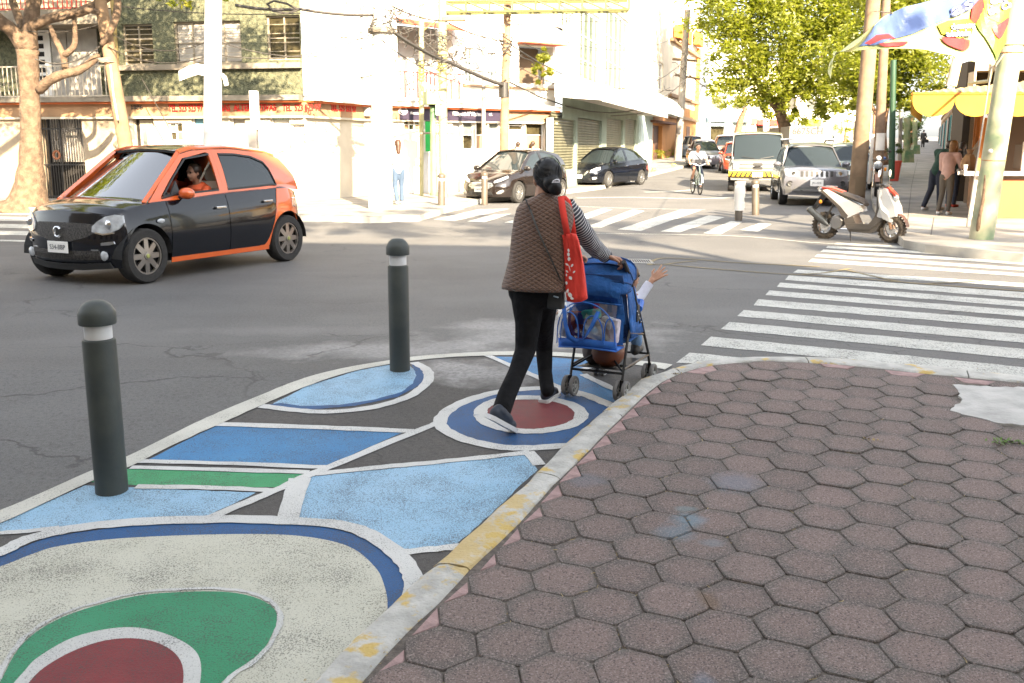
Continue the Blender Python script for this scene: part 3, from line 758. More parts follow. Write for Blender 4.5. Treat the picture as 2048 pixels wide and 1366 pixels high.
M_stucco = mat('rough grey green stucco', (.135, .135, .080), .95, 0, .5, 11, 1.0, 26, bdist=.04, col2=(.055, .06, .036), detail=6)
M_band = mat('ochre band', (.30, .185, .10), .85, 0, .2, 2, .3, 20)
M_orange_e = mat('orange edge paint', (.40, .09, .02), .8)
M_ledge = mat('concrete ledge', (.20, .17, .13), .9, 0, .3, 3, .4, 30)
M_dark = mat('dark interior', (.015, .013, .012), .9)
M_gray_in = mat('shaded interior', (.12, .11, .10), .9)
M_glassd = mat('dim window glass', (.045, .038, .02), .08, 0, .4, 2.5, spec=.8)
M_glassp = mat('pale window glass', (.16, .18, .16), .07, 0, .3, 2, spec=.8)
M_glassg = mat('greenish curtain wall glass', (.09, .12, .08), .3, 0, .35, 1.2, spec=.2)
M_curt = mat('white curtain behind glass', (.36, .33, .29), .8, 0, .2, 3)
M_frame = mat('pale steel window frame', (.26, .22, .16), .5)
M_framew = mat('white window frame', (.72, .70, .66), .5)
M_bar = mat('black iron bars', (.02, .018, .016), .5)
M_rail = mat('pale painted railing', (.42, .36, .28), .5)
M_railr = mat('red painted railing', (.38, .02, .01), .5)
M_redtxt = mat('red sign lettering', (.42, .008, .004), .6)
M_sill = mat('window sill', (.2, .17, .13), .9)
M_blueg = mat('blue poster glass', (.20, .42, .52), .25, 0, .2, 3)
M_brick = mat('roof slab', (.3, .27, .23), .9)
def window(f, root, r, mglass, frame=M_frame, nu=2, nz=2, rec=.14, bars=0, fw=.045, name='window', curtain=None, trans=None):
    u0, u1, z0, z1 = r
    mb = MB()
    for a, b, c, d in ((u0, u1, z0, z0+fw), (u0, u1, z1-fw, z1), (u0, u0+fw, z0+fw, z1-fw), (u1-fw, u1, z0+fw, z1-fw)): f.box(mb, a, b, c, d, -rec, -rec+.05)
    us = [u0+fw+(u1-u0-2*fw)*i/nu for i in range(nu+1)]; zs = [z0+fw+(z1-z0-2*fw)*i/nz for i in range(nz+1)]
    for u in us[1:-1]: f.box(mb, u-.018, u+.018, z0+fw, z1-fw, -rec+.004, -rec+.042)
    for z in zs[1:-1]: f.box(mb, u0+fw, u1-fw, z-.014, z+.014, -rec+.008, -rec+.038)
    w = mb.wb(name, frame, root)
    for i in range(nu):
        for j in range(nz):
            p = MB(); f.box(p, us[i]+.016, us[i+1]-.016, zs[j]+.012, zs[j+1]-.012, -rec-.004, -rec+.006)
            mm = mglass[(i+j) % len(mglass)] if isinstance(mglass, list) else mglass
            p.build('pane', mm, w, world=False); _reloc(w, root)
    if bars:
        for k in range(bars):
            z = z0+(z1-z0)*(k+1)/(bars+1); p = MB(); f.box(p, u0, u1, z-.007, z+.007, -.05, -.035); p.build('grille_bar', frame, w); _reloc(w, root)
    return w
def _reloc(w, root):
    M = (Matrix.Translation(root.location)@root.rotation_euler.to_matrix().to_4x4()).inverted()
    for c in w.children:
        if not c.get('_r'):
            c.data.transform(M); c['_r'] = 1
def clean_marks():
    for o in bpy.data.objects:
        if o.get('_r'): del o['_r']
f1 = Fac((-16.3, 29.05), (-5.55, 27.0)); f1b = Fac((-5.55, 27.0), (-4.45, 30.3)); f2 = Fac((-4.45, 30.3), (1.5, 35.0))
ZB = 2.78
def uu(f, px, py=150): return f.uz(px, py)[0]
b1 = thing('corner_building', 'corner building with grey green stucco upstairs and red phone numbers on its ochre band', 'building', (-5.6, 28.5, 0))
R = f1.rect
Lw = []
gate = R(82, 232, 168, 372); gate = (gate[0], gate[1], .13, gate[3])
garage = R(-60, 232, 40, 400)
door = R(270, 231, 312, 400); door = (door[0], door[1], .13, door[3])
lowins = [R(335, 245, 365, 282), R(385, 229, 409, 330), R(462, 229, 492, 330), R(541, 228, 580, 300), R(581, 248, 610, 300)]
panel1 = R(258, 250, 268, 278)
mb = MB(); uc = uu(f1, 236)
f1.wall(mb, -26, uc, 0, ZB, [gate], .35); mb.mi = 0
mb.wb('wall', M_beige, b1)
mb = MB(); f1.wall(mb, uc, f1.L, 0, ZB, [door]+lowins, .25); mb.wb('wall', M_creamw, b1)
mb = MB(); f1b.wall(mb, 0, f1b.L, 0, ZB, []); mb.wb('wall', M_creamw, b1)
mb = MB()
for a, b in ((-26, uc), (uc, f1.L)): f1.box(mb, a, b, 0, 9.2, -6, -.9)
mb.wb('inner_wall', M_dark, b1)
g = MB(); u0, u1, z0, z1 = gate
for k in range(17):
    u = u0+(u1-u0)*(k+.5)/17; o = MB(); o.tube([f1.pt(u, z0, -.1), f1.pt(u, z1, -.1)], .014, 6); o.wb('gate_bar', M_bar, b1)
for z in (z0+.05, z0+.95, z1-.35, z1-.02): f1.box(g, u0, u1, z-.02, z+.02, -.14, -.08)
f1.box(g, u0+(u1-u0)*.42, u0+(u1-u0)*.45, z0, z1, -.13, -.07); g.wb('gate_frame', M_bar, b1)
g = MB(); f1.box(g, u0, u1, z0+1.02, z1, -.55, -.5); g.wb('panel', M_curt, b1)
g = MB(); g.tube([f1.pt(u0+(u1-u0)*.33+.1*math.cos(q), z0+1.22+.11*math.sin(q), -.05) for q in [k*PI/5 for k in range(10)]], .035, 6, close=True); g.wb('wreath', mat('brown wreath', (.25, .10, .05), .9), b1)
u0, u1, z0, z1 = door
d = MB(); f1.box(d, u0, u1, z0, z1, -.24, -.2); dd = d.wb('door_recess', M_bar, b1)
d = MB(); f1.box(d, u0+.14, u1-.1, z0, z1-.12, -.19, -.13); dd = d.wb('door', M_creamw, b1)
d = MB(); f1.box(d, u0+.22, u0+.34, z0+1.2, z1-.35, -.128, -.12); d.build('pane', M_glassp, dd); _reloc(dd, b1)
d = MB(); f1.box(d, *panel1, .0, .03); d.wb('wall_panel', M_glassp, b1)
window(f1, b1, lowins[0], [M_glassd, M_glassp], M_framew, 2, 2)
window(f1, b1, lowins[1], [M_glassd, M_blueg, M_blueg], M_framew, 1, 3)
window(f1, b1, lowins[2], [M_glassd, M_blueg, M_curt], M_framew, 1, 3)
window(f1, b1, lowins[3], [M_curt, M_whitew], M_framew, 1, 2)
window(f1, b1, lowins[4], [M_curt], M_framew, 1, 3)
mb = MB(); f1.box(mb, *R(412, 246, 458, 330), .003, .05); mb.wb('poster_board', mat('grey blue board', (.36, .45, .47), .6), b1)
def bandmesh(f, u0, u1, m, z0, z1, o, name, thick=.0):
    mb = MB(); f.box(mb, u0, u1, z0, z1, -.02, o); return mb.wb(name, m, b1)
def sq(f): return 0 if f is not f1 else -26
for f, m in ((f1, M_band), (f1b, M_band), (f2, M_band)):
    a, b = sq(f), f.L
    bandmesh(f, a, b, m, ZB-.38, ZB-.04, .07, 'sign_band')
    bandmesh(f, a-.0, b, M_orange_e, ZB-.038, ZB+.01, .26, 'orange_trim')
    bandmesh(f, a, b, M_ledge if f is f1 else M_whitew, ZB+.012, ZB+.15, .34, 'ledge')
    bandmesh(f, a, b, M_creamw, ZB-.44, ZB-.384, .12, 'band_moulding')
def ftext(f, txt, x0, x1, yc, h, m, root, depth=.012, off=.08, name='lettering', sx=None, bold=.0, shear=0.0):
    xm = (x0+x1)/2; u0 = f.uz(x0, yc, off)[0]; u1 = f.uz(x1, yc, off)[0]; z = f.uz(xm, yc, off)[1]
    zt = f.uz(xm, yc-h/2, off)[1]; zb_ = f.uz(xm, yc+h/2, off)[1]; size = (zt-zb_)/.70
    cu = bpy.data.curves.new('t', 'FONT'); cu.body = txt; cu.size = size; t = bpy.data.objects.new('t', cu); COL.objects.link(t); bpy.context.view_layer.update(); wd = max(.01, t.dimensions.x); bpy.data.objects.remove(t)
    M = face_matrix(f.pt((u0+u1)/2, z-.0*size, off), f.d, (0, 0, 1))
    return text_mesh(name, txt, size, m, M, root, depth, 'CENTER', sx=(u1-u0)/wd, bold=bold, shear=shear)
ftext(f1, 'TEL. 523 523 97', 337, 405, 217, 14, M_redtxt, b1, bold=.006)
ftext(f1, 'TERAPIAS  ALTERNATIVAS', 409, 552, 216, 13, M_redtxt, b1, bold=.006)
ftext(f1, 'TEL  523 523 97', 565, 641, 216, 13, M_redtxt, b1, bold=.006)
ftext(f1b, 'TEL. 523 523 97', 662, 712, 217, 13, M_redtxt, b1, bold=.006)
ftext(f1, '1886', 262, 284, 215, 9, M_bar, b1)
ftext(f1, 'DENTISTA', 544, 577, 236, 8, mat('green sign lettering', (.15, .35, .3), .6), b1, off=-.1)
mb = MB(); f1b.box(mb, *f1b.rect(728, 209, 746, 228), .071, .08); mb.wb('sign_patch', mat('yellow green sign', (.45, .5, .1), .6), b1)
us = uu(f1, 236, 120); ue = f1.L
wins = [R(245, 48, 306, 130), R(348, 42, 482, 127), R(533, 30, 600, 120)]
mb = MB(); f1.wall(mb, us, ue, ZB+.14, 9.0, wins, .22); mb.wb('stucco_wall', M_stucco, b1)
window(f1, b1, wins[0], M_glassd, M_frame, 2, 3, bars=7)
window(f1, b1, wins[1], [M_curt, M_curt], M_frame, 4, 2, bars=7)
window(f1, b1, wins[2], M_glassd, M_frame, 2, 2, bars=4)
mb = MB(); r = R(232, 128, 620, 139); f1.box(mb, us, ue, r[2], r[3], -.01, .16); mb.wb('sill_ledge', M_sill, b1)
for k in range(3):  # side faces
    pass
mb = MB(); f1b.wall(mb, 0, f1b.L, ZB+.14, 9.0, []); mb.wb('wall', M_whitew, b1)
mb = MB(); u = f1.uz(236, 100)[0]; mb.tube([f1.pt(u, ZB+.1, .1), f1.pt(u, 9, .1)], .06, 10); mb.wb('downpipe', mat('rusty downpipe', (.30, .22, .08), .8, 0, .5, 4), b1)
mb = MB(); u = f1b.L-.05; mb.tube([f1b.pt(u, ZB-.3, .14), f1b.pt(u, 9, .14)], .11, 10); mb.wb('downpipe', mat('grey downpipe', (.36, .37, .36), .7), b1)
mb = MB(); mb.lathe([(.09, 0), (.17, .14), (.17, .3), (.1, .32)], f1b.pt(u, ZB+.7, .16)); mb.wb('pipe_funnel', mat('grey funnel', (.28, .28, .27), .7), b1)
ub = -26; mb = MB()
bw = [R(70, 57, 193, 200), R(-60, 80, 12, 200)]
f1.wall(mb, ub, us, ZB+.14, 5.0, [], .1)
for i in range(len(mb.v)): mb.v[i] = mb.v[i]-f1.n*.85
mb.wb('balcony_back_wall', M_stucco, b1)
for i, x in enumerate((-95, -40, 75, 108, 140, 170)):
    r = f1.rect(x, 58, x+30, 205, -.84); r = (r[0], r[1], ZB+.16, r[3])
    d = MB(); f1.box(d, *r, -.86, -.80); dd = d.wb('balcony_door', M_curt if i != 2 else M_framew, b1)
    if i == 2:
        for k in range(7):
            z = r[2]+.3+k*.22; d = MB(); f1.box(d, r[0]+.08, r[1]-.2, z, z+.13, -.799, -.79); d.build('pane', M_dark, dd); _reloc(dd, b1)
def railing(f, u0, u1, z0, z1, off, m, step=.115, name='railing', w=.022):
    r = MB(); f.box(r, u0, u1, z1-.03, z1, off-.02, off+.02); f.box(r, u0, u1, z0, z0+.03, off-.02, off+.02); ro = r.wb(name, m, b1)
    n = int((u1-u0)/step)
    for k in range(n):
        u = u0+(k+.5)*(u1-u0)/n; q = MB(); f.box(q, u-w/2, u+w/2, z0+.03, z1-.03, off-.01, off+.01); q.build('baluster', m, ro)
    _reloc(ro, b1); return ro
railing(f1, -18+12, uu(f1, 228, 160), ZB+.16, f1.uz(120, 131, .3)[1], .30, M_rail, .135)
railing(f1, -6, uu(f1, 190, 10), f1.uz(100, 18, .3)[1], 6.2, .30, M_railr, .14)
mb = MB(); r = f1.rect(-60, 20, 236, 48, .34); f1.box(mb, ub, us, r[2]-.02, r[3], -.9, .34); mb.wb('balcony_slab', M_ledge, b1)
mb = MB(); f1.wall(mb, ub, us, 5.4, 9.0, []);
for i in range(len(mb.v)): mb.v[i] = mb.v[i]-f1.n*.8
mb.wb('upper_wall', M_beige, b1)
mb = MB(); f1.box(mb, -26, f1.L, 9.0, 9.3, -6, .3); f2.box(mb, -.6, f2.L, 9.02, 9.32, -6, .3); mb.wb('roof', M_brick, b1)
F2 = f2.rect
shop = [F2(746, 240, 758, 300), F2(808, 236, 856, 262), F2(905, 232, 925, 256), F2(926, 240, 950, 300), F2(953, 240, 975, 300), F2(978, 240, 1002, 275), F2(1018, 240, 1050, 262), F2(1052, 240, 1090, 300), F2(860, 250, 880, 385)]
shop = [(a, b, max(c, .14), d) for a, b, c, d in shop]
mb = MB(); f2.wall(mb, 0, f2.L, 0, ZB, shop, .2); mb.wb('wall', M_whitew, b1)
for i, r in enumerate(shop): window(f2, b1, r, [[M_glassd, M_glassp], [M_band, M_glassd], [M_curt, M_glassp]][i % 3], M_framew, 1 if i != 1 else 4, 2)
M_dado = mat('grey dado paint', (.40, .39, .37), .8)
for q_ in ((757, 300, 770, 385), (845, 305, 862, 385)):
    mb = MB(); f2.box(mb, *f2.rect(*q_), .0, .02); mb.wb('grey_dado', M_dado, b1)
up = [F2(795, 48, 905, 200), F2(1038, 92, 1106, 168), F2(930, 95, 948, 165), F2(975, 105, 992, 165)]
up[0] = (up[0][0], up[0][1], ZB+.16, up[0][3])
mb = MB(); f2.wall(mb, 0, f2.L, ZB+.14, 9.0, up, .45); mb.wb('wall', M_whitew, b1)
mb = MB(); f2.box(mb, up[0][0], up[0][1], up[0][2], up[0][3], -.9, -.8); mb.wb('balcony_back_wall', mat('grey balcony wall', (.30, .29, .27), .9), b1)
mb = MB(); f2.box(mb, up[0][0], up[0][1], up[0][2], up[0][2]+1.3, -.79, -.6); mb.wb('balcony_parapet', M_whitew, b1)
for r in up[2:]: window(f2, b1, r, M_glassp, M_framew, 2, 2)
mb = MB(); f2.box(mb, *up[1], -.9, -.8); mb.wb('inner_wall', mat('brown inner wall', (.12, .08, .05), .9), b1)
mb = MB(); r = up[1]; mb.add([f2.pt(r[0]-.1, r[3]+.02, .02), f2.pt(r[1]+.1, r[3]+.02, .02), f2.pt(r[1]+.2, r[3]-.0, .5), f2.pt(r[0]-.1, r[3]-.0, .5)], [(0, 1, 2, 3)]); mb.prism([f2.pt(r[0]-.1, r[3]+.04, .02), f2.pt(r[1]+.1, r[3]+.04, .02), f2.pt(r[1]+.2, r[3]+.02, .5), f2.pt(r[0]-.1, r[3]+.02, .5)], (0, 0, .05)); mb.wb('awning', mat('red brown awning', (.35, .08, .04), .8), b1)
a, b = F2(790, 58, 906, 62)[:2]; zt = f2.uz(800, 38)[1]; zl = f2.uz(890, 60)[1]
mb = MB(); mb.slab([[f2.pt(a, zt, .0), f2.pt(b, zt-.05, .0)], [f2.pt(a, zt-.25, .75), f2.pt(b, zt-.30, .75)]], (0, 0, .03)); mb.wb('awning', mat('orange awning canvas', (.42, .05, .01), .8), b1)
ra = railing(f2, F2(797, 1, 1, 2)[0] if 0 else f2.uz(797, 170, .3)[0], f2.uz(922, 170, .3)[0], f2.uz(860, 199, .3)[1], f2.uz(860, 145, .3)[1], .30, M_railr, .15, w=.02)
mb = MB(); f2.box(mb, f2.uz(797, 170, .3)[0]-.1, f2.uz(922, 170, .3)[0]+.1, ZB+.16, ZB+.26, -.4, .4); mb.wb('balcony_floor', M_whitew, b1)
M_purple = mat('purple sign board', (.022, .014, .032), .6)
mb = MB(); r = F2(796, 213, 1008, 238); f2.box(mb, r[0], r[1], ZB-.40, ZB-.05, .075, .12); mb.wb('sign_board', M_purple, b1)
M_wtxt = mat('white sign lettering', (.8, .8, .8), .6)
ftext(f2, 'Peppy', 798, 814, 222, 8, M_wtxt, b1, off=.125, shear=.3)
ftext(f2, 'fiestas', 820, 838, 226, 6, M_wtxt, b1, off=.125, shear=.3)
ftext(f2, 'Hidroponia N° Nacional', 905, 963, 228, 8, M_wtxt, b1, off=.125, shear=.3)
ftext(f2, 'tel.', 978, 984, 229, 6, M_wtxt, b1, off=.125)
mb = MB(); c = f2.uz(806, 222, .125); mb.tube([f2.pt(c[0]+.16*math.cos(q), c[1]+.11*math.sin(q), .125) for q in [k*PI/8 for k in range(16)]], .008, 4, close=True); mb.wb('sign_emblem', M_wtxt, b1)
mb = MB(); r = F2(720, 168, 1106, 172); f2.box(mb, uu(f2, 925, 170), f2.L, r[2], r[3], -.01, .1); mb.wb('ledge', M_band, b1)
fe = Fac((1.5, 35.0), (-2.5, 41)); mb = MB(); fe.wall(mb, 0, 7, 0, 9.2, []); mb.wb('wall', M_whitew, b1)
gb = thing('banner', 'tall narrow bright green banner hanging on the white shop wall behind the green post', 'banner', f2.pt(uu(f2, 855, 270), 1.2, .35)); mb = MB()
r = f2.rect(851, 243, 863, 303, .35); f2.box(mb, *r, .34, .36); mb.wb('cloth', mat('green banner', (.005, .25, .04), .7), gb); mb = MB(); mb.tube([f2.pt(r[0], r[3]+.01, .35), f2.pt(r[1], r[3]+.01, .35)], .015, 6); mb.wb('rod', M_bar, gb)
f3 = Fac((1.75, 35.3), (8.3, 60.3))
b3 = thing('shuttered_building', 'white building with tall curtain wall glazing over roller shutters and a white curved awning', 'building', (5, 48, 0))
pz = zg(50)+.13; F3 = f3.rect
mb = MB(); f3.wall(mb, 0, f3.L, 0, 3.3, [F3(1107, 238, 1152, 340), F3(1155, 238, 1203, 340), F3(1213, 238, 1246, 340), F3(1250, 238, 1272, 340)], .25)
mb.wb('wall', mat('pale green grey wall', (.22, .26, .21), .85, 0, .15, 1), b3)
M_shut = mat('roller shutter metal', (.17, .165, .11), .55, .2, .2, 2)
for x0, x1 in ((1107, 1152), (1155, 1203), (1213, 1246), (1250, 1272)):
    u0 = f3.uz(x0, 290)[0]; u1 = f3.uz(x1, 290)[0]; zb0 = zg(f3.pt((u0+u1)/2, 0).y)+.1
    s = MB(); f3.box(s, u0, u1, zb0, zb0+.08, -.16, -.08); so = s.wb('shutter', M_shut, b3)
    n = 26
    for k in range(n):
        z = zb0+.08+k*.1
        if z > 3.25: break
        q = MB(); q.add([f3.pt(u0, z, -.14), f3.pt(u1, z, -.14), f3.pt(u1, z+.035, -.09), f3.pt(u0, z+.035, -.09), f3.pt(u1, z+.082, -.09), f3.pt(u0, z+.082, -.09), f3.pt(u1, z+.098, -.14), f3.pt(u0, z+.098, -.14)], [(0, 1, 2, 3), (3, 2, 4, 5), (5, 4, 6, 7)])
        q.build('slat', M_shut, so)
    _reloc(so, b3)
mb = MB(); u = f3.uz(1281, 290)[0]; f3.box(mb, u-.8, f3.L, 0, 3.4, .0, .12); mb.wb('pillar', mat('pale blue pillar', (.46, .54, .53), .8, 0, .1, 2), b3)
glz = [F3(1120, 15, 1150, 62), F3(1160, 22, 1203, 178), F3(1211, 25, 1258, 183)]
mb = MB(); f3.wall(mb, 0, f3.L, 3.3, 12, glz, .2); mb.wb('wall', M_whitew, b3)
window(f3, b3, glz[0], M_glassg, M_framew, 4, 1, fw=.12)
window(f3, b3, glz[1], M_glassg, M_framew, 4, 3, fw=.12)
window(f3, b3, glz[2], M_glassg, M_framew, 5, 3, fw=.12)
def awn(f, u0, u1, zt, zb_, out, m, root, n=60, amp=.03, name='awning'):
    rows = []
    for k in range(8):
        q = k/7*PI/2; row = []
        for i in range(n*2+1):
            u = u0+(u1-u0)*i/(n*2); a = amp*(i % 2)
            row.append(f.pt(u, zb_+(zt-zb_)*math.cos(q)+a*math.sin(q)*0, (out+a)*math.sin(q)))
        rows.append(row)
    rows.append([p-Vector((0, 0, .12+(.05 if i % 2 else 0))) for i, p in enumerate(rows[-1])])
    mb = MB(); mb.grid(rows); mb.poly([f.pt(u0, zb_)]+[r[0] for r in rows]); mb.poly([f.pt(u1, zb_)]+[r[-1] for r in rows]); return mb.wb(name, m, root, smooth=True, fix=False)
M_awnw = mat('white awning sheet', (.70, .70, .68), .6, 0, .1, 1.5)
awn(f3, f3.uz(1106, 235, .0)[0]+.2, f3.uz(1275, 235, .0)[0], 3.95, 3.22, 1.6, M_awnw, b3)
aw2 = awn(f3, f3.uz(1285, 235, .0)[0]-.5, f3.uz(1300, 235, 0)[0]+2.2, 4.6, 3.45, 1.7, mat('grey blue awning sheet', (.45, .5, .5), .6), b3, 20)
mb = MB(); f3.box(mb, 0, f3.L, 12, 12.2, -8, .2); mb.wb('roof', M_brick, b3)
mb = MB(); ff = Fac((1.75, 35.3), (-3, 37)); f3s = Fac((-4.0, 37), (1.75, 35.3)); f3s.wall(mb, 0, 6, 9.2, 12, []); mb.wb('wall', M_whitew, b3)
f4 = Fac((8.3, 60.3), (14.6, 80.0)); F4 = f4.rect
b4 = thing('orange_house', 'orange rendered house wall with a dark wooden doorway beyond the shutters', 'house', (11, 70, 0))
dr = F4(1300, 250, 1324, 322); sl_ = F4(1372, 253, 1379, 308)
mb = MB(); f4.wall(mb, 0, f4.L, 0, 4.3, [(dr[0], dr[1], 0.3, dr[3])], .3); mb.wb('wall', mat('orange render', (.42, .19, .06), .85, 0, .12, 1.2), b4)
mb = MB(); f4.box(mb, dr[0], dr[1], .3, dr[3], -.3, -.25); dd = mb.wb('door', mat('dark brown wood', (.10, .05, .03), .7), b4)
mb = MB(); f4.box(mb, dr[0]+(dr[1]-dr[0])*.25, dr[0]+(dr[1]-dr[0])*.5, .3, dr[3]-.2, -.24, -.2); mb.build('door_post', mat('orange wood', (.5, .2, .04), .7), dd); _reloc(dd, b4)
mb = MB(); f4.box(mb, *sl_, .0, .03); mb.wb('side_door', mat('brown side door', (.14, .07, .04), .7), b4)
mb = MB(); r = F4(1294, 243, 1340, 247); f4.box(mb, *r, 0, .5); mb.wb('canopy', mat('dark canopy', (.12, .05, .03), .8), b4)
up4 = [F4(1301, 120, 1312, 178), F4(1316, 125, 1326, 180)]
mb = MB(); f4.wall(mb, 0, f4.L, 4.3, 14, up4, .3); mb.wb('wall', mat('cream orange upper wall', (.70, .60, .46), .85, 0, .12, 1), b4)
for r in up4: window(f4, b4, r, M_glassd, M_framew, 2, 2, fw=.1)
mb = MB()
for y in (98, 200, 238): z = f4.uz(1370, y)[1]; f4.box(mb, f4.L*.3, f4.L, z-.1, z+.1, 0, .25)
mb.wb('cornice', M_band, b4)
mb = MB(); u = f4.uz(1406, 220)[0]; f4.box(mb, f4.L-1.3, f4.L-.02, 3.5, 9, .01, .16); mb.wb('corner_pilaster', mat('bright orange pilaster', (.62, .28, .05), .8), b4)
mb = MB(); fs = Fac((14.6, 80.0), (11, 84)); fs.wall(mb, 0, 6, 0, 14, []); f4.box(mb, 0, f4.L, 14, 14.2, -6, .1); mb.wb('side_wall', M_whitew, b4)
for i, (x, y, w_) in enumerate(((1345, 65, 10), (1362, 75, 8), (1385, 78, 9))):
    mb = MB(); f4.box(mb, *F4(x, y-12, x+w_, y+14), .1, .5); mb.wb('hanging_cloth', mat('orange cloth', (.6, .2, .03), .8), b4)
def far_block(x0, x1, Y, ztop, col, label, bands, name='far_building', rows=2, root_only=False):
    A = P(x0, 280, Y); B = P(x1, 280, Y+2); f = Fac((A.x, A.y), (B.x, B.y))
    t = thing(name, label, 'building', (A.x, A.y+1, zg(Y)))
    z0 = zg(Y); n = max(2, int(f.L/3.2)); holes = []
    for fl in range(rows):
        for k in range(n):
            u = f.L*(k+.5)/n; hz = z0+ (.15 if fl == 0 else 3.8+3.0*(fl-1))
            holes.append((u-.9, u+.9, hz, hz+(2.3 if fl == 0 else 1.4)))
    mb = MB(); f.wall(mb, 0, f.L, z0-1, z0+ztop, holes, .3); f.box(mb, 0, f.L, z0+ztop, z0+ztop+.2, -8, .2); f.box(mb, -.0, .05, z0-1, z0+ztop-.02, -8, -.01); mb.wb('wall', mat(name+' wall', col, .85, 0, .12, .6), t)
    for i, h in enumerate(holes):
        mb = MB(); f.box(mb, *h, -.3, -.25); mb.wb('window' if i >= n else 'shop_opening', [M_glassd, M_glassp, M_gray_in][i % 3], t)
    for px0, px1, y0, y1, c in bands:
        mb = MB(); f.box(mb, *f.rect(px0, y0, px1, y1, .2), .05, .5); mb.wb('sign_board', mat('sign', c, .7), t)
    return t
far_block(1412, 1500, 112, 11, (.60, .62, .60), 'white shop building with a grey blue sign band at the bend of the street', [(1413, 1500, 236, 244, (.16, .22, .24)), (1413, 1460, 247, 252, (.45, .55, .6))])
far_block(1500, 1600, 116, 9, (.62, .55, .45), 'cream shop building with brown and red sign boards behind the van', [(1490, 1512, 237, 248, (.28, .08, .05)), (1513, 1560, 240, 250, (.65, .03, .02))])
far_block(1600, 1740, 125, 8, (.68, .66, .60), 'long pale building with a lime green gate seen under the big tree crown', [(1612, 1640, 238, 268, (.42, .5, .03))])
fr = Fac((50.2, 118), (12.4, 25.6))
br = thing('side_street_building', 'long ochre building with dark openings lining the pavement beyond the food stall', 'building', (22, 45, 0))
holes = [(2+k*4.6, 2+k*4.6+2.6, 1.9, 4.2) for k in range(20)]
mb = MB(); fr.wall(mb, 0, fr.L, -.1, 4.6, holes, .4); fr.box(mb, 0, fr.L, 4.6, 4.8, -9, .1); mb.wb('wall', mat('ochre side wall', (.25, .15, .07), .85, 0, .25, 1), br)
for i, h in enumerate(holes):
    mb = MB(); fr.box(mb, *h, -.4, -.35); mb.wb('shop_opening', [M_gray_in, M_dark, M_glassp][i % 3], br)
    mb = MB(); fr.box(mb, h[1]+.3, h[1]+.6, .3, 3.6, .02, .25); mb.wb('pilaster', [M_whitew, mat('dark pilaster', (.05, .04, .04), .8), mat('turquoise pilaster', (.1, .3, .32), .8)][i % 3], br)
fk = Fac((11.9, 26.2), (24, 24.0))
bk = thing('rooftop_house', 'house with a white parapet over a dark upper opening above the food stall', 'house', (16, 26, 0))
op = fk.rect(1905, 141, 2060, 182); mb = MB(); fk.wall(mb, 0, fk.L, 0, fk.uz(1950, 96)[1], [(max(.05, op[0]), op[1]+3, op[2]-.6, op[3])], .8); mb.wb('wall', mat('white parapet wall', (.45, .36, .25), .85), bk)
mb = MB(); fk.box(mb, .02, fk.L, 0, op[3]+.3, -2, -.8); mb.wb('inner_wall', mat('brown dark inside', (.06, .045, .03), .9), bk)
mb = MB(); a = P(1915, 118, 25.6); b = P(1903, 172, 25.6); mb.tube([a, b], .13, 8); mb.wb('drain_trunking', mat('yellowish duct', (.5, .38, .2), .8), bk)
mb = MB(); mb.tube([P(1908, 118, 25.5), P(1895, 172, 25.5)], .05, 8); mb.wb('pipe', M_ledge, bk)
bs = thing('apartment_block', 'apartment block standing behind the near corner, outside the picture', 'building', (-10, -12, 0))
mb = MB()
foot = [(-45, -1.2), (-1.8, -4.4), (9.0, -6.2), (13.4, -10.8), (60, -11), (60, -26), (-45, -26)]
n = len(foot); H = 11.0
mb.add([(x, y, -1) for x, y in foot]+[(x, y, H) for x, y in foot], [tuple(range(n)), tuple(range(n, 2*n))]+[(i, (i+1) % n, n+(i+1) % n, n+i) for i in range(n)]); mb.wb('wall', M_beige, bs)
for k in range(9):
    for j in range(3):
        f = Fac((9.0, -6.2), (-1.8, -4.4)) if k > 5 else Fac((-1.8, -4.4), (-45, -1.2)); u = 1.5+(k if k < 6 else k-6)*3.2
        q = MB(); f.box(q, u, u+1.4, 1+j*3.3, 2.6+j*3.3, .01, .05); q.wb('window', M_glassd, bs)
# ================================================================ TREES, POLES, WIRES
def leaf_material(name, c1, c2, tr=.5):
    m = bpy.data.materials.new(name); m.use_nodes = True; nt = m.node_tree; nt.nodes.clear(); L = nt.links.new
    o = _n(nt, 'ShaderNodeOutputMaterial'); tc = _n(nt, 'ShaderNodeTexCoord'); n = _n(nt, 'ShaderNodeTexNoise'); seti(n, 'Scale', 3.5); seti(n, 'Detail', 6); L(tc.outputs['Object'], n.inputs['Vector'])
    r = _n(nt, 'ShaderNodeMapRange'); seti(r, 1, .35); seti(r, 2, .65); L(n.outputs[0], r.inputs[0])
    mx = _n(nt, 'ShaderNodeMix', data_type='RGBA'); L(r.outputs[0], mx.inputs[0]); seti(mx, 6, (*c1, 1)); seti(mx, 7, (*c2, 1))
    p = _n(nt, 'ShaderNodeBsdfPrincipled'); seti(p, 'Roughness', .45); L(mx.outputs[2], p.inputs['Base Color'])
    t = _n(nt, 'ShaderNodeBsdfTranslucent'); sc = _n(nt, 'ShaderNodeVectorMath', operation='MULTIPLY'); seti(sc, 1, (1.5, 1.7, .5)); L(mx.outputs[2], sc.inputs[0]); L(sc.outputs[0], t.inputs[0])
    ms = _n(nt, 'ShaderNodeMixShader'); seti(ms, 0, tr); L(p.outputs[0], ms.inputs[1]); L(t.outputs[0], ms.inputs[2]); L(ms.outputs[0], o.inputs[0])
    return m
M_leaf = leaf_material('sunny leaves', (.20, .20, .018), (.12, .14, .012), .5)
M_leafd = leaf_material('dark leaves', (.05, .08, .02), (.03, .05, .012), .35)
M_leafy = leaf_material('yellow green leaves', (.20, .19, .02), (.13, .15, .015))
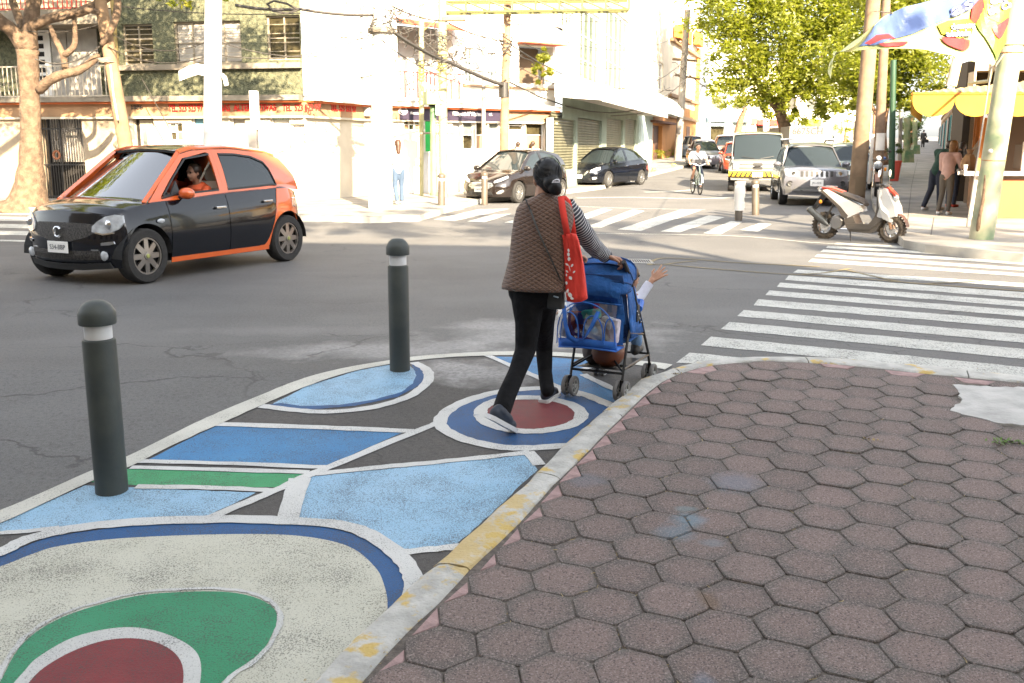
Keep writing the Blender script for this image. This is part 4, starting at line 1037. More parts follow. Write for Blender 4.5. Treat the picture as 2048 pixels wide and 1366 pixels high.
def bark(name, c): return mat(name, c, .95, 0, .4, 7, 1.0, 22, bdist=.03)
M_bark = bark('grey brown bark', (.125, .082, .052)); M_bark2 = bark('reddish bark', (.20, .11, .06))
def crown(name, blobs, n, size, m, parent, seed_, world=True, flat=.5):
    r = random.Random(seed_); mb = MB(); tot = sum(b[1][0]*b[1][1]*b[1][2] for b in blobs)**1.0
    for c, rad, *_ in blobs:
        k = max(3, int(n*(rad[0]*rad[1]*rad[2])/tot)); c = Vector(c); nc = max(4, k//95)
        for _c2 in range(nc):
            v = Vector((r.gauss(0, 1), r.gauss(0, 1), r.gauss(0, 1))).normalized()*r.uniform(.45, 1.0)
            cc = c+Vector((v.x*rad[0], v.y*rad[1], v.z*rad[2])); cr = min(rad)*r.uniform(.17, .40)
            for _l in range(k//nc):
                w_ = Vector((r.gauss(0, 1), r.gauss(0, 1), r.gauss(0, .75)))*cr*.62; p = cc+w_
                a = Vector((r.gauss(0, 1), r.gauss(0, 1), r.gauss(0, .55))).normalized()*size*r.uniform(.5, 1.15)
                b = a.cross(Vector((r.gauss(0, 1), r.gauss(0, 1), r.gauss(0, 1)))).normalized()*a.length*.36
                mb.add([p-a*.5, p+b*.5-a*.05, p+a*.5, p-b*.5-a*.05], [(0, 1, 2, 3)])
    return mb.build(name, m, parent, world=world, fix=False)
def limb(mb, pts, r, n=9):
    p = [Vector(q) for q in pts]; q = []; rr = []
    for i in range(len(p)-1):
        for j in range(4):
            t = j/4; a = p[max(i-1, 0)]; b, c = p[i], p[i+1]; d = p[min(i+2, len(p)-1)]
            q.append(.5*(2*b+(c-a)*t+(2*a-5*b+4*c-d)*t*t+(3*b-a-3*c+d)*t**3)); rr.append(r[i]+(r[i+1]-r[i])*t)
    q.append(p[-1]); rr.append(r[-1])
    mb.tube(q, [x*random.uniform(.93, 1.07) for x in rr], n); return mb
YT = 24.6
lt = thing('street_tree', 'thick street tree with forking bare limbs at the left edge, trunk flaring below', 'tree', G(60, 412, .13))
tb = MB()
limb(tb, [P(52, 428, YT), P(58, 398, YT), P(62, 330, YT), P(61, 240, YT), P(58, 160, YT), P(55, 100, YT)], [.80, .46, .30, .24, .23, .25], 14)
limb(tb, [P(55, 100, YT), P(60, 50, YT), P(68, 0, YT), P(76, -60, YT+.3)], [.25, .18, .17, .14], 12)
limb(tb, [P(52, 100, YT), P(25, 62, YT-.2), P(0, 42, YT-.5), P(-60, -10, YT-1)], [.20, .17, .15, .12], 10)
limb(tb, [P(48, 60, YT), P(33, 25, YT+.2), P(22, -8, YT+.3), P(5, -70, YT)], [.11, .10, .09, .07], 8)
limb(tb, [P(64, 52, YT), P(95, 38, YT-.2), P(130, 30, YT-.4), P(165, 22, YT-.2), P(200, 5, YT), P(240, -20, YT)], [.13, .12, .11, .11, .10, .07], 9)
limb(tb, [P(78, 180, YT), P(100, 160, YT-.2), P(128, 148, YT-.3), P(158, 140, YT-.3), P(185, 122, YT-.2), P(197, 110, YT-.1)], [.13, .12, .11, .10, .09, .06], 9)
limb(tb, [P(131, 140, YT-.3), P(126, 110, YT-.35), P(112, 80, YT-.3), P(100, 52, YT-.3)], [.085, .08, .07, .05], 8)
limb(tb, [P(127, 112, YT-.35), P(148, 92, YT-.4), P(150, 60, YT-.4), P(146, 15, YT-.4)], [.075, .07, .06, .05], 8)
tb.wb('trunk', M_bark, lt, smooth='all')
crown('crown', [(P(30, -170, YT), (3.2, 2.5, 1.6)), (P(-160, -150, YT-1), (2.6, 2.4, 1.8)), (P(200, -190, YT), (2.8, 2.4, 1.4))], 5200, .17, M_leaf, lt, 5)
crown('hanging_twig', [(P(345, 5, YT-.6), (.42, .4, .25)), (P(425, -12, YT-.6), (.5, .4, .22)), (P(475, 3, YT-.6), (.35, .3, .16))], 260, .15, M_leafy, lt, 6)
def pole(name, label, p0, p1, r0, r1, m, group=None, n=12, extra=None, cat='utility pole'):
    t = thing(name, label, cat, p0, group=group); mb = MB(); p0, p1 = Vector(p0), Vector(p1)
    mb.tube([p0-Vector((0, 0, .05))]+[p0.lerp(p1, k/5) for k in range(1, 6)], [r0+(r1-r0)*k/5 for k in range(6)], n); mb.wb('shaft', m, t, smooth=True); return t
M_wood = mat('weathered pole wood', (.17, .115, .07), .9, 0, .3, 3, .6, 12)
M_woodl = mat('pale weathered pole wood', (.22, .14, .08), .9, 0, .3, 3, .6, 12)
M_wpole = mat('whitewashed pole', (.60, .57, .52), .8, 0, .1, 2)
M_gpole = mat('grey concrete pole', (.22, .20, .18), .85, 0, .2, 3)
M_green = mat('chipped green paint', (.07, .15, .07), .6, 0, .2, 3, col2=(.22, .22, .12), detail=7)
M_paleg = mat('pale yellow green paint', (.26, .25, .12), .6, 0, .25, 3, col2=(.34, .30, .17))
def LP(px0, py0, px1, py1, Y): return P(px0, py0, Y), P(px1, py1, Y)
a, b = LP(272, 412, 190, -60, 24.2)
wl = pole('wooden_pole', 'pale wooden utility pole leaning left beside the thick street tree', a, b, .19, .13, M_woodl)
mb = MB(); limb(mb, [P(204, 90, 24.1), P(222, 60, 23.9), P(235, 20, 23.9), P(232, -30, 24)], [.07, .08, .09, .08]); limb(mb, [P(200, 25, 24.1), P(165, 20, 24), P(120, 38, 24)], [.07, .06, .05])
mb.wb('tree_limb', M_bark, lt, smooth='all')
for k in range(3):
    q = P(211+k*2, 118+k*3, 24.15); mb = MB(); mb.tube([q+Vector((.19*math.cos(t), .19*math.sin(t), 0)) for t in [j*PI/6 for j in range(12)]], .014, 5, close=True); mb.wb('strap', M_ledge, wl)
mb = MB(); mb.tube([P(221, 130, 23.9), P(227, 190, 23.9), P(236, 240, 23.9)], .02, 6); mb.wb('cable', M_wpole, wl)
a, b = LP(424, 420, 427, -60, 21.5)
wp = pole('white_pole', 'thick whitewashed pole with a curved arm behind the orange and black car', a, b, .20, .17, M_wpole)
mb = MB(); q = [P(410, 140, 21.4), P(395, 137, 21.3), P(378, 142, 21.2), P(358, 152, 21.1)]; rows = [[v+Vector((0, 0, h)) for v in q] for h in (.10, -.12)]
rows[1][3] += Vector((0, 0, .02)); mb.slab(rows, (0, .05, 0)); mb.wb('arm', M_wpole, wp)
mb = MB(); q = [P(440, 148, 21.4), P(448, 155, 21.3), P(452, 172, 21.2)]; mb.slab([[v+Vector((-.03, 0, 0)) for v in q], [v+Vector((.05, 0, .02)) for v in q]], (0, .04, 0)); mb.wb('bracket', M_wpole, wp)
a, b = LP(514, 425, 513, 182, 22.0)
tp = thing('sign_post', 'slim square white post with a grey foot behind the small car roof', 'post', a)
mb = MB(); mb.box((a+b)/2+Vector((0, 0, .9)), (.17, .14, (b-a).length-1.8)); mb.wb('upper_shaft', M_wpole, tp); mb = MB(); mb.box(a+Vector((0, 0, .9)), (.19, .16, 1.8)); mb.wb('foot', M_gpole, tp)
a, b = LP(762, 418, 765, -60, 23.9)
bp2 = pole('utility_pole', 'thick white utility pole standing in a big white block beside the woman in jeans', a, b, .27, .22, M_wpole, n=16)
bc = G(761, 416, .13); mb = MB(); mb.box(bc+Vector((0, 0, .42)), (.50, .5, .84)); mb.wb('block', M_wpole, bp2, bevel=.02)
mb = MB(); mb.box(bc+Vector((0, 0, 1.0)), (.54, .54, .30)); mb.wb('block_cap', M_wpole, bp2, bevel=.02)
mb = MB(); mb.lathe([(.2, -.08), (.33, -.05), (.33, .05), (.2, .08)], P(764, 62, 23.9)); mb.wb('band', M_ledge, bp2)
M_gant = mat('pale green yellow gantry', (.13, .125, .04), .6, 0, .2, 2)
YG = 29.5
ga = thing('sign_gantry', 'pale yellow green sign gantry with a lattice arm reaching right over the street', 'gantry', G(887, 398, .13))
g0, g1 = P(887, 398, YG), P(884, -40, YG); mb = MB(); mb.tube([g0, g1], .125, 14); mb.wb('post', M_paleg, ga, smooth=True)
g2_, g3_ = P(843, 392, YG+.4), P(843, -40, YG+.4); mb = MB(); mb.tube([g2_, g2_.lerp(g3_, .5), g3_], [.06, .075, .075], 10); mb.wb('post', M_paleg, ga, smooth=True)
at, ab = P(885, 3, YG), P(885, 24, YG); bt, bb = P(1258, -2, YG), P(1258, 19, YG)
for q0, q1 in ((at, bt), (ab, bb)):
    for dy in (0, .45): mb = MB(); mb.tube([q0+Vector((0, dy, 0)), q1+Vector((0, dy, 0))], .038, 6); mb.wb('chord', M_gant, ga)
for k in range(9):
    t = k/8; u = at.lerp(bt, t); v = ab.lerp(bb, t); mb = MB(); mb.tube([u, v], .035, 5); mb.wb('web', M_gant, ga)
    mb = MB(); mb.tube([v, v+Vector((0, .45, 0))], .02, 5); mb.wb('web', M_gant, ga)
    if k < 8: mb = MB(); mb.tube([u, ab.lerp(bb, (k+1)/8)], .032, 5); mb.wb('web', M_gant, ga)
mb = MB(); mb.tube([P(848, 60, YG), P(885, 32, YG)], .02, 5); mb.wb('web', M_gant, ga)
mb = MB(); mb.box(P(908, 38, YG), (.66, .3, .10)); mb.wb('plate', M_band, ga)
mb = MB(); q = P(866, 266, YG+.1); mb.tube([P(841, 267, YG), P(892, 264, YG)], .03, 6); mb.wb('clamp', M_ledge, ga)
M_hz = mat('dark yellow stripe', (.30, .25, .03), .6)
for px, y0, y1, rr, YY in ((843, 126, 165, .08, YG+.4), (884, 108, 145, .13, YG)):
    for k in range(6):
        y = y0+(y1-y0)*k/6; mb = MB(); c = P(px, y, YY); mb.tube([c+Vector((rr*math.cos(t), rr*math.sin(t), .05*math.sin(t))) for t in [j*PI/6 for j in range(12)]], .018, 5, close=True); mb.wb('hazard_ring', M_hz, ga)
gs = thing('green_post', 'chipped green post carrying a pale green box between the white pole and the gantry', 'post', G(868, 391, .13))
a, b = LP(868, 391, 866, 205, 28.6); mb = MB(); mb.tube([a, b], [.115, .085], 14); mb.wb('shaft', M_green, gs, smooth=True)
mb = MB(); c = P(867, 196, 28.5); mb.box(c, (.50, .40, .36), rz=.35); mb.wb('box', mat('pale green box', (.18, .23, .12), .6), gs, bevel=.01)
mb = MB(); mb.lathe([(.14, -.06), (.10, .06)], P(866, 209, 28.6)); mb.wb('collar', M_bar, gs)
mb = MB(); mb.box(P(876, 220, 28.4), (.12, .1, .28)); mb.wb('meter_box', M_wpole, gs)
a, b = LP(1005, 402, 1016, -30, 30.2)
w2 = pole('wooden_pole', 'wooden utility pole with coiled cable standing behind the parked dark hatchback', a, b, .15, .11, M_woodl)
for k in range(5): mb = MB(); c = P(1012+k*.5, 78+k*7, 30.1); mb.tube([c+Vector((.20*math.cos(t)*(1-.1*k), .2*math.sin(t), .07*math.sin(2*t+k))) for t in [j*PI/7 for j in range(14)]], .018, 5, close=True); mb.wb('cable_coil', M_bar, w2)
mb = MB(); mb.lathe([(.16, -.22), (.16, .22)], P(1008, 180, 30.2)); mb.wb('dark_band', M_bar, w2)
mb = MB(); mb.box(P(1003, 58, 30.0), (.2, .2, .26)); mb.wb('lamp_box', M_ledge, w2)
a, b = LP(966, 395, 968, 60, 29.9)
pole('slim_post', 'slim pale grey post just left of the wooden pole behind the hatchback', a, b, .065, .055, M_gpole)
a, b = LP(1355, 326, 1375, 20, 62)
fp = pole('concrete_pole', 'leaning grey concrete utility pole by the orange wall far down the street', a, b, .24, .18, M_gpole)
mb = MB(); mb.tube([P(1345, 118, 62), P(1395, 122, 62)], .08, 6); mb.wb('crossarm', M_wood, fp)
mb = MB(); mb.tube([P(1350, 150, 62), P(1400, 158, 62)], .07, 6); mb.wb('crossarm', M_wood, fp)
a, b = LP(1532, 268, 1532, 210, 100)
pole('white_pole', 'white painted pole rising behind the grey van roof', P(1532, 285, 100), P(1532, 150, 100), .30, .28, M_wpole)
a, b = LP(1712, 404, 1752, -60, 25.6)
r1 = pole('wooden_pole', 'broad wooden pole with a torn white poster standing behind the white scooter', a, b, .215, .17, M_wood, n=14)
c = P(1728, 318, 25.6); mb = MB(); rows = []
for zz in (.62, .3, 0, -.3, -.62): rows.append([c+Vector((.02*zz, 0, zz))+Vector((.205*math.cos(t), .205*math.sin(t), 0)) for t in [-1.25+j*.12 for j in range(11)]])
mb.grid(rows); mb.wb('poster', M_wpole, r1)
mb = MB(); c = P(1714, 372, 25.6); rows = [[c+Vector((-.02*zz, 0, zz))+Vector((.226*math.cos(t), .226*math.sin(t), 0)) for t in [-2.1+j*.14 for j in range(10)]] for zz in (.24, .12, -.12, -.24)]; mb.grid(rows); mb.wb('stain_ring', mat('soot on pole', (.14, .10, .06), .9), r1)
a, b = LP(1754, 372, 1774, -30, 33)
r2 = pole('wooden_pole', 'second brown wooden pole with pasted papers, right of the broad one', a, b, .17, .13, mat('brown pole wood', (.17, .11, .07), .9, 0, .3, 3, .6, 12))
mb = MB(); c = P(1758, 285, 33); rows = [[c+Vector((.185*math.cos(t), .185*math.sin(t), zz)) for t in [-2.5+j*.2 for j in range(12)]] for zz in (.3, 0, -.25)]; mb.grid(rows); mb.wb('paper', M_wpole, r2)
pole('green_post', 'dark green post in the shade beside the brown wooden pole', P(1783, 355, 36), P(1787, 120, 36), .11, .1, mat('dark green post paint', (.012, .045, .02), .6))
pole('slim_post', 'thin pale post seen between the dark green post and the yellow awning', P(1799, 330, 46), P(1802, 222, 46), .09, .08, M_gpole)
a = G(1962, 478, .13); Yp = a.y; b = P(2046, -60, Yp)
gp_ = pole('green_pole', 'big chipped pale green pole leaning in front of the food stall at the right edge', a, b, .185, .165, mat('peeling green and cream paint', (.36, .34, .23), .6, 0, .2, 2.2, .2, 20, col2=(.10, .17, .09), lo=.42, hi=.70, detail=8), n=20)
for y in (90, 105, 320):
    c = P(1962+(478-y)*.157, y, Yp); mb = MB(); mb.tube([c+Vector((.18*math.cos(t), .18*math.sin(t), .01*math.sin(t))) for t in [j*PI/10 for j in range(20)]], .008, 5, close=True); mb.wb('wire_band', mat('rusty wire', (.3, .15, .06), .7), gp_)
mb = MB(); mb.tube([P(2004+ (0-y)*.0-(y)*.155+0, y, Yp-.16) for y in (0, 90, 200, 300, 400, 455)], .014, 6); mb.wb('cable', M_gpole, gp_)
mb = MB(); mb.ell(P(1981, 302, Yp-.17), .035); mb.wb('knob', M_wpole, gp_, smooth=True)
mb = MB(); limb(mb, [P(1955, 478, Yp-.05), P(1958, 440, Yp-.16), P(1966, 400, Yp-.17), P(1970, 350, Yp-.17)], [.03, .03, .025, .01]); mb.wb('climbing_stem', M_bark, gp_)
M_wire = mat('black cable', (.035, .03, .025), .6)
def cable(label, pts, r=.012, sag=.0, name='cable', group='overhead cables'):
    w_ = []
    for i in range(len(pts)-1):
        a, b = Vector(pts[i]), Vector(pts[i+1])
        for k in range(10):
            t = k/10; w_.append(a.lerp(b, t)-Vector((0, 0, 4*sag*t*(1-t))))
    w_.append(Vector(pts[-1])); mb = MB(); mb.tube(w_, r, 5)
    return mb.build(name, M_wire, None, label=label, cat='cable', group=group)
cable('thick bundled cable running from the corner house to the thick white pole', [P(470, 10, 23), P(600, 18, 23.5), P(760, 30, 23.8)], .035, .05)
cable('thick cable bundle from the thick white pole down towards the wooden pole behind the hatchback', [P(762, 45, 23.9), P(830, 92, 26), P(900, 125, 28), P(1005, 170, 30)], .05, .03)
cable('long sagging cable from the wooden pole to the far concrete pole', [P(1010, 160, 30), P(1380, 150, 60)], .028, 1.5)
cable('upper sagging cable from the wooden pole to the far concrete pole', [P(1014, 85, 30), P(1372, 118, 60)], .022, 1.5)
cable('cable from the thick white pole over the gantry to the wooden pole', [P(770, 5, 24), P(890, 42, 28), P(1012, 82, 30)], .02, .1)
cable('thin cable falling steeply from the gantry arm past the wooden pole', [P(935, 25, 29), P(1060, 120, 33), P(1200, 180, 45)], .015, .2)
cable('lower thin cable along the white shop fronts', [P(770, 88, 24), P(1000, 175, 30)], .014, .3)
cable('thin cable crossing the stuccoed front from the leaning pole', [P(70, 118, 24), P(205, 88, 24.1)], .016, .25)
cable('thin cable drooping across the stuccoed windows', [P(206, 88, 24.2), P(425, 108, 22), P(760, 60, 23.8)], .012, .3)
cable('second thin cable across the stuccoed windows', [P(212, 60, 24.2), P(425, 78, 22), P(760, 84, 23.8)], .011, .35)
cable('slack guy wire from the sill ledge down to the lower wall', [P(284, 158, 26.5), P(352, 280, 26.3)], .012, 0)
cable('thin cable over the upper stucco wall', [P(0, 50, 24.5), P(210, 45, 24.2)], .012, .2)
cable('thin cable from the far concrete pole into the big tree', [P(1380, 150, 61), P(1445, 185, 58)], .03, .2)
cable('high thin cable above the glazed building', [P(1020, 30, 31), P(1400, 0, 62)], .012, .6)
cable('thin wire crossing the glazed front', [P(1012, 70, 30), P(1300, 130, 50)], .012, .5)
cable('low service wire along the white awning', [P(1165, 232, 42), P(1340, 215, 56)], .02, .15)
cable('cable loop hanging over the stuccoed window', [P(535, 8, 23.2), P(545, 22, 23.2), P(575, 27, 23.2), P(596, 20, 23.2), P(575, 8, 23.2), P(548, 2, 23.2), P(533, 9, 23.2)], .025, 0)
for k, (x0, y0, x1, y1, Y0_, Y1_) in enumerate(((610, 35, 762, 70, 24, 24), (620, 60, 750, 48, 26, 24), (628, 110, 745, 150, 26.5, 24.2), (612, 25, 745, 22, 26, 24))):
    cable('%s thin stray wire on the white chamfered corner' % ('second', 'third', 'lowest', 'topmost')[k], [P(x0, y0, Y0_), P(x1, y1, Y1_)], .010, .25)
for q in (('wire along the top of the stucco wall to the corner', (236, 12, 26.5), (615, 26, 26.3), .1), ('wire dropping from the thick white pole to the red railing', (770, 40, 24), (800, 150, 29), .1), ('wire from the gantry post to the plant opening', (890, 60, 29), (1045, 110, 33), .25),
        ('twin upper wire beside the wooden pole top', (1018, 40, 30), (1372, 60, 61), 1.0), ('faint wire over the white awning', (1012, 120, 30), (1340, 175, 56), .9), ('wire rising to the upper right over the glazed front', (1014, 50, 30), (1290, -20, 40), .3), ('slack wire between the thin posts and the wooden pole', (846, 80, 29.5), (1008, 140, 30), .35), ('wire from the far pole towards the hanging cloths', (1376, 60, 62), (1440, 30, 75), .4)):
    cable(q[0], [P(*q[1]), P(*q[2])], .013, q[3])
rr = random.Random(8)
for nm, c, n, s, lab in (('cable_tangle', P(772, 40, 23.6), 30, .35, 'tangle of loose wires round the top of the thick white pole'), ('cable_tangle', P(855, 92, 27), 34, .45, 'knot of wires hanging left of the gantry post'), ('cable_tangle', P(895, 108, 28.6), 34, .45, 'knot of wires hanging right at the gantry post'), ('cable_tangle', P(1382, 150, 61.5), 16, 1.0, 'tangle of wires on the far leaning concrete pole')):
    mb = MB()
    for _ in range(n):
        p = c+Vector((rr.gauss(0, s), rr.gauss(0, s*.4), rr.gauss(0, s*.55))); q = [p]
        for _k in range(4): q.append(q[-1]+Vector((rr.gauss(0, s*.3), rr.gauss(0, s*.2), rr.gauss(0, s*.25))))
        limb(mb, q, [.008*(1+s)]*5, 4)
    tag(mb.build(nm, M_wire, None, fix=False), lab, 'cables')['kind'] = 'stuff'
bt_ = thing('big_tree', 'big bright yellow green tree overhanging the side street in the upper right', 'tree', P(1560, 292, 62))
tb = MB()
limb(tb, [P(1572, 300, 60), P(1570, 255, 60), P(1560, 215, 60), P(1575, 150, 60), P(1590, 80, 60)], [.45, .36, .34, .30, .2], 10)
limb(tb, [P(1562, 215, 60), P(1600, 160, 59), P(1650, 110, 58)], [.28, .22, .12]); limb(tb, [P(1560, 225, 60), P(1520, 170, 60), P(1480, 120, 61)], [.25, .2, .12])
tb.wb('trunk', M_bark, bt_, smooth='all')
bl = [((1455, 20), (2.6, 2.4, 1.9)), ((1475, 110), (1.9, 2, 1.7)), ((1540, 60), (2.6, 2.6, 2.2)), ((1555, 155), (2.3, 2.3, 1.6)), ((1620, 20), (2.8, 2.6, 2)), ((1640, 120), (2.6, 2.6, 2.1)), ((1650, 200), (1.9, 2, 1.1)), ((1610, 232), (1.3, 1.3, .7)), ((1540, 205), (1.4, 1.4, .8)), ((1712, 45), (2.6, 2.6, 2.2)), ((1715, 160), (2.2, 2.2, 1.9)), ((1480, -50), (2.4, 2.2, 1.8)), ((1620, -70), (3.2, 2.4, 2)), ((1745, -60), (2.6, 2.4, 2)), ((1465, 180), (1.3, 1.3, .9))]
crown('crown', [(P(x, y, 58), r) for (x, y), r in bl], 60000, .34, M_leaf, bt_, 12)
nt_ = thing('leafy_tree', 'nearer green tree behind the wooden poles, its crown under the loose banner', 'tree', P(1768, 318, 44))
tb = MB(); limb(tb, [P(1768, 330, 44), P(1766, 270, 44), P(1772, 215, 44), P(1785, 150, 44)], [.2, .16, .14, .08]); limb(tb, [P(1768, 250, 44), P(1745, 215, 43.5), P(1725, 180, 43.5)], [.1, .08, .05]); tb.wb('trunk', M_bark2, nt_, smooth='all')
crown('crown', [(P(x, y, 43), r) for (x, y), r in [((1770, 60), (1.9, 1.8, 1.5)), ((1780, 140), (2.0, 1.8, 1.3)), ((1830, 130), (1.5, 1.6, 1.4)), ((1738, 180), (1.2, 1.2, .9)), ((1808, 190), (1.3, 1.3, .75)), ((1850, 60), (1.6, 1.6, 1.4)), ((1860, 170), (.8, .8, .6)), ((1700, 120), (1.4, 1.4, 1.2)), ((1780, -20), (2.2, 1.8, 1.3))]], 26000, .25, M_leaf, nt_, 14)
ft = thing('distant_tree', 'slanting reddish trunked tree in front of the distant white shop', 'tree', P(1470, 275, 92))
tb = MB(); limb(tb, [P(1472, 285, 92), P(1480, 245, 92), P(1492, 215, 92)], [.35, .28, .2]); tb.wb('trunk', M_bark2, ft, smooth='all')
crown('crown', [(P(1462, 195, 92), (2.2, 2, 1.6)), (P(1490, 180, 92), (2.4, 2, 1.6)), (P(1440, 175, 92), (1.6, 2, 1.2))], 2600, .34, M_leafy, ft, 15)
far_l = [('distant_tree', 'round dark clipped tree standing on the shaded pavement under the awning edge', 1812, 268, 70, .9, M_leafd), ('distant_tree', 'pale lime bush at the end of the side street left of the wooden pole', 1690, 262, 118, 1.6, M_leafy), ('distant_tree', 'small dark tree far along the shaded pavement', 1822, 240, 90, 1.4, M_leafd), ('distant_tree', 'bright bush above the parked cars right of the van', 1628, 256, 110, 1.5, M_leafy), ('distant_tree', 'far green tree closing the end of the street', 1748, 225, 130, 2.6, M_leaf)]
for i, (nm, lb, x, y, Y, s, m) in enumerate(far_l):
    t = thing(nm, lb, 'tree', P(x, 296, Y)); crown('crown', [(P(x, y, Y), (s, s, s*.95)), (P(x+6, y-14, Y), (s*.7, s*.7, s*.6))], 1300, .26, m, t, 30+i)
    mb = MB(); limb(mb, [P(x, 300, Y), P(x, y+10, Y), P(x+3, y-5, Y)], [.2, .16, .1]); mb.wb('trunk', M_bark2, t)
pb = thing('balcony_plant', 'bright yellow green bush filling the opening under the red brown awning', 'plant', P(1084, 165, 33.6))
crown('foliage', [(P(1086, 135, 33.8), (.36, .25, .50)), (P(1072, 150, 33.8), (.28, .2, .3)), (P(1096, 110, 33.8), (.25, .2, .28))], 1900, .15, M_leafy, pb, 41)
mb = MB(); limb(mb, [P(1083, 168, 33.8), P(1084, 145, 33.8), P(1088, 120, 33.8)], [.03, .025, .015]); mb.wb('stem', M_bark2, pb)
mb_t = thing('weed_border', 'strip of green weeds along the foot of the orange wall', 'plants', G(1335, 318, .13)); mb_t['kind'] = 'stuff'
bl = []
for k in range(9):
    t = k/8; g = G(1300+t*66, 321-t*13, .13); bl.append((g+Vector((.2, -.2, .3)), (.7, .4, .35)))
crown('foliage', bl, 1300, .13, M_leaf, mb_t, 43)
def shade_tree(label, base, blobs, n, seed_, size=.16):
    t = thing('street_tree', label, 'tree', base); mb = MB(); b = Vector(base); c = Vector(blobs[0][0])
    limb(mb, [b, b+Vector((0, 0, 2.5)), b.lerp(c, .6)+Vector((0, 0, .6)), c], [.2, .17, .13, .08]); mb.wb('trunk', M_bark, t)
    crown('crown', blobs, n, size, M_leaf, t, seed_)
shade_tree('street tree behind the photographer whose leaves dapple the junction', (8.6, -2.5, 0), [((9, -3, 11.2), (3, 1.8, 1.3)), ((3.6, -2.6, 11), (2.4, 1.6, 1.1)), ((14, -4.5, 10.8), (2.6, 1.8, 1.2)), ((6.5, .5, 11), (2.4, 1.2, .9))], 11000, 51, .24)
shade_tree('street tree near the left kerb outside the picture', (-5, -1.5, 0), [((-2.2, -1.6, 10.8), (3, 1.5, 1.1)), ((-8, -.8, 11), (3, 1.6, 1.2)), ((0, 2.0, 11), (2.4, 1.0, .8))], 11000, 52, .24)
shade_tree('street tree on the left far corner outside the picture', (-19, 19.5, .1), [((-8.0, 19.6, 8.2), (3.0, 1.8, 1.5)), ((-12, 20.2, 8.0), (3, 1.8, 1.6)), ((-4.4, 19.2, 7.8), (1.8, 1.4, 1.3))], 15000, 53, .24)
# ================================================================ FOOD STALL
M_or = mat('orange stall paint', (.42, .13, .012), .6, 0, .1, 2); M_orp = mat('pale orange panel', (.25, .07, .014), .6, 0, .1, 2)
M_yaw = mat('yellow awning canvas', (.37, .20, .012), .8, 0, .15, 2.5)
M_cnt = mat('white counter top', (.55, .52, .48), .3); M_steel = mat('scratched steel', (.55, .55, .53), .3, .8)
KA = Vector((9.5, 20.5)); kd = Vector((.40, .917)); kx = Vector((1, -.03)).normalized()
def K(u, v, z=0): q = KA+kx*u+kd*v; return Vector((q.x, q.y, z+.13))
ks = thing('food_stall', 'orange street food stall with white counters beneath a scalloped yellow awning', 'stall', K(0, 0))
def kbox(name, u0, u1, v0, v1, z0, z1, m, parent=None, **k):
    mb = MB(); q = [K(u, v, z) for z in (z0, z1) for u, v in ((u0, v0), (u1, v0), (u1, v1), (u0, v1))]
    mb.add(q, [(0, 3, 2, 1), (4, 5, 6, 7), (0, 1, 5, 4), (1, 2, 6, 5), (2, 3, 7, 6), (3, 0, 4, 7)]); o = mb.build(name, m, parent or ks, world=(parent is None))
    if parent is not None: _reloc(parent, ks)
    return o
kbox('side_panel', 0, .06, .0, 5.2, 0, .98, mat('brown side panel', (.30, .15, .06), .6, 0, .2, 2)); kbox('front_panel', .065, 5, -.02, .05, 0, .80, M_orp)
kbox('counter', -.22, 5, -.25, .35, .88, .96, M_cnt); kbox('counter', -.34, .12, .36, 5.2, .88, .95, M_cnt)
kbox('corner_post', .02, .40, .02, .22, .97, 2.6, M_or); kbox('corner_foot', -.02, .07, -.04, -.022, 0, .88, M_cnt)
kbox('post', .0, .22, 2.5, 2.75, .97, 2.6, M_or); kbox('post', 2.6, 2.85, .05, .3, .97, 2.6, M_or); kbox('post', .0, .22, 5.1, 5.3, 0, 2.6, M_or)
kbox('back_wall', .3, 5, 5.0, 5.15, 0, 2.6, mat('brown back wall', (.16, .10, .06), .8)); kbox('floor', .07, 5, .05, 5.0, .0, .05, M_gray_in)
kbox('beam', 0, 5, -.05, .1, 2.42, 2.55, M_or); kbox('beam', -.05, .1, .1, 5.2, 2.42, 2.55, M_or)
kbox('white_panel', 3.2, 5, -.03, -.021, .05, .5, M_cnt)
for i, u in enumerate((.95, 1.75)):
    dc = thing('display_case', ['left white framed glass display case on the stall counter', 'right white framed glass display case with bright front on the stall counter'][i], 'display case', K(u, .0, .96))
    c0 = K(u, -.15, .96)
    for (a, b) in (((0, 0), (.7, 0)), ((0, .55), (.7, .55))):
        mb = MB(); mb.box(c0+Vector((.35, .02, .03+a[1]*1.0)), (.72, .05, .05)); mb.wb('frame', M_framew, dc)
    for x in (.0, .7): mb = MB(); mb.box(c0+Vector((x, .02, .3)), (.05, .052, .58)); mb.wb('frame', M_framew, dc)
    mb = MB(); mb.box(c0+Vector((.35, .04, .3)), (.66, .01, .5)); mb.wb('pane', M_glassp, dc)
    mb = MB(); mb.box(c0+Vector((.35, .25, .3)), (.68, .36, .48)); mb.wb('case_body', [M_gray_in, M_framew][i], dc)
sc = thing('display_case', 'sloping glass food case standing on the side counter behind the orange post', 'display case', K(0, 1.6, .95))
mb = MB(); mb.prism([K(-.3, 1.2, .95), K(.1, 1.2, .95), K(.1, 1.2, 1.6)], (kd.x*1.2, kd.y*1.2, 0)); mb.wb('glass', mat('case glass', (.35, .36, .34), .1, spec=.9), sc)
mb = MB(); mb.tube([K(-.3, 1.2, .96), K(.1, 1.2, 1.61), K(.1, 2.4, 1.61), K(-.3, 2.4, .96)], .02, 6); mb.wb('frame', M_steel, sc)
bg_ = thing('paper_bag', 'crumpled brown bag standing on the side counter in front of the customers', 'bag', K(-.15, .75, .95))
mb = MB(); mb.ell(K(-.12, .75, 1.12), (.17, .15, .2), None, 10, 7); 
for v in mb.v: v += Vector((random.uniform(-.02, .02), random.uniform(-.02, .02), random.uniform(-.02, .02)))
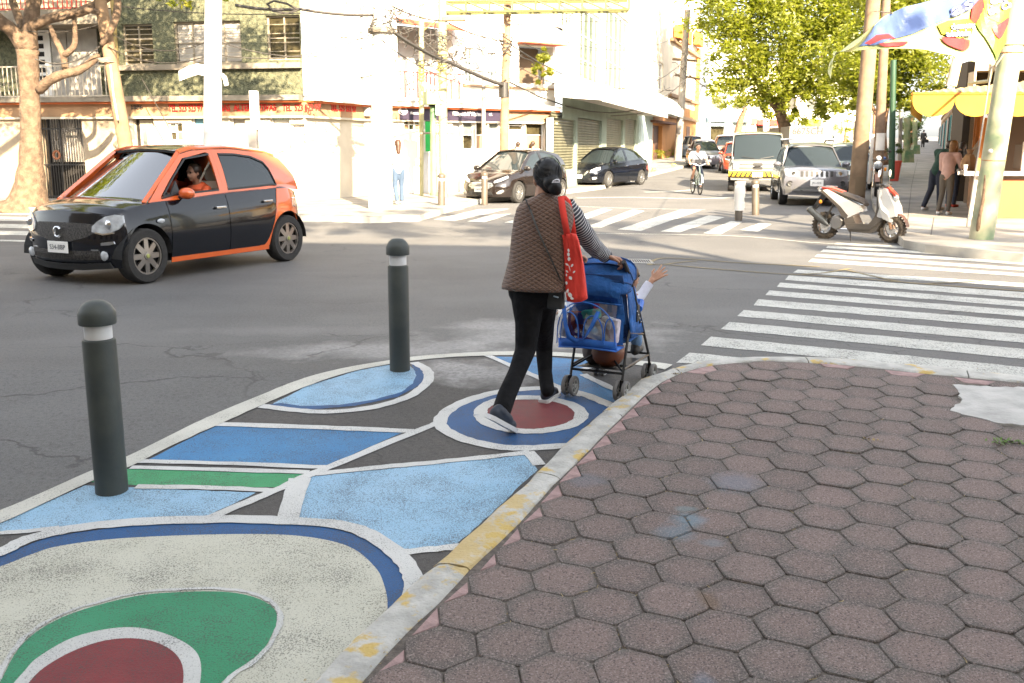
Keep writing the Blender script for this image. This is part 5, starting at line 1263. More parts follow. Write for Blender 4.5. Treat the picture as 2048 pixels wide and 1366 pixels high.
mb.wb('sack', mat('brown bag', (.30, .18, .09), .9), bg_); mb = MB(); mb.lathe([(.03, .15), (.05, .2), (.08, .28)], K(-.12, .75, 1.12)); mb.wb('neck', mat('brown bag neck', (.26, .15, .08), .9), bg_)
cp = thing('cup', 'white plastic cup on the counter corner by the pink sleeved arm', 'cup', K(-.2, .25, .96)); mb = MB(); mb.lathe([(.03, 0), (.045, .13), (.047, .13), (.03, .01)], K(-.2, .25, .96)); mb.wb('cup_wall', M_cnt, cp)
aw = thing('stall_awning', 'yellow awning with big round scallops along its edge over the food stall', 'awning', K(-1.9, -1.6, 2.4))
ZA = 2.43; AX0, AX1, AV0, AV1 = -1.32, 5.0, -1.7, 6.0
rows = []
for i in range(16):
    v = AV0+(AV1-AV0)*i/15; row = []
    for j in range(81):
        u = AX0+(AX1-AX0)*j/80; h = min((v-AV0), (u-AX0)*.9, 2.2)*.16; row.append(K(u, v, ZA+.02+h+(.02 if j % 2 else -.0)))
    rows.append(row)
mb = MB(); mb.grid(rows); mb.wb('sheet', mat('straw yellow roof sheet', (.36, .27, .11), .7, 0, .15, 3), aw, fix=False)
def scallops(p0, p1, n, drop, r):
    p0, p1 = Vector(p0), Vector(p1); d = (p1-p0)/n; nn = Vector((-d.y, d.x, 0)).normalized()*.012
    for i in range(n):
        a = p0+d*i; b = p0+d*(i+1); pts = [a, b]; m_ = (a+b)/2-Vector((0, 0, drop))
        for k in range(13): q = PI*k/12; pts.append(m_+d*.5*math.cos(q)*.99-Vector((0, 0, r*math.sin(q))))
        mb = MB(); mb.prism(pts, nn*2); mb.wb('scallop', M_yaw, aw)
scallops(K(AX0, AV0, ZA+.0), K(AX1, AV0, ZA+.0), 8, .12, .30)
scallops(K(AX0, AV0+.02, ZA), K(AX0, AV1, ZA), 11, .10, .27)
mb = MB(); mb.tube([K(AX0, AV0, ZA), K(AX1, AV0, ZA)], .025, 6); mb.tube([K(AX0, AV0, ZA), K(AX0, AV1, ZA)], .025, 6); mb.wb('edge_rail', M_or, aw)
mb = MB(); mb.tube([P(1983, 138, Yp+.4), P(1978, 162, Yp+1.5), K(-.3, -1.6, 2.62)], .03, 6); mb.wb('hanger', M_paleg, aw)
sg = thing('hanging_sign', 'small dark hexagonal sign hanging under the awning by the green pole', 'sign', P(1979, 228, 19.2)); c = P(1979, 228, 19.2); mb = MB(); mb.prism([c+Vector((.15*math.cos(t), 0, .08*math.sin(t))) for t in [k*PI/3 for k in range(6)]], (0, .03, 0)); mb.wb('board', mat('dark sign', (.08, .07, .09), .6), sg)
hm = thing('hanging_ham', 'brown cut of meat hanging inside the stall above the vendor', 'meat', K(1.75, 1.4, 2.3)); c = K(1.75, 1.4, 1.95); mb = MB(); mb.ell(c, (.14, .11, .3)); mb.wb('meat', mat('cured meat', (.22, .08, .03), .6), hm, smooth=True); mb = MB(); mb.tube([c+Vector((0, 0, .28)), c+Vector((0, 0, .52))], .008, 5); mb.wb('hook', M_steel, hm)
bn = thing('advertising_banner', 'loose printed advertising banner billowing beside the big green pole', 'banner', P(1995, 60, Yp))
top = [(1662, 128, Yp-2.5), (1672, 112, Yp-2.4), (1700, 88, Yp-2.0), (1735, 58, Yp-1.8), (1770, 32, Yp-1.5), (1815, 12, Yp-1.3), (1870, 0, Yp-1.0), (1920, -8, Yp-.8), (1970, -14, Yp-.5), (2022, -20, Yp-.2)]
bot = [(1662, 158, Yp-2.7), (1668, 106, Yp-2.3), (1690, 104, Yp-2.15), (1735, 98, Yp-1.9), (1790, 96, Yp-1.6), (1850, 102, Yp-1.3), (1910, 112, Yp-1.0), (1950, 120, Yp-.75), (1984, 131, Yp-.5), (2004, 88, Yp-.15)]
NB = 9
def bsurf(s, t):
    i = min(int(s), 8); f = s-i; a0, a1 = P(*top[i]), P(*top[i+1]); b0, b1 = P(*bot[i]), P(*bot[i+1]); a = a0.lerp(a1, f); b = b0.lerp(b1, f)
    return a.lerp(b, t)+Vector((0, .10*math.sin(s*1.7+t*2.5)+.05*math.sin(s*4+t*5), 0))
rows = [[bsurf(s*9/54, t/14) for s in range(55)] for t in range(15)]
M_ban = mat('pale lime banner vinyl', (.36, .38, .15), .5, 0, .1, 1); M_bang = mat('green banner print', (.12, .22, .012), .5); M_banb = mat('blue banner print', (.07, .11, .25), .5); M_banr = mat('red banner print', (.32, .02, .02), .5); M_bany = mat('yellow banner print', (.38, .33, .02), .5)
mb = MB(); mb.slab(rows, (0, .006, 0)); mb.wb('vinyl', M_ban, bn, smooth='all', fix=False)
def bpatch(name, outline, m, off=.006, n=10):
    off = off*1.6+.02
    pts = jit([Vector(p) for p in outline], .10, 0, True, 1); tr = tessellate_polygon([[Vector((p.x, p.y, 0)) for p in pts]]); mb = MB()
    bm = bmesh.new(); vs = [bm.verts.new((p.x, p.y, 0)) for p in pts]
    for t in tr:
        try: bm.faces.new([vs[i] for i in t])
        except ValueError: pass
    for k in range(1, 54): bmesh.ops.bisect_plane(bm, geom=bm.verts[:]+bm.edges[:]+bm.faces[:], plane_co=(k*9/54, 0, 0), plane_no=(1, 0, 0))
    for k in range(1, 14): bmesh.ops.bisect_plane(bm, geom=bm.verts[:]+bm.edges[:]+bm.faces[:], plane_co=(0, k/14, 0), plane_no=(0, 1, 0))
    bm.verts.index_update(); mb.add([bsurf(min(max(v.co.x, 0), 8.999), min(max(v.co.y, 0), 1))-Vector((0, off, 0)) for v in bm.verts], [[v.index for v in f.verts] for f in bm.faces]); bm.free()
    return mb.wb(name, m, bn, fix=False)
bpatch('blue_print', [(2.6, .75), (3.3, .05), (4, .0), (8.1, .0), (7.6, .16), (6.6, .28), (5.6, .42), (4.8, .6), (4.0, .72), (3.3, .85)], M_banb)
bpatch('red_print', [(7.35, .18), (8.0, .03), (8.15, .1), (7.9, .32), (7.5, .42), (7.2, .36)], M_banr, .012)
bpatch('red_print', [(2.9, .68), (3.4, .45), (4.0, .55), (4.2, .70), (3.6, .66), (3.1, .80)], M_banr, .012)
bpatch('green_print', [(7.6, .42), (8.0, .20), (8.99, .24), (8.99, .98), (8.15, .99), (8.0, .8), (7.85, .6)], M_bang, .012)
bpatch('yellow_label', [(5.6, .46), (6.1, .38), (7.1, .36), (7.5, .42), (7.2, .60), (6.4, .68), (5.7, .62)], M_bany, .012)
bpatch('yellow_label', [(8.05, .08), (8.99, .02), (8.99, .50), (8.5, .52), (8.1, .34)], M_bany, .016)
def half_moon(name, cs, ct, rs, rt, m, off): return bpatch(name, [(cs+rs*math.cos(PI*k/12), ct+rt*math.sin(PI*k/12)) for k in range(13)], m, off)
half_moon('red_print', 6.35, .68, .72, .20, M_banr, .018); half_moon('red_print', 3.95, .80, .5, .14, M_banr, .018); half_moon('red_print', 8.6, .50, .45, .26, M_banr, .022)
def btext(txt, s0, s1, tc, h, m, off, rise=0.0, bold=.02):
    cu = bpy.data.curves.new('t', 'FONT'); cu.body = txt; cu.size = 1; t = bpy.data.objects.new('t', cu); COL.objects.link(t); bpy.context.view_layer.update(); wd = t.dimensions.x; bpy.data.objects.remove(t)
    def wp_(p):
        s = (s0+s1)/2+p.x/wd*(s1-s0); tt = tc-p.y*h-rise*(p.x/wd); return bsurf(min(max(s, 0), 8.999), min(max(tt, 0), 1))-Vector((0, off*1.6+.03, 0))
    return text_mesh('lettering', txt, 1, m, None, bn, 0.0, bold=bold, warp=wp_)
M_btx = mat('white banner letters', (.8, .8, .78), .5); M_bout = mat('dark banner outline', (.04, .05, .12), .5)
for txt, s0, s1, tc, h, ri in (('chamorros', 6.15, 7.45, .47, .13, .05), ('adobados', 5.85, 7.1, .60, .14, .05), ('en', 8.3, 8.75, .12, .18, 0), ('de Ca', 8.15, 8.95, .27, .17, 0), ('as', 6.4, 7.3, .17, .26, .12)):
    btext(txt, s0, s1, tc, h, M_bout, .024, ri, .07); btext(txt, s0, s1, tc, h, M_btx, .030, ri, .0)
mb = MB(); mb.tube([P(1745, 22, 25.4), P(1785, 26, Yp-1.5)], .01, 5); mb.wb('tie', M_ledge, bn)
mb = MB(); mb.tube([bsurf(8.1, .99), P(1990, 134, Yp-.3), P(2008, 108, Yp-.17)], .01, 5); mb.wb('tie', M_ledge, bn)
for i, (x, y0, y1, Y) in enumerate(((1814, 325, 235, 48), (1830, 308, 240, 66))):
    t = thing('green_post', ['stocky green post with a wide base in front of the far shaded pavement', 'further green post on the shaded pavement near the distant walker'][i], 'post', P(x, y0, Y)); mb = MB(); mb.tube([P(x, y0, Y), P(x, y1, Y)], .15, 10); mb.wb('shaft', M_green, t, smooth=True); mb = MB(); q = P(x, y0, Y); mb.box(q+Vector((0, 0, .3)), (.5, .5, .6), taper=.8); mb.wb('base', M_green, t)
pl = thing('planter', 'red planter with a dark leafy shrub beside the parked motorcycle', 'planter', G(1787, 362, .13)); g = G(1788, 362, .13); mb = MB(); mb.lathe([(.17, 0), (.24, .75), (.26, .75), (.26, .82), (.2, .82)], g); mb.wb('pot', mat('red pot', (.38, .05, .03), .6), pl, smooth=True)
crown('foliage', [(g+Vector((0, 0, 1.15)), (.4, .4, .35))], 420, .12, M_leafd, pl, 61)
# ================================================================ VEHICLES
def lerp_pts(pts, x):
    if x <= pts[0][0]: return pts[0][1]
    for (a, b), (c, d) in zip(pts, pts[1:]):
        if x <= c:
            t = (x-a)/(c-a); t = t*t*(3-2*t)*.5+t*.5; return b+(d-b)*t
    return pts[-1][1]
def car_paint(name, c, metal=.0, rough=.28, flake=.0): return mat(name, c, rough, metal, coat=1.0, var=.06, vscale=2)
M_tyre = mat('tyre rubber', (.022, .021, .020), .85, 0, .3, 20, .3, 40, bdist=.003)
M_chrome = mat('chrome trim', (.75, .75, .74), .12, 1.0)
M_alloy = mat('alloy rim', (.50, .50, .49), .3, .9)
M_plastic = mat('black plastic trim', (.018, .018, .018), .55)
M_cglass = mat('car glass', (.02, .027, .03), .03, 0, spec=.6)
M_lens = mat('headlamp lens', (.36, .38, .40), .06, 0, coat=1.0, var=.35, vscale=12)
M_amber = mat('amber lens', (.75, .25, .02), .2)
M_redl = mat('red lens', (.45, .02, .01), .2)
M_plate = mat('number plate', (.72, .71, .68), .4)
M_ptext = mat('plate characters', (.05, .06, .07), .6)
M_under = mat('car underside', (.012, .012, .012), .9)
M_seat = mat('beige seat fabric', (.45, .40, .33), .8); M_seato = mat('orange seat trim', (.62, .10, .03), .7)
def clear_glass(name, tint=(.85, .92, .9), refl=.22):
    m = bpy.data.materials.new(name); m.use_nodes = True; nt = m.node_tree; nt.nodes.clear(); L = nt.links.new
    o = _n(nt, 'ShaderNodeOutputMaterial'); g = _n(nt, 'ShaderNodeBsdfGlossy'); seti(g, 'Roughness', .02); t = _n(nt, 'ShaderNodeBsdfTransparent'); seti(t, 0, (*tint, 1))
    fr = _n(nt, 'ShaderNodeFresnel'); seti(fr, 0, 1.5); ad = _n(nt, 'ShaderNodeMath', operation='ADD'); seti(ad, 1, refl); L(fr.outputs[0], ad.inputs[0])
    mx = _n(nt, 'ShaderNodeMixShader'); L(ad.outputs[0], mx.inputs[0]); L(t.outputs[0], mx.inputs[1]); L(g.outputs[0], mx.inputs[2]); L(mx.outputs[0], o.inputs[0]); return m
M_wind = clear_glass('windscreen glass', (.45, .5, .5), .45)
def wheel(root, x, y, r, w, spokes=7, side=1, dark=False, sw=1.0, hub=M_chrome, rimm=None, detail=True):
    t = bpy.data.objects.new('wheel', None); COL.objects.link(t); t.parent = root; t.location = (x, y, r)
    mb = MB(); rr = r*.68
    mb.lathe([(rr, -w/2), (r*.93, -w/2), (r*.985, -w*.40), (r, -w*.25), (r, w*.25), (r*.985, w*.40), (r*.93, w/2), (rr, w/2)], axis='Y', n=28, cap=False)
    mb.lathe([(rr, -w/2), (rr*.98, 0), (rr, w/2)], axis='Y', n=28, cap=False)
    mb.build('tyre', M_tyre, t, smooth=True)
    m = MB(); o = side*w*.38
    m.lathe([(rr*1.0, o), (rr*.99, o+side*.012), (rr*.90, o+side*.012), (rr*.88, o-side*.02)], axis='Y', n=28, cap=False)
    m.lathe([(rr*.22, o), (rr*.2, o+side*.02), (rr*.02, o+side*.024)], axis='Y', n=14, cap=False)
    for k in range(spokes):
        a = 2*PI*k/spokes
        for da in ((-.12, .12) if spokes <= 7 else (0,)):
            c, s = math.cos(a+da), math.sin(a+da); c2, s2 = math.cos(a+da*2.2), math.sin(a+da*2.2); wd = .035*rr/.2*sw
            p0 = Vector((c*rr*.15, o+side*.01, s*rr*.15)); p1 = Vector((c2*rr*.93, o+side*.0, s2*rr*.93)); n = Vector((-s2, 0, c2))*wd*.45
            m.add([p0-n*1.2, p0+n*1.2, p1+n, p1-n]+[q-Vector((0, side*.025, 0)) for q in (p0-n*1.2, p0+n*1.2, p1+n, p1-n)], [(0, 1, 2, 3), (0, 4, 5, 1), (1, 5, 6, 2), (3, 2, 6, 7), (0, 3, 7, 4)])
    m.build('rim', rimm or M_alloy, t, smooth=False)
    m = MB(); m.lathe([(rr*.98, o-side*.05), (.01, o-side*.05)], axis='Y', n=20, cap=False); m.build('brake_disc', M_under, t)
    m = MB(); m.lathe([(rr*.13, o+side*.02), (rr*.1, o+side*.032), (.002, o+side*.034)], axis='Y', n=12, cap=False); m.build('hub_cap', hub, t)
    return t
def car(name, label, loc, rotz, C, group=None, cat='car'):
    root = thing(name, label, cat, loc, rotz, group)
    L, HW = C['L'], C['W']/2; xf, xr = C['xf'], C['xr']; wr = C['wr']; ra = C.get('ra', wr*1.13); sill = C['sill']
    top, wid = C['top'], C['wid']; paint = C['paint']; blen = C.get('blen', .55); plan = C.get('plan', .32); lean = C.get('lean', .5); zc = C.get('zc', .5)
    def zt(x): return lerp_pts(top, x)
    def hw(x): return HW*lerp_pts(wid, x)
    def zb(x):
        z = lerp_pts(C.get('bot', [(-L/2, sill), (L/2, sill)]), x)
        for w in (xf, xr):
            if abs(x-w) < ra: z = max(z, wr*.98+math.sqrt(max(0, ra*ra-(x-w)**2))*1.0)
        return z
    def bulge(z, x):
        h = (z-sill)/max(.01, zt(x)-sill); return 1-.055*max(0, .35-h)**1.0/.35-.085*max(0, h-.55)**2/.2
    def S(x, z): # half width of the outside at x, z
        b = zt(x)
        if z <= b+1e-6: return hw(x)*bulge(z, x)
        zr = lerp_pts(C['roof'], x); t = min(1, (z-b)/max(.05, zr-b)); return (hw(x)*bulge(b, x)-.02)*(1-t)+C['rw']*t-.02*4*t*(1-t)*-1
    def D(p):
        x, y, z = p; e = 1 if x > 0 else -1; s = max(0, (abs(x)-(L/2-blen))/blen); s = s*s
        le = lean if e > 0 else C.get('leanr', .25); zz = max(0, z-zc); zl = max(0, zc-.15-z)
        return Vector((x-e*s*(plan*(abs(y)/HW)**2.6+le*zz**1.5+.35*zl), y, z))
    def front_x(y, z): return D((L/2, y, z)).x
    xs = sorted({round(-L/2+L*i/44, 4) for i in range(45)} | {round(w+ra*math.sin(a*PI/20), 4) for w in (xf, xr) for a in range(-10, 11)} | {round(w+s*(ra+.004), 4) for w in (xf, xr) for s in (-1, 1)})
    xs = [x for x in xs if -L/2 <= x <= L/2]
    NS = 8; rows = []
    for x in xs:
        a, b = zb(x), zt(x); side = []
        for k in range(NS+1): z = a+(b-a)*(k/NS)**.9; side.append((hw(x)*bulge(z, x), z))
        yb = side[-1][0]; cr = C.get('crown', .05)
        topp = [(yb*.95, b+cr*.22), (yb*.85, b+cr*.45), (yb*.6, b+cr*.8), (yb*.3, b+cr*.96), (0, b+cr)]
        half = side+topp; ring = half+[(-y, z) for y, z in half[-2::-1]]
        rows.append([D((x, y, z)) for y, z in ring])
    mb = MB(); mb.grid(rows)
    for x, rw_ in ((xs[0], rows[0]), (xs[-1], rows[-1])):
        n = len(rw_); m2 = (n-1)//2; g = []
        for k in range(m2+1):
            a, b = rw_[k], rw_[n-1-k]; g.append([D((x, a.y+(b.y-a.y)*j/8, a.z)) if k < m2 else a for j in range(9)])
        mb.grid(g)
    body = mb.build('body', paint, root, smooth=True)
    # underside and arch liners
    mb = MB(); mb.box((0, 0, sill+.16), (L*.86, C['W']*.80, .30)); mb.build('underbody', M_under, root)
    if C.get('simple') != 2:
        mb = MB()
        mb.box((0, 0, (sill+.45+zt(0))/2-.1), (L*.5, C['W']*.86, .25)); mb.build('floor_pan', M_under, root)
    # glass house
    gh = C['house'] # front base, front top, rear top, rear base x ; z from curves
    xa, xb_, xc, xd = gh; roofz = lambda x: lerp_pts(C['roof'], x); rw = C['rw']
    def side_pt(x, z, o=0.0, s=1): return Vector((x, s*(S(x, z)+o), z))
    gl = C.get('glass', M_cglass)
    # windscreen
    def screen(x0, x1, m, nm, cv=.12):
        g = []
        for k in range(7):
            t = k/6; z0 = zt(x0)+.01; z1 = roofz(x1)-.015; z = z0+(z1-z0)*t; x = x0+(x1-x0)*t; w_ = (hw(x0)*bulge(z0, x0)-.06)*(1-t)+(rw-.04)*t; sgn = 1 if x0 > x1 else -1
            g.append([Vector((x+sgn*cv*(1-(j/6-1)**2*1.0)*(1)-sgn*cv, w_*(j/6-1), z+.012*(1-(j/6-1)**2))) for j in range(13)])
        mb = MB(); mb.slab(g, (0, 0, -.008)); return mb.build(nm, m, root, smooth=True)
    screen(xa+.10, xb_+.06, C.get('screen', gl), 'windscreen'); screen(xd-.05, xc-.02, gl, 'rear_window', .08)
    # roof
    g = []
    for k in range(13):
        x = xb_+.04+(xc-xb_-.06)*k/12; z = roofz(x); e = min(1, k/1.5, (12-k)/1.5)
        g.append([Vector((x, (rw+.012)*(j/8-1), z+C.get('rcrown', .05)*(1-(j/8-1)**2)-(.02 if j in (0, 16) else 0))) for j in range(17)])
    mb = MB(); mb.slab(g, (0, 0, -.03)); mb.build('roof', C.get('roofpaint', paint), root, smooth=True)
    # side frame with window openings
    fr = C.get('frame', paint)
    def strip(outer, inner, m, nm, o=.0, th=.02, closed=True, both=True):
        for s in ((1, -1) if both else (1,)):
            mb = MB(); k = len(outer); a = [side_pt(*p, o, s) for p in outer]; b = [side_pt(*p, o, s) for p in inner]
            # subdivide long runs so the strip follows the surface
            A, B = [], []; rng_ = range(k) if closed else range(k-1)
            for i in rng_:
                for j in range(4):
                    t = j/4; p0, p1 = outer[i], outer[(i+1) % k]; q0, q1 = inner[i], inner[(i+1) % k]
                    A.append(side_pt(p0[0]+(p1[0]-p0[0])*t, p0[1]+(p1[1]-p0[1])*t, o, s)); B.append(side_pt(q0[0]+(q1[0]-q0[0])*t, q0[1]+(q1[1]-q0[1])*t, o, s))
            if not closed: A.append(side_pt(*outer[-1], o, s)); B.append(side_pt(*inner[-1], o, s))
            mid = [(p+q)/2 for p, q in zip(A, B)]; off = Vector((0, -s*th, 0))
            mb.grid([A, mid, B, [p+off for p in B], [p+off for p in A], A] if not closed else [A, mid, B, [p+off for p in B], [p+off for p in A], A], close=closed)
            mb.build(nm, m, root, smooth=True)
    def plate(outl, m, nm, o=0.0, s_=(1, -1), th=.006, nx=10):
        for s in s_:
            lo = [(x, a) for x, a, b in outl]; hi = [(x, b) for x, a, b in outl]; g = []
            n = 6
            for k in range(n+1):
                row = []
                for i in range(len(outl)): row.append(side_pt(outl[i][0], lo[i][1]+(hi[i][1]-lo[i][1])*k/n, o, s))
                g.append([D(p) for p in row])
            mb = MB(); mb.slab(g, (0, -s*th, 0)); ob = mb.build(nm, m, root, smooth=True)
        return ob
    for nm, outer, inner, m in C['frames']: strip(outer, inner, m or fr, nm)
    for x0, x1, pts, m in C['windows']:
        if m is not None: plate(pts, m, 'side_window', -.012)
        strip([(x, a) for x, a, b in pts]+[(x, b) for x, a, b in pts][::-1], [(x, a+.022) for x, a, b in pts]+[(x, b-.022) for x, a, b in pts][::-1], M_plastic, 'window_seal', .003, .01) if C.get('seals', True) else None
    for x0, x1, z0 in C['doors']:
        n = 10; pts = [(x0+(x1-x0)*i/n, max(z0, zb(x0+(x1-x0)*i/n)+.035), zt(x0+(x1-x0)*i/n)-.012) for i in range(n+1)]
        plate(pts, C.get('doorpaint', paint), 'door', .006)
        xh = x0+.14 if C.get('handle_rear', True) else x1-.14
        for s in (1, -1):
            mb = MB(); z = zt(xh)-.15; p = side_pt(xh, z, .03, s); mb.box(p, (.17, .025, .03)); mb.build('door_handle', C.get('handle', M_chrome), root, bevel=.006)
    # wheels
    for x in (xf, xr):
        for s in (1, -1): wheel(root, x, s*(HW*lerp_pts(wid, x)-C.get('tw', .2)/2-.01), wr, C.get('tw', .2), C.get('spokes', 7), s, sw=C.get('sw', 1), rimm=C.get('rimm'), hub=C.get('hub', M_chrome))
    # wheel house
    for x in (xf, xr):
        for s in (1, -1):
            g = []
            for k in range(13): q = PI*k/12; g.append([Vector((x+ra*math.cos(q), s*(hw(x)*.985), wr*.98+ra*math.sin(q))), Vector((x+ra*math.cos(q), s*(hw(x)-.34), wr*.98+ra*math.sin(q)))])
            mb = MB(); mb.grid(g); mb.build('wheel_arch', C.get('archm', M_under), root)
    # mirrors
    for s in (1, -1):
        xm = xa-.26 if not C.get('mx') else C['mx']; z = zt(xm)+.07; y = S(xm, zt(xm))+.10
        mb = MB(); mb.ell((xm, s*y, z), (.075, .115, .07), None, 12, 8); mo = mb.build('mirror', C.get('mirror', paint), root, smooth=True)
        mb = MB(); mb.box((xm, s*(y-.10), z-.05), (.05, .09, .03)); mb.build('mirror_arm', M_plastic, mo)
    # front pieces
    def fpoly(nm, pts, m, o=.01, n=6, both=False, th=.02, rear=False, back=False):
        for s in ((1, -1) if both else (1,)):
            A = [(p[0]*s, p[1]) for p in pts]; k = len(A)//2; lo, hi = A[:k], A[k:][::-1]; g = []
            for i in range(n+1):
                t = i/n; row = []
                for a, b in zip(lo, hi):
                    y = a[0]+(b[0]-a[0])*t; z = a[1]+(b[1]-a[1])*t; q = D((L/2, y, z)) if not rear else D((-L/2, y, z)); row.append(q+Vector((o if not rear else -o, 0, 0)))
                g.append(row)
            mb = MB(); mb.slab(g, (-th if not rear else th, 0, 0)); ob = mb.build(nm, m, root, smooth=True)
        return ob
    root['_f'] = 0; del root['_f']
    return root, dict(S=S, D=D, zt=zt, zb=zb, hw=hw, plate=plate, strip=strip, fpoly=fpoly, side_pt=side_pt, front_x=front_x, roofz=roofz, body=body)
def heading(p_front, p_rear):
    d = Vector(p_front)-Vector(p_rear); return math.atan2(d.y, d.x)
def place_on(side_front_px, side_rear_px, xf, xr, yside, z=0.0):
    F, R_ = G(*side_front_px), G(*side_rear_px); d = (F-R_); d.z = 0; d.normalize(); a = math.atan2(d.y, d.x)
    n = Vector((-d.y, d.x, 0)); c = (F+R_)/2-d*((xf+xr)/2)-n*yside; return Vector((c.x, c.y, zg(c.y))), a
M_blk = mat('black car paint', (.004, .005, .008), .12, 0, coat=.5, spec=.35); M_orn = car_paint('orange car paint', (.62, .11, .018), rough=.32)
M_rimc = mat('two tone rim', (.30, .275, .25), .3, .85)
hero = dict(L=3.50, W=1.665, xf=1.235, xr=-1.26, wr=.315, ra=.375, sill=.20, tw=.20, plan=.24, lean=.30, zc=.50, blen=.5, leanr=.1,
    top=[(-1.75, .93), (-1.2, 1.00), (-.3, .97), (.5, .93), (.9, .92), (1.2, .89), (1.5, .84), (1.75, .765)],
    wid=[(-1.75, .86), (-1.3, .985), (-.6, 1.0), (.6, 1.0), (1.25, 1.0), (1.6, .97), (1.75, .93)],
    bot=[(-1.75, .30), (-1.5, .24), (-.8, .20), (.8, .20), (1.5, .22), (1.75, .20)],
    roof=[(-1.75, 1.28), (-1.45, 1.40), (-1.0, 1.49), (-.4, 1.535), (.2, 1.52), (.5, 1.46), (1.0, 1.30)], rw=.56, house=(1.12, .36, -1.30, -1.58), crown=.07, rcrown=.035,
    paint=M_blk, roofpaint=M_blk, frame=M_orn, mirror=M_orn, handle=M_chrome, screen=M_wind, hub=mat('green centre cap', (.30, .32, .10), .4), rimm=M_rimc, spokes=8, sw=1.7, mx=.62, handle_rear=True,
    frames=[('pillar_frame', [(1.10, .905), (.80, 1.17), (.42, 1.46), (.0, 1.53), (-.10, 1.535), (-.12, 1.2), (-.14, .965), (.5, .93)], [(.90, .965), (.70, 1.15), (.40, 1.40), (.0, 1.47), (-.04, 1.46), (-.05, 1.2), (-.06, 1.0), (.4, .99)], M_orn),
            ('pillar_frame', [(-.10, 1.535), (-.5, 1.53), (-1.0, 1.48), (-1.38, 1.38), (-1.62, 1.15), (-1.70, .95), (-.9, .99), (-.14, .965)], [(-.20, 1.46), (-.5, 1.455), (-.82, 1.41), (-1.02, 1.34), (-1.10, 1.20), (-1.16, 1.04), (-.8, 1.02), (-.22, 1.00)], M_orn)],
    windows=[(0, 0, [(-1.15, 1.03, 1.06), (-1.08, 1.03, 1.26), (-1.0, 1.03, 1.35), (-.8, 1.02, 1.42), (-.5, 1.01, 1.455), (-.21, 1.00, 1.46)], M_cglass), (0, 0, [(-.05, 1.0, 1.46), (.1, .995, 1.44), (.36, .985, 1.41), (.6, .975, 1.22), (.86, .965, .985)], None)],
    doors=[(-.10, .86, .25), (-.98, -.12, .27)])
loc, ang = place_on((303, 566), (576, 523), 1.235, -1.26, .82)
hr, H_ = car('hatchback_car', 'small black and orange five door hatchback turning through the junction', loc, ang, hero)
hr.scale = (1.03, 1.02, 1.035)
pl_, sp_ = H_['plate'], H_['side_pt']
pl_([(x, max(.205, H_['zb'](x)+.002), .265) for x in [(-.86+1.72*i/14) for i in range(15)]], M_orn, 'sill_panel', .009)
q = [(-1.66+.02*i, ) for i in range(1)]
xsq = [-1.62+i*(.94/20) for i in range(21)]
def zlow(x): return max(.26, H_['zb'](x)+.004)
def front_edge(x): # rear quarter front edge sweeps forward towards the sill
    return 0
rq = []
for x in xsq:
    lo = zlow(x); hi = min(H_['zt'](x)+.0, .99) if x < -1.08 else .25+.74*max(0, (-.70-x)/.38)**2.2
    rq.append((x, lo, max(lo+.01, hi)))
pl_(rq, M_orn, 'rear_quarter', .010)
for s in (1, -1):
    g = []
    for k in range(9):
        t = k/8; x = 1.14+(.40-1.14)*t; z = .915+(1.475-.915)*t; p = sp_(x, max(z, H_['zt'](x)+.01), .004, s); g.append([p, p+Vector((.035, -s*.025, .012)), p+Vector((.01, -s*.05, .0))])
    mb = MB(); mb.slab(g, (0, 0, -.01)); mb.build('screen_pillar', M_orn, hr, smooth=True)
    g = [[Vector((.42-i*.19, s*.575, H_['roofz'](.42-i*.19)+.005)), Vector((.42-i*.19, s*.52, H_['roofz'](.42-i*.19)+.028))] for i in range(10)]
    mb = MB(); mb.slab(g, (0, 0, -.02)); mb.build('roof_rail', M_orn, hr, smooth=True)
fp_ = H_['fpoly']
M_mesh = mat('dark honeycomb grille', (.05, .045, .04), .6, .2, .9, 60, 1.0, 90, bdist=.01)
fp_('upper_grille', [(-.50, .60), (-.38, .545), (-.18, .50), (0, .49), (.18, .50), (.38, .545), (.50, .60), (.50, .685), (.38, .70), (.18, .705), (0, .705), (-.18, .705), (-.38, .70), (-.50, .685)], M_mesh, .004)
fp_('lower_grille', [(-.56, .30), (-.3, .29), (0, .285), (.3, .29), (.56, .30), (.54, .40), (.3, .395), (0, .39), (-.3, .395), (-.54, .40)], M_mesh, .006)
fp_('chrome_line', [(-.54, .405), (0, .395), (.54, .405), (.54, .415), (0, .405), (-.54, .415)], M_chrome, .014)
fp_('lower_lip', [(-.66, .20), (-.3, .175), (0, .17), (.3, .175), (.66, .20), (.64, .27), (.3, .25), (0, .245), (-.3, .25), (-.64, .27)], M_plastic, .035)
fp_('headlight', [(.47, .61), (.56, .585), (.66, .595), (.75, .64), (.79, .71), (.775, .79), (.70, .80), (.60, .775), (.52, .72), (.47, .67)], M_lens, .012, both=True)
fp_('light_strip', [(.51, .595), (.60, .575), (.70, .592), (.70, .607), (.60, .592), (.51, .61)], M_chrome, .016, both=True)
fp_('side_vent', [(.57, .46), (.66, .465), (.71, .48), (.70, .505), (.64, .50), (.57, .49)], M_chrome, .01, both=True)
for s in (1, -1):
    mb = MB(); x = H_['front_x'](s*.60, .345); mb.lathe([(.05, 0), (.055, .02), (.04, .03), (.005, .032)], (x, s*.60, .345), 'X', 16); mb.build('fog_light', M_lens, hr, smooth=True)
    mb = MB(); x = H_['front_x'](s*.655, .69)+.02
    mb.lathe([(.048, 0), (.052, .015), (.03, .03), (.004, .034)], (x-.005, s*.655, .69), 'X', 16); mb.build('lamp_projector', M_chrome, hr, smooth=True)
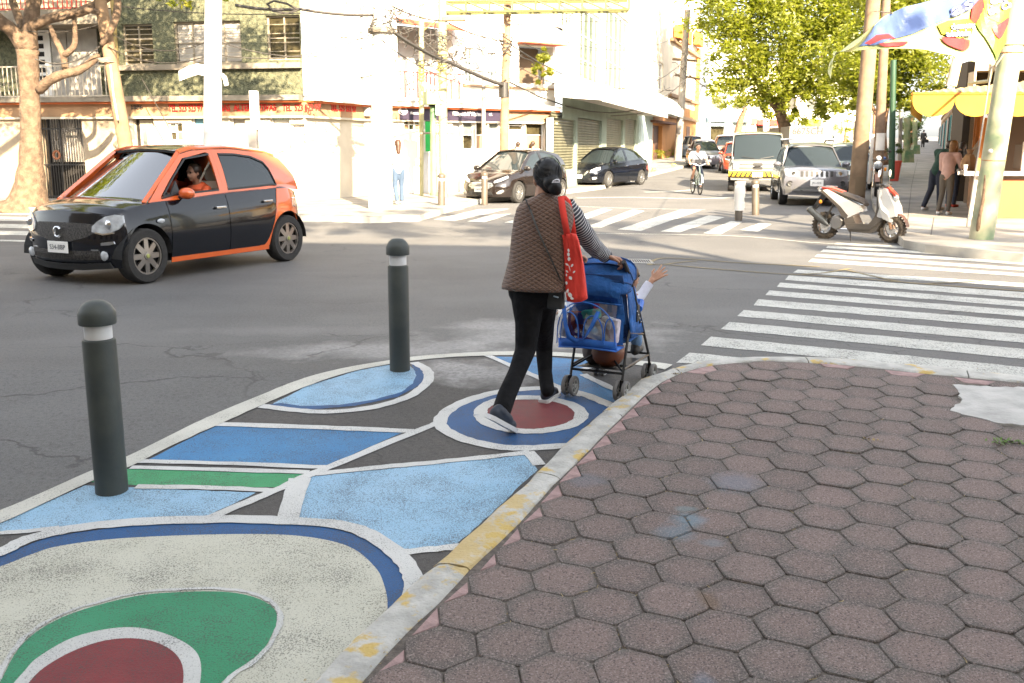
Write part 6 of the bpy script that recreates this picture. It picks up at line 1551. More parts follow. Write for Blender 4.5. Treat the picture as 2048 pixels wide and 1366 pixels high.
x = H_['front_x'](0, .42)+.02; mb = MB(); mb.box((x+.01, 0, .43), (.012, .33, .13)); np_ = mb.build('number_plate', M_plate, hr, bevel=.004)
def ontext(txt, size, pos, root, m, rot=None, name='plate_characters', parent=None):
    cu = bpy.data.curves.new(name, 'FONT'); cu.body = txt; cu.size = size; cu.align_x = 'CENTER'; cu.align_y = 'CENTER'; cu.extrude = .001; cu.resolution_u = 2
    t = bpy.data.objects.new(name, cu); COL.objects.link(t); dg = bpy.context.evaluated_depsgraph_get(); me = bpy.data.meshes.new_from_object(t.evaluated_get(dg)); bpy.data.objects.remove(t)
    M = Matrix.Translation(pos)@(rot or Matrix(((0, 0, 1), (1, 0, 0), (0, 1, 0))).to_4x4()); me.transform(M); me.materials.clear(); me.materials.append(m); me.name = name
    o = bpy.data.objects.new(name, me); COL.objects.link(o); o.parent = parent or root; return o
ontext('S34-BBP', .075, (x+.018, 0, .428), hr, M_ptext, parent=np_)
x = H_['front_x'](0, .60)+.02; mb = MB(); mb.tube([Vector((x+.008, .055*math.cos(t), .60+.055*math.sin(t))) for t in [.6+k*(2*PI-1.3)/14 for k in range(15)]], .014, 8); mb.build('emblem', M_chrome, hr, smooth=True)
mb = MB(); mb.prism([Vector((x, -.02, .635)), Vector((x, -.07, .60)), Vector((x, -.02, .565))], (.015, 0, 0)); mb.build('emblem_point', M_chrome, hr)
for s in (1, -1):
    mb = MB(); p = sp_(1.02, .70, .012, s); mb.ell(p, (.06, .012, .028), None, 10, 6); mb.build('side_repeater', M_lens, hr, smooth=True)
    mb = MB(); p = H_['D'](sp_(-1.42, .80, .018, s)); mb.box(p, (.07, .02, .13)); mb.build('side_badge', M_chrome, hr, bevel=.01)
    mb = MB(); mb.tube([sp_(.90, .95, .008, s), sp_(.60, 1.0, .010, s)], .012, 6); mb.build('belt_trim', M_plastic, hr)
    mb = MB(); p = [sp_(.75, .99, .01, s), sp_(.62, 1.14, .01, s), sp_(.60, .99, .01, s)]; mb.prism(p, (0, -s*.02, 0)); mb.build('quarter_trim', M_plastic, hr)
for s in (.36, -.36):
    mb = MB(); mb.box((.02, s, .56), (.48, .44, .16)); mb.box((-.26, s, .84), (.16, .44, .52), ry=-.18); mb.ell((-.33, s, 1.20), (.06, .13, .12), None, 10, 6); mb.build('seat', M_seat if s > 0 else M_seato, hr, smooth=True)
mb = MB(); mb.box((-.85, 0, .8), (.2, 1.2, .6), ry=-.2); mb.build('rear_seat', M_seato, hr)
mb = MB(); mb.box((.95, 0, .86), (.5, 1.36, .16), taper=.9); mb.build('dashboard', M_plastic, hr, bevel=.02)
mb = MB(); mb.tube([Vector((.60+.06*math.sin(t), .36+.18*math.cos(t), .94+.17*math.sin(t))) for t in [k*PI/8 for k in range(16)]], .014, 6, close=True); mb.build('steering_wheel', M_plastic, hr)
mb = MB(); mb.tube([sp_(-.1, 1.35, -.08, 1), Vector((-.05, .30, .95))], .012, 6); mb.build('seat_belt', M_seat, hr)
M_rims = mat('silver wheel', (.5, .5, .5), .35, .8)
def std_frames(c0, c1, zb0, zr, m, xb1):
    return None
def sedan_cfg(kind, paint):
    if kind == 'hatch':
        return dict(L=4.0, W=1.72, xf=1.22, xr=-1.27, wr=.31, sill=.19, tw=.19, plan=.34, lean=.9, zc=.45, blen=.6, top=[(-2, .95), (-1.4, 1.0), (0, .93), (.7, .90), (1.0, .90), (1.5, .82), (1.85, .70), (2.0, .60)], wid=[(-2, .84), (-1.3, .98), (0, 1), (1.3, .99), (1.7, .93), (2, .84)],
            roof=[(-2, 1.25), (-1.5, 1.38), (-.8, 1.45), (0, 1.48), (.5, 1.40), (1, 1.2)], rw=.54, house=(1.12, .22, -1.3, -1.75), paint=paint,
            frames=[('pillar_frame', [(1.05, .91), (.7, 1.15), (.25, 1.40), (-.2, 1.475), (-.25, 1.475), (-.26, 1.2), (-.28, .94), (.5, .91)], [(.80, .95), (.58, 1.12), (.2, 1.34), (-.15, 1.42), (-.20, 1.42), (-.21, 1.2), (-.22, .97), (.5, .94)], None), ('pillar_frame', [(-.25, 1.475), (-.6, 1.465), (-1.1, 1.42), (-1.45, 1.35), (-1.65, 1.2), (-1.8, .98), (-1.0, .99), (-.28, .94)], [(-.32, 1.42), (-.6, 1.41), (-.95, 1.36), (-1.2, 1.29), (-1.32, 1.18), (-1.38, 1.03), (-1.0, 1.02), (-.33, .97)], None)],
            windows=[(0, 0, [(-1.37, 1.03, 1.05), (-1.2, 1.02, 1.28), (-.95, 1.01, 1.36), (-.6, .99, 1.41), (-.32, .97, 1.42)], M_cglass), (0, 0, [(-.2, .97, 1.42), (0, .96, 1.40), (.25, .95, 1.32), (.55, .95, 1.13), (.78, .95, .97)], M_cglass)], doors=[(-.25, .85, .24), (-1.0, -.28, .26)], seals=False)
    if kind == 'sedan':
        return dict(L=4.45, W=1.70, xf=1.35, xr=-1.25, wr=.31, sill=.19, tw=.19, plan=.34, lean=.8, zc=.5, blen=.6, top=[(-2.22, .98), (-1.6, 1.02), (-.5, .96), (.6, .92), (1.1, .90), (1.6, .84), (2.0, .74), (2.22, .66)], wid=[(-2.2, .82), (-1.3, .98), (0, 1), (1.3, .99), (1.8, .93), (2.2, .84)],
            roof=[(-2.2, 1.1), (-1.6, 1.25), (-1.0, 1.41), (-.3, 1.49), (.2, 1.47), (.6, 1.38), (1.1, 1.2)], rw=.53, house=(1.25, .42, -.95, -1.62), paint=paint,
            frames=[('pillar_frame', [(1.18, .91), (.85, 1.15), (.42, 1.40), (0, 1.48), (-.10, 1.485), (-.11, 1.2), (-.13, .95), (.6, .92)], [(.92, .96), (.72, 1.13), (.36, 1.34), (0, 1.42), (-.05, 1.42), (-.06, 1.2), (-.07, .98), (.6, .95)], None), ('pillar_frame', [(-.10, 1.485), (-.4, 1.48), (-.8, 1.43), (-1.1, 1.36), (-1.4, 1.2), (-1.62, 1.03), (-.9, .99), (-.13, .95)], [(-.17, 1.42), (-.4, 1.42), (-.7, 1.37), (-.92, 1.30), (-1.1, 1.18), (-1.22, 1.04), (-.8, 1.01), (-.18, .98)], None)],
            windows=[(0, 0, [(-1.2, 1.04, 1.06), (-.95, 1.02, 1.28), (-.7, 1.0, 1.37), (-.4, .99, 1.42), (-.17, .98, 1.42)], M_cglass), (0, 0, [(-.05, .98, 1.42), (.15, .97, 1.40), (.4, .96, 1.32), (.7, .96, 1.13), (.90, .96, .98)], M_cglass)], doors=[(-.1, .98, .24), (-1.0, -.13, .26)], seals=False)
    if kind == 'suv':
        return dict(L=4.45, W=1.82, xf=1.35, xr=-1.28, wr=.36, sill=.30, tw=.22, plan=.20, lean=.35, zc=.6, blen=.5, top=[(-2.22, 1.10), (-1, 1.08), (.6, 1.04), (1.1, 1.03), (1.7, 1.0), (2.05, .95), (2.22, .90)], wid=[(-2.2, .90), (-1.3, .99), (0, 1), (1.3, 1), (1.8, .97), (2.2, .92)],
            roof=[(-2.2, 1.50), (-1.6, 1.60), (-.8, 1.65), (0, 1.66), (.4, 1.60), (1, 1.4)], rw=.60, house=(1.08, .42, -1.75, -2.0), paint=paint,
            frames=[('pillar_frame', [(1.02, 1.04), (.75, 1.3), (.40, 1.57), (0, 1.65), (-.1, 1.65), (-.1, 1.3), (-.12, 1.06), (.5, 1.05)], [(.85, 1.09), (.65, 1.27), (.34, 1.50), (0, 1.57), (-.05, 1.57), (-.05, 1.3), (-.06, 1.10), (.5, 1.09)], None), ('pillar_frame', [(-.1, 1.65), (-.6, 1.65), (-1.2, 1.62), (-1.7, 1.58), (-1.9, 1.35), (-1.98, 1.12), (-1, 1.09), (-.12, 1.06)], [(-.16, 1.57), (-.6, 1.57), (-1.1, 1.54), (-1.6, 1.48), (-1.7, 1.32), (-1.72, 1.16), (-1, 1.13), (-.17, 1.10)], None)],
            windows=[(0, 0, [(-1.7, 1.16, 1.36), (-1.6, 1.15, 1.48), (-1.1, 1.13, 1.54), (-.6, 1.12, 1.57), (-.16, 1.10, 1.57)], M_cglass), (0, 0, [(-.05, 1.10, 1.57), (.15, 1.10, 1.55), (.34, 1.09, 1.49), (.62, 1.09, 1.27), (.84, 1.09, 1.10)], M_cglass)], doors=[(-.1, .95, .36), (-1.05, -.12, .36)], seals=False)
    if kind == 'van':
        return dict(L=5.2, W=2.0, xf=1.85, xr=-1.55, wr=.36, sill=.42, tw=.22, plan=.10, lean=.12, zc=.6, blen=.35, top=[(-2.6, 1.2), (0, 1.18), (1.6, 1.14), (2.0, 1.12), (2.4, 1.05), (2.6, 1.0)], wid=[(-2.6, .97), (0, 1), (1.8, 1), (2.2, .98), (2.6, .95)],
            roof=[(-2.6, 2.02), (-1, 2.08), (.8, 2.08), (1.3, 2.04), (1.7, 1.9)], rw=.84, house=(2.12, 1.35, -2.45, -2.58), paint=paint,
            frames=[('pillar_frame', [(2.05, 1.13), (1.7, 1.6), (1.36, 1.98), (1.1, 2.06), (.7, 2.07), (.7, 1.6), (.7, 1.17), (1.4, 1.15)], [(1.78, 1.22), (1.55, 1.56), (1.28, 1.84), (1.1, 1.88), (.78, 1.88), (.78, 1.6), (.78, 1.22), (1.4, 1.22)], None), ('side_panel', [(.7, 2.07), (-.5, 2.08), (-2.45, 2.03), (-2.56, 1.2), (-1, 1.18), (.7, 1.17)], [(-.2, 1.7), (-.5, 1.7), (-1.2, 1.7), (-1.2, 1.5), (-.6, 1.5), (-.2, 1.5)], None)],
            windows=[(0, 0, [(.78, 1.22, 1.88), (1.1, 1.22, 1.88), (1.28, 1.22, 1.84), (1.55, 1.22, 1.56), (1.76, 1.22, 1.26)], M_cglass), (0, 0, [(-1.3, 1.45, 1.75), (-.6, 1.45, 1.75), (-.1, 1.45, 1.75)], paint)], doors=[(.75, 1.7, .5)], seals=False, mx=1.72, mirror=M_plastic)
def plate_on(root, H, z, txt, w_=.32, h_=.14, y=0.0):
    x = H['front_x'](y, z)+.03; mb = MB(); mb.box((x, y, z), (.02, w_, h_)); o = mb.build('number_plate', M_plate, root, bevel=.004)
    if txt: ontext(txt, .07, (x+.012, y, z-.005), root, M_ptext, parent=o)
loc, ang = place_on((1025, 408), (1090, 372+4), 1.22, -1.27, .85)
M_choc = mat('dark brown grey paint', (.012, .009, .008), .15, coat=.5)
cr, H = car('parked_car', 'dark hatchback with a wide silver slatted grille parked behind the woman', P(1010, 400, 30.5)*Vector((1, 1, 0)) if 0 else Vector((.15, 29.8, 0)), -PI/2-math.radians(32), sedan_cfg('hatch', M_choc), group='cars parked along the far kerb')
fpo = H['fpoly']; fpo('upper_grille', [(-.42, .50), (-.3, .42), (0, .40), (.3, .42), (.42, .50), (.36, .58), (.2, .60), (0, .605), (-.2, .60), (-.36, .58)], M_alloy, .01)
for z in (.45, .50, .55): fpo('slat', [(-.36, z-.012), (0, z-.012), (.36, z-.012), (.36, z+.006), (0, z+.006), (-.36, z+.006)], M_plastic, .016)
fpo('headlight', [(.42, .58), (.58, .62), (.74, .72), (.70, .78), (.55, .70), (.42, .64)], M_lens, .01, both=True); fpo('fog_light', [(.52, .27), (.62, .28), (.70, .36), (.66, .40), (.58, .37), (.5, .31)], M_alloy, .01, both=True)
fpo('lower_grille', [(-.4, .24), (0, .23), (.4, .24), (.36, .34), (0, .34), (-.36, .34)], M_plastic, .01); plate_on(cr, H, .40, 'MKP-39')
mb = MB(); x = H['front_x'](0, .64)+.012; mb.ell((x, 0, .64), (.01, .06, .025), None, 12, 6); mb.build('emblem', M_chrome, cr)
cr, H = car('parked_car', 'black sedan with large angular headlamps parked in front of the roller shutters', Vector((3.85, 39.8, zg(39.8))), -PI/2-math.radians(36), sedan_cfg('sedan', M_blk), group='cars parked along the far kerb')
fpo = H['fpoly']; fpo('upper_grille', [(-.30, .48), (0, .46), (.30, .48), (.40, .66), (0, .66), (-.40, .66)], M_plastic, .008)
for s in (1, -1): fpo('chrome_bar', [(s*.20, .46), (s*.24, .46), (s*.26, .46), (s*.46, .67), (s*.42, .67), (s*.38, .67)], M_chrome, .016)
fpo('headlight', [(.44, .56), (.60, .58), (.76, .68), (.74, .78), (.60, .74), (.46, .66)], M_lens, .012, both=True); fpo('lower_grille', [(-.5, .26), (0, .25), (.5, .26), (.44, .36), (0, .36), (-.44, .36)], M_plastic, .01)
plate_on(cr, H, .42, 'NBY-12'); mb = MB(); x = H['front_x'](0, .59)+.012; mb.tube([Vector((x+.006, .055*math.cos(t), .59+.055*math.sin(t))) for t in [k*PI/8 for k in range(16)]], .008, 5, close=True); mb.box((x+.008, 0, .59), (.01, .15, .022)); mb.build('emblem', M_chrome, cr)
fpo('fog_light', [(.54, .30), (.62, .31), (.68, .33), (.68, .40), (.60, .40), (.54, .38)], M_lens, .012, both=True)
M_silv = car_paint('silver grey paint', (.13, .13, .145), .3)
cs = sedan_cfg('suv', M_silv); cs['hub'] = M_chrome
sv, H = car('off_roader', 'silver off road car with a seven slot grille and roof bars beside the wooden pole', Vector((8.55, 28.9, 0)), -PI/2-math.radians(10), cs, cat='car')
fpo = H['fpoly']
for k in range(7):
    y = (k-3)*.128; fpo('grille_slot', [(y-.035, .80), (y, .79), (y+.035, .80), (y+.038, .93), (y, .94), (y-.038, .93)], M_plastic, .012)
fpo('headlight', [(.50, .80), (.66, .79), (.80, .82), (.82, .95), (.68, .96), (.50, .95)], M_lens, .012, both=True)
fpo('lower_bumper', [(-.80, .36), (-.4, .34), (0, .34), (.4, .34), (.80, .36), (.80, .55), (.4, .52), (0, .52), (-.4, .52), (-.80, .55)], mat('grey bumper', (.07, .07, .07), .6), .012); fpo('skid_lip', [(-.6, .42), (0, .40), (.6, .42), (.56, .47), (0, .45), (-.56, .47)], M_alloy, .03)
for s in (1, -1): mb = MB(); x = H['front_x'](s*.68, .60); mb.lathe([(.075, -.01), (.07, .02), (.04, .01), (.005, .012)], (x, s*.68, .61), 'X', 16); mb.build('fog_light', M_plastic, sv); mb = MB(); x = H['front_x'](s*.6, .88)+.012; mb.lathe([(.06, 0), (.055, .012), (.004, .014)], (x, s*.60, .875), 'X', 14); mb.build('lamp_ring', M_chrome, sv)
plate_on(sv, H, .63, 'J93-AKK', .34, .17, .0)
for x in (.25, -.9): mb = MB(); mb.tube([(x, -.72, 1.79), (x, .72, 1.79)], .022, 8); mb.build('roof_bar', M_alloy, sv); 
for s in (1, -1): mb = MB(); mb.tube([(.45, s*.6, 1.68), (.3, s*.62, 1.76), (-1.3, s*.62, 1.76), (-1.5, s*.6, 1.67)], .02, 6); mb.build('roof_rail', M_plastic, sv)
vn, H = car('van', 'large grey white van with a yellow and black striped front bumper', Vector((9.15, 37.6, 0)), -PI/2-math.radians(12), sedan_cfg('van', car_paint('greyish white paint', (.22, .22, .20))), cat='van')
fpo = H['fpoly']; fpo('grille', [(-.88, .78), (0, .78), (.88, .78), (.88, 1.02), (0, 1.02), (-.88, 1.02)], M_plastic, .012)
for z in (.84, .90, .96): fpo('slat', [(-.62, z-.01), (0, z-.01), (.62, z-.01), (.62, z+.01), (0, z+.01), (-.62, z+.01)], M_alloy if z == .90 else M_plastic, .03)
for s in (1, -1): fpo('headlight', [(s*.66, .88), (s*.75, .88), (s*.84, .88), (s*.84, .99), (s*.75, .99), (s*.66, .99)], M_lens, .03); fpo('turn_light', [(s*.66, .80), (s*.75, .80), (s*.84, .80), (s*.84, .855), (s*.75, .855), (s*.66, .855)], M_lens, .03)
mb = MB(); x = H['front_x'](0, .9)+.05; mb.prism([Vector((x, y, z)) for y, z in ((-.12, .905), (-.05, .925), (.05, .925), (.12, .915), (.10, .885), (.05, .885), (-.05, .875), (-.12, .885))], (.01, 0, 0)); mb.build('emblem', M_chrome, vn)
M_yb = mat('yellow bumper paint', (.62, .38, .02), .5)
bmx = H['front_x'](0, .62)+.06; rows = []
for z, o in ((.52, 0), (.56, .08), (.66, .10), (.74, .04)): rows.append([Vector((bmx+o-.16*(abs(y)/.98)**3, y, z)) for y in [-.98+i*.14 for i in range(15)]])
mb = MB(); mb.slab(rows, (-.06, 0, 0)); bu = mb.build('bumper', M_yb, vn, smooth=True)
for k in range(12):
    y = -.92+k*.16; sl2 = .10 if y < 0 else -.10; g = []
    for z, o in ((.53, .01), (.56, .085), (.66, .105), (.73, .05)):
        t = (z-.53)/.2; yy = y+sl2*t; g.append([Vector((bmx+o-.16*(min(.98, abs(q))/.98)**3+.006, q, z)) for q in (yy-.032, yy, yy+.032)])
    mb = MB(); mb.slab(g, (-.01, 0, 0)); mb.build('black_stripe', M_plastic, bu)
mb = MB(); mb.box((bmx+.12, 0, .62), (.02, .34, .16)); mb.build('number_plate', M_plate, vn)
for s in (1, -1): mb = MB(); mb.tube([Vector((2.22, s*.1, 1.16)), Vector((2.12, s*.55, 1.24))], .012, 5); mb.build('wiper', M_plastic, vn)
def simple_front(cr, H, z0=.5, hl=.66, w=.42):
    f = H['fpoly']; f('upper_grille', [(-w, z0), (0, z0-.03), (w, z0), (w, z0+.14), (0, z0+.14), (-w, z0+.14)], M_plastic, .01); f('headlight', [(w+.06, hl-.06), (w+.2, hl-.03), (w+.30, hl), (w+.30, hl+.09), (w+.18, hl+.08), (w+.06, hl+.03)], M_lens, .012, both=True); plate_on(cr, H, z0-.12, None)
for nm, lb, x, y, kind, paint, dg in (('parked_car', 'small silver sedan parked behind the cyclist', 10.6, 55.5, 'sedan', M_silv, 4),
        ('off_roader', 'brown off road car parked behind the small silver sedan', 13.2, 61.5, 'suv', car_paint('brown orange paint', (.22, .10, .05)), 8),
        ('parked_car', 'red car almost hidden between the silver sedan and the van', 11.3, 50.2, 'hatch', car_paint('red paint', (.42, .04, .015)), 8),
        ('off_roader', 'pale blue grey off road car with a red tail behind the silver one', 12.9, 38.6, 'suv', car_paint('pale blue grey paint', (.30, .36, .38), .3), 12),
        ('parked_car', 'blue car in the shade behind the broad wooden pole', 14.9, 43.0, 'sedan', car_paint('blue paint', (.05, .10, .30)), 14),
        ('parked_car', 'distant pale car seen above the roof bars of the silver off road car', 24.5, 82, 'sedan', car_paint('pale paint', (.55, .55, .52)), 14),
        ('parked_car', 'distant white car near the foot of the lime bush', 27.5, 88, 'sedan', car_paint('white paint', (.6, .6, .58)), 14),
        ('parked_car', 'blue grey car partly hidden at the corner behind the cyclist', 12.4, 69, 'hatch', car_paint('blue grey paint', (.12, .17, .22)), 10)):
    cr, H = car(nm, lb, Vector((x, y, zg(y))), -PI/2-math.radians(dg), sedan_cfg(kind, paint), cat='car', group='cars parked down the side street')
    simple_front(cr, H, .5 if kind != 'suv' else .74, .66 if kind != 'suv' else .85)
    if 'red tail' in lb:
        for s in (1, -1): mb = MB(); mb.box((-1.75, s*.86, 1.35), (.1, .08, .5)); mb.build('tail_light', M_redl, cr)
lo = thing('lorry', 'pale grey lorry box marked 6675CH above the parked cars', 'lorry', Vector((17.2, 58, zg(58)))); c = Vector((17.2, 58, zg(58)))
mb = MB(); mb.box(c+Vector((0, 2.2, 1.45)), (2.5, 4.6, 1.5)); mb.wb('box', mat('grey lorry box', (.20, .195, .18), .7, 0, .1, 1), lo, bevel=.04)
text_mesh('lettering', '6675CH', .52, M_bar, face_matrix(c+Vector((-.2, -.12, 1.92)), (1, .0, 0), (0, 0, 1)), lo, .01, bold=.005)
mb = MB(); mb.box(c+Vector((0, 2.4, .5)), (2.2, 4.8, .35)); mb.wb('chassis', M_under, lo)
for s in (-1, 1):
    for dy in (.9, 3.6): mb = MB(); mb.lathe([(.05, -.12), (.42, -.12), (.42, .12), (.05, .12)], c+Vector((s*1.05, dy, .42)), 'X', 16); mb.wb('wheel', M_tyre, lo)
mb = MB(); mb.box(c+Vector((0, 5.3, 1.25)), (2.2, 1.3, 1.7)); mb.wb('cab', car_paint('lorry cab paint', (.5, .5, .48)), lo, bevel=.08)
M_scw = mat('white scooter panel', (.50, .49, .47), .25, coat=.6); M_scg = mat('grey scooter panel', (.10, .085, .07), .35, .3, coat=.4); M_sct = mat('brown grey seat', (.05, .04, .033), .7); M_scr = mat('red scooter trim', (.45, .05, .03), .35, coat=.5); M_dust = mat('dusty knobbly tyre', (.07, .055, .04), .95, 0, .4, 30, .8, 40)
c0 = G(1714, 481); ang = -.74
sr = thing('scooter', 'white and grey motor scooter with red trim parked across the street corner', 'scooter', Vector((c0.x, c0.y, 0)), ang)
sr.scale = (.95, .95, .98); WB = .62; rw2 = .235
def prof(name, pts, w, m, parent=sr, bev=.015, y=0.0, tri=True): mb = MB(); mb.prism([Vector((x, y-w/2, z)) for x, z in pts], (0, w, 0), tri=tri); return mb.build(name, m, parent, bevel=0)
def sheet(name, top, bot, w0, w1, m, smooth=True):
    rows = []
    for (x0, z0), (x1, z1) in zip(top, bot):
        rows.append([Vector((x1, -w1/2, z1)), Vector((x1*.6+x0*.4, -w1*.55, z1*.6+z0*.4)), Vector((x0*.85+x1*.15, -w0/2, z0*.85+z1*.15)), Vector((x0, -w0*.3, z0)), Vector((x0, 0, z0+.012)), Vector((x0, w0*.3, z0)), Vector((x0*.85+x1*.15, w0/2, z0*.85+z1*.15)), Vector((x1*.6+x0*.4, w1*.55, z1*.6+z0*.4)), Vector((x1, w1/2, z1))])
    mb = MB(); mb.grid(rows, close=False); mb.grid([[r[0] for r in rows], [r[-1] for r in rows]]); mb.poly(rows[0]); mb.poly(rows[-1]); return mb.build(name, m, sr, smooth=True)
for x, nm in ((WB, 'front'), (-WB, 'rear')):
    t = bpy.data.objects.new('wheel', None); COL.objects.link(t); t.parent = sr; t.location = (x, 0, rw2)
    mb = MB(); rr_ = rw2
    mb.lathe([(rr_*.58, -.055), (rr_*.80, -.07), (rr_*.96, -.05), (rr_, 0), (rr_*.96, .05), (rr_*.80, .07), (rr_*.58, .055)], axis='Y', n=32, cap=False); mb.build('tyre', M_dust, t, smooth=True)
    mb = MB()
    for k in range(26):
        a = 2*PI*k/26
        for y in (-.04, .0, .04): mb.box((math.cos(a+y)*rr_*.985, y, math.sin(a+y)*rr_*.985), (.03, .028, .03), ry=-a)
    mb.build('tread_blocks', M_dust, t, kind='stuff')
    mb = MB(); mb.lathe([(rr_*.60, -.05), (rr_*.56, -.03), (rr_*.56, .03), (rr_*.60, .05)], axis='Y', n=28, cap=False); mb.lathe([(.04, -.06), (.04, .06)], axis='Y', n=12)
    for k in range(6): a = PI*k/3+.3; mb.tube([(math.cos(a)*.03, 0, math.sin(a)*.03), (math.cos(a)*rr_*.57, 0, math.sin(a)*rr_*.57)], .014, 6)
    mb.build('rim', M_alloy, t, smooth=True)
    mb = MB(); mb.lathe([(.085, -.045), (.085, -.04), (.02, -.04)], axis='Y', n=20, cap=False); mb.build('brake_disc', M_chrome, t)
sheet('front_shield', [(.56, .66), (.47, .80), (.44, .90), (.52, .95), (.62, .88)][:4], [(.66, .36), (.52, .42), (.44, .62), (.40, .86)], .18, .42, M_scw)
prof('leg_shield', [(.38, .90), (.52, .92), (.70, .62), (.73, .46), (.52, .40), (.40, .45), (.44, .62)], .34, M_scw)
prof('leg_shield_inner', [(.36, .88), (.40, .88), (.43, .62), (.38, .44), (.30, .30), (.24, .27), (.36, .46), (.38, .60)], .30, M_scg)
prof('floorboard', [(.52, .42), (.40, .30), (.30, .22), (-.12, .20), (-.18, .30), (.0, .31), (.26, .31), (.38, .44)], .36, M_scg)
prof('belly', [(.44, .40), (.50, .38), (.40, .20), (.30, .15), (-.10, .16), (-.22, .36), (-.05, .44), (.02, .30), (.30, .30)], .30, M_scg)
prof('side_body', [(-.06, .44), (-.20, .36), (-.30, .55), (-.52, .74), (-.66, .86), (-.58, .88), (-.30, .76), (.06, .62), (.10, .52)], .28, M_scw)
prof('side_trim', [(-.16, .38), (-.24, .40), (-.36, .58), (-.68, .84), (-.66, .875), (-.30, .60), (-.14, .44)], .31, M_scg)
rows = []
for x, z, w0, h in ((-.60, .90, .16, .03), (-.45, .87, .22, .06), (-.25, .81, .24, .09), (-.05, .75, .28, .11), (.08, .70, .26, .10), (.14, .64, .20, .06)):
    rows.append([Vector((x, w0/2*math.cos(t), z-h*.2+h*.5*math.sin(t))) for t in [k*PI/6 for k in range(12)]])
mb = MB(); mb.grid(rows, close=True); mb.poly(rows[0]); mb.poly(rows[-1]); mb.build('seat', M_sct, sr, smooth=True)
prof('tail_trim', [(-.70, .92), (-.58, .93), (-.30, .85), (-.28, .80), (-.50, .84), (-.66, .86)], .18, M_scr)
prof('nose_trim', [(.44, .92), (.52, .95), (.66, .82), (.68, .76), (.60, .84), (.52, .88)], .14, M_scr)
mb = MB(); mb.ell((.65, 0, .76), (.045, .09, .06), None, 14, 8); mb.build('headlight', M_lens, sr, smooth=True)
mb = MB(); mb.ell((.70, 0, .62), (.04, .09, .07), None, 12, 6); mb.build('front_cowl', M_scw, sr, smooth=True)
for s in (1, -1): mb = MB(); mb.tube([(.53, s*.09, .62), (WB+.02, s*.09, rw2)], [.022, .028], 8); mb.build('fork_leg', mat('coppery fork', (.35, .2, .12), .4, .5), sr)
g = [[Vector((WB+(rw2+.045)*math.cos(q), y, rw2+(rw2+.045)*math.sin(q))) for y in (-.07, 0, .07)] for q in [.15+k*.16 for k in range(12)]]
mb = MB(); mb.slab(g, (0, 0, .008)); mb.build('front_mudguard', mat('brown mudguard', (.14, .07, .05), .5), sr, smooth=True)
mb = MB(); mb.tube([(.42, -.32, .98), (.44, -.15, .99), (.46, 0, .96), (.44, .15, .99), (.42, .32, .98)], .014, 8); mb.build('handlebar', M_bar, sr)
for s in (1, -1):
    mb = MB(); mb.tube([(.42, s*.22, .98), (.41, s*.34, .98)], .02, 8); mb.build('grip', M_bar, sr)
    mb = MB(); mb.tube([(.44, s*.17, .99), (.42, s*.22, 1.12)], .007, 6); ma = mb.build('mirror_arm', M_bar, sr); mb = MB(); mb.ell((.42, s*.24, 1.17), (.015, .05, .065), None, 10, 6); mb.build('mirror', M_scw, sr, smooth=True)
mb = MB(); mb.ell((.47, 0, .96), (.06, .10, .04), None, 12, 8); mb.build('handlebar_cover', M_scg, sr, smooth=True)
mb = MB(); mb.lathe([(.035, -.24), (.06, -.22), (.06, .10), (.045, .2), (.025, .26)], (0, 0, 0), 'X', 16)
mbR = Euler((0, .62, 0)).to_matrix()
for i, v in enumerate(mb.v): mb.v[i] = mbR@v+Vector((-.70, -.17, .40))
mb.build('exhaust', mat('grey exhaust', (.12, .12, .11), .4, .6), sr, smooth=True)
mb = MB(); mb.tube([(-.46, -.15, .26), (-.35, -.14, .20), (-.15, -.10, .20)], .02, 8); mb.build('exhaust_pipe', M_chrome, sr)
mb = MB(); mb.ell((-.36, -.05, .32), (.15, .13, .12), None, 14, 8); mb.lathe([(.10, -.03), (.10, .03), (.03, .04)], (-.34, -.17, .30), 'Y', 16); mb.build('engine', mat('engine casing', (.22, .21, .20), .4, .6), sr, smooth=True)
mb = MB(); mb.box((-.5, .1, .30), (.36, .06, .10)); mb.build('belt_case', M_scg, sr, bevel=.02)
mb = MB(); mb.tube([(-.58, -.1, .36), (-.42, -.1, .66)], .02, 8); mb.build('shock_absorber', M_bar, sr)
prof('rear_mudguard', [(-.78, .70), (-.66, .84), (-.60, .80), (-.74, .62), (-.86, .48), (-.90, .50)], .10, M_bar)
mb = MB(); mb.ell((-.68, -.14, .66), (.03, .03, .035), None, 10, 6); mb.build('indicator', M_amber, sr, smooth=True)
mb = MB(); mb.ell((-.74, 0, .86), (.05, .09, .05), None, 10, 6); mb.build('tail_light', M_lens, sr, smooth=True)
mb = MB(); mb.tube([(-.10, -.1, .18), (-.02, -.22, .0)], .012, 6); mb.build('side_stand', M_bar, sr)
mb = MB(); mb.tube([(-.76, -.1, .88), (-.70, -.13, .93), (-.5, -.13, .92)], .012, 6); mb.tube([(-.76, .1, .88), (-.70, .13, .93), (-.5, .13, .92)], .012, 6); mb.tube([(-.76, .1, .88), (-.76, -.1, .88)], .012, 6); mb.build('grab_rail', M_alloy, sr)
mc0 = G(1752, 392, .13); mc = thing('motorcycle', 'dark motorcycle facing us with twin round headlamps parked between the wooden poles', 'motorcycle', Vector((mc0.x, mc0.y, zg(mc0.y)+.13)), -PI/2-.35)
mb = MB(); mb.lathe([(.17, -.04), (.28, -.055), (.31, 0), (.28, .055), (.17, .04)], (.62, 0, .31), 'Y', 24, cap=False); mb.build('front_wheel', M_tyre, mc, smooth=True)
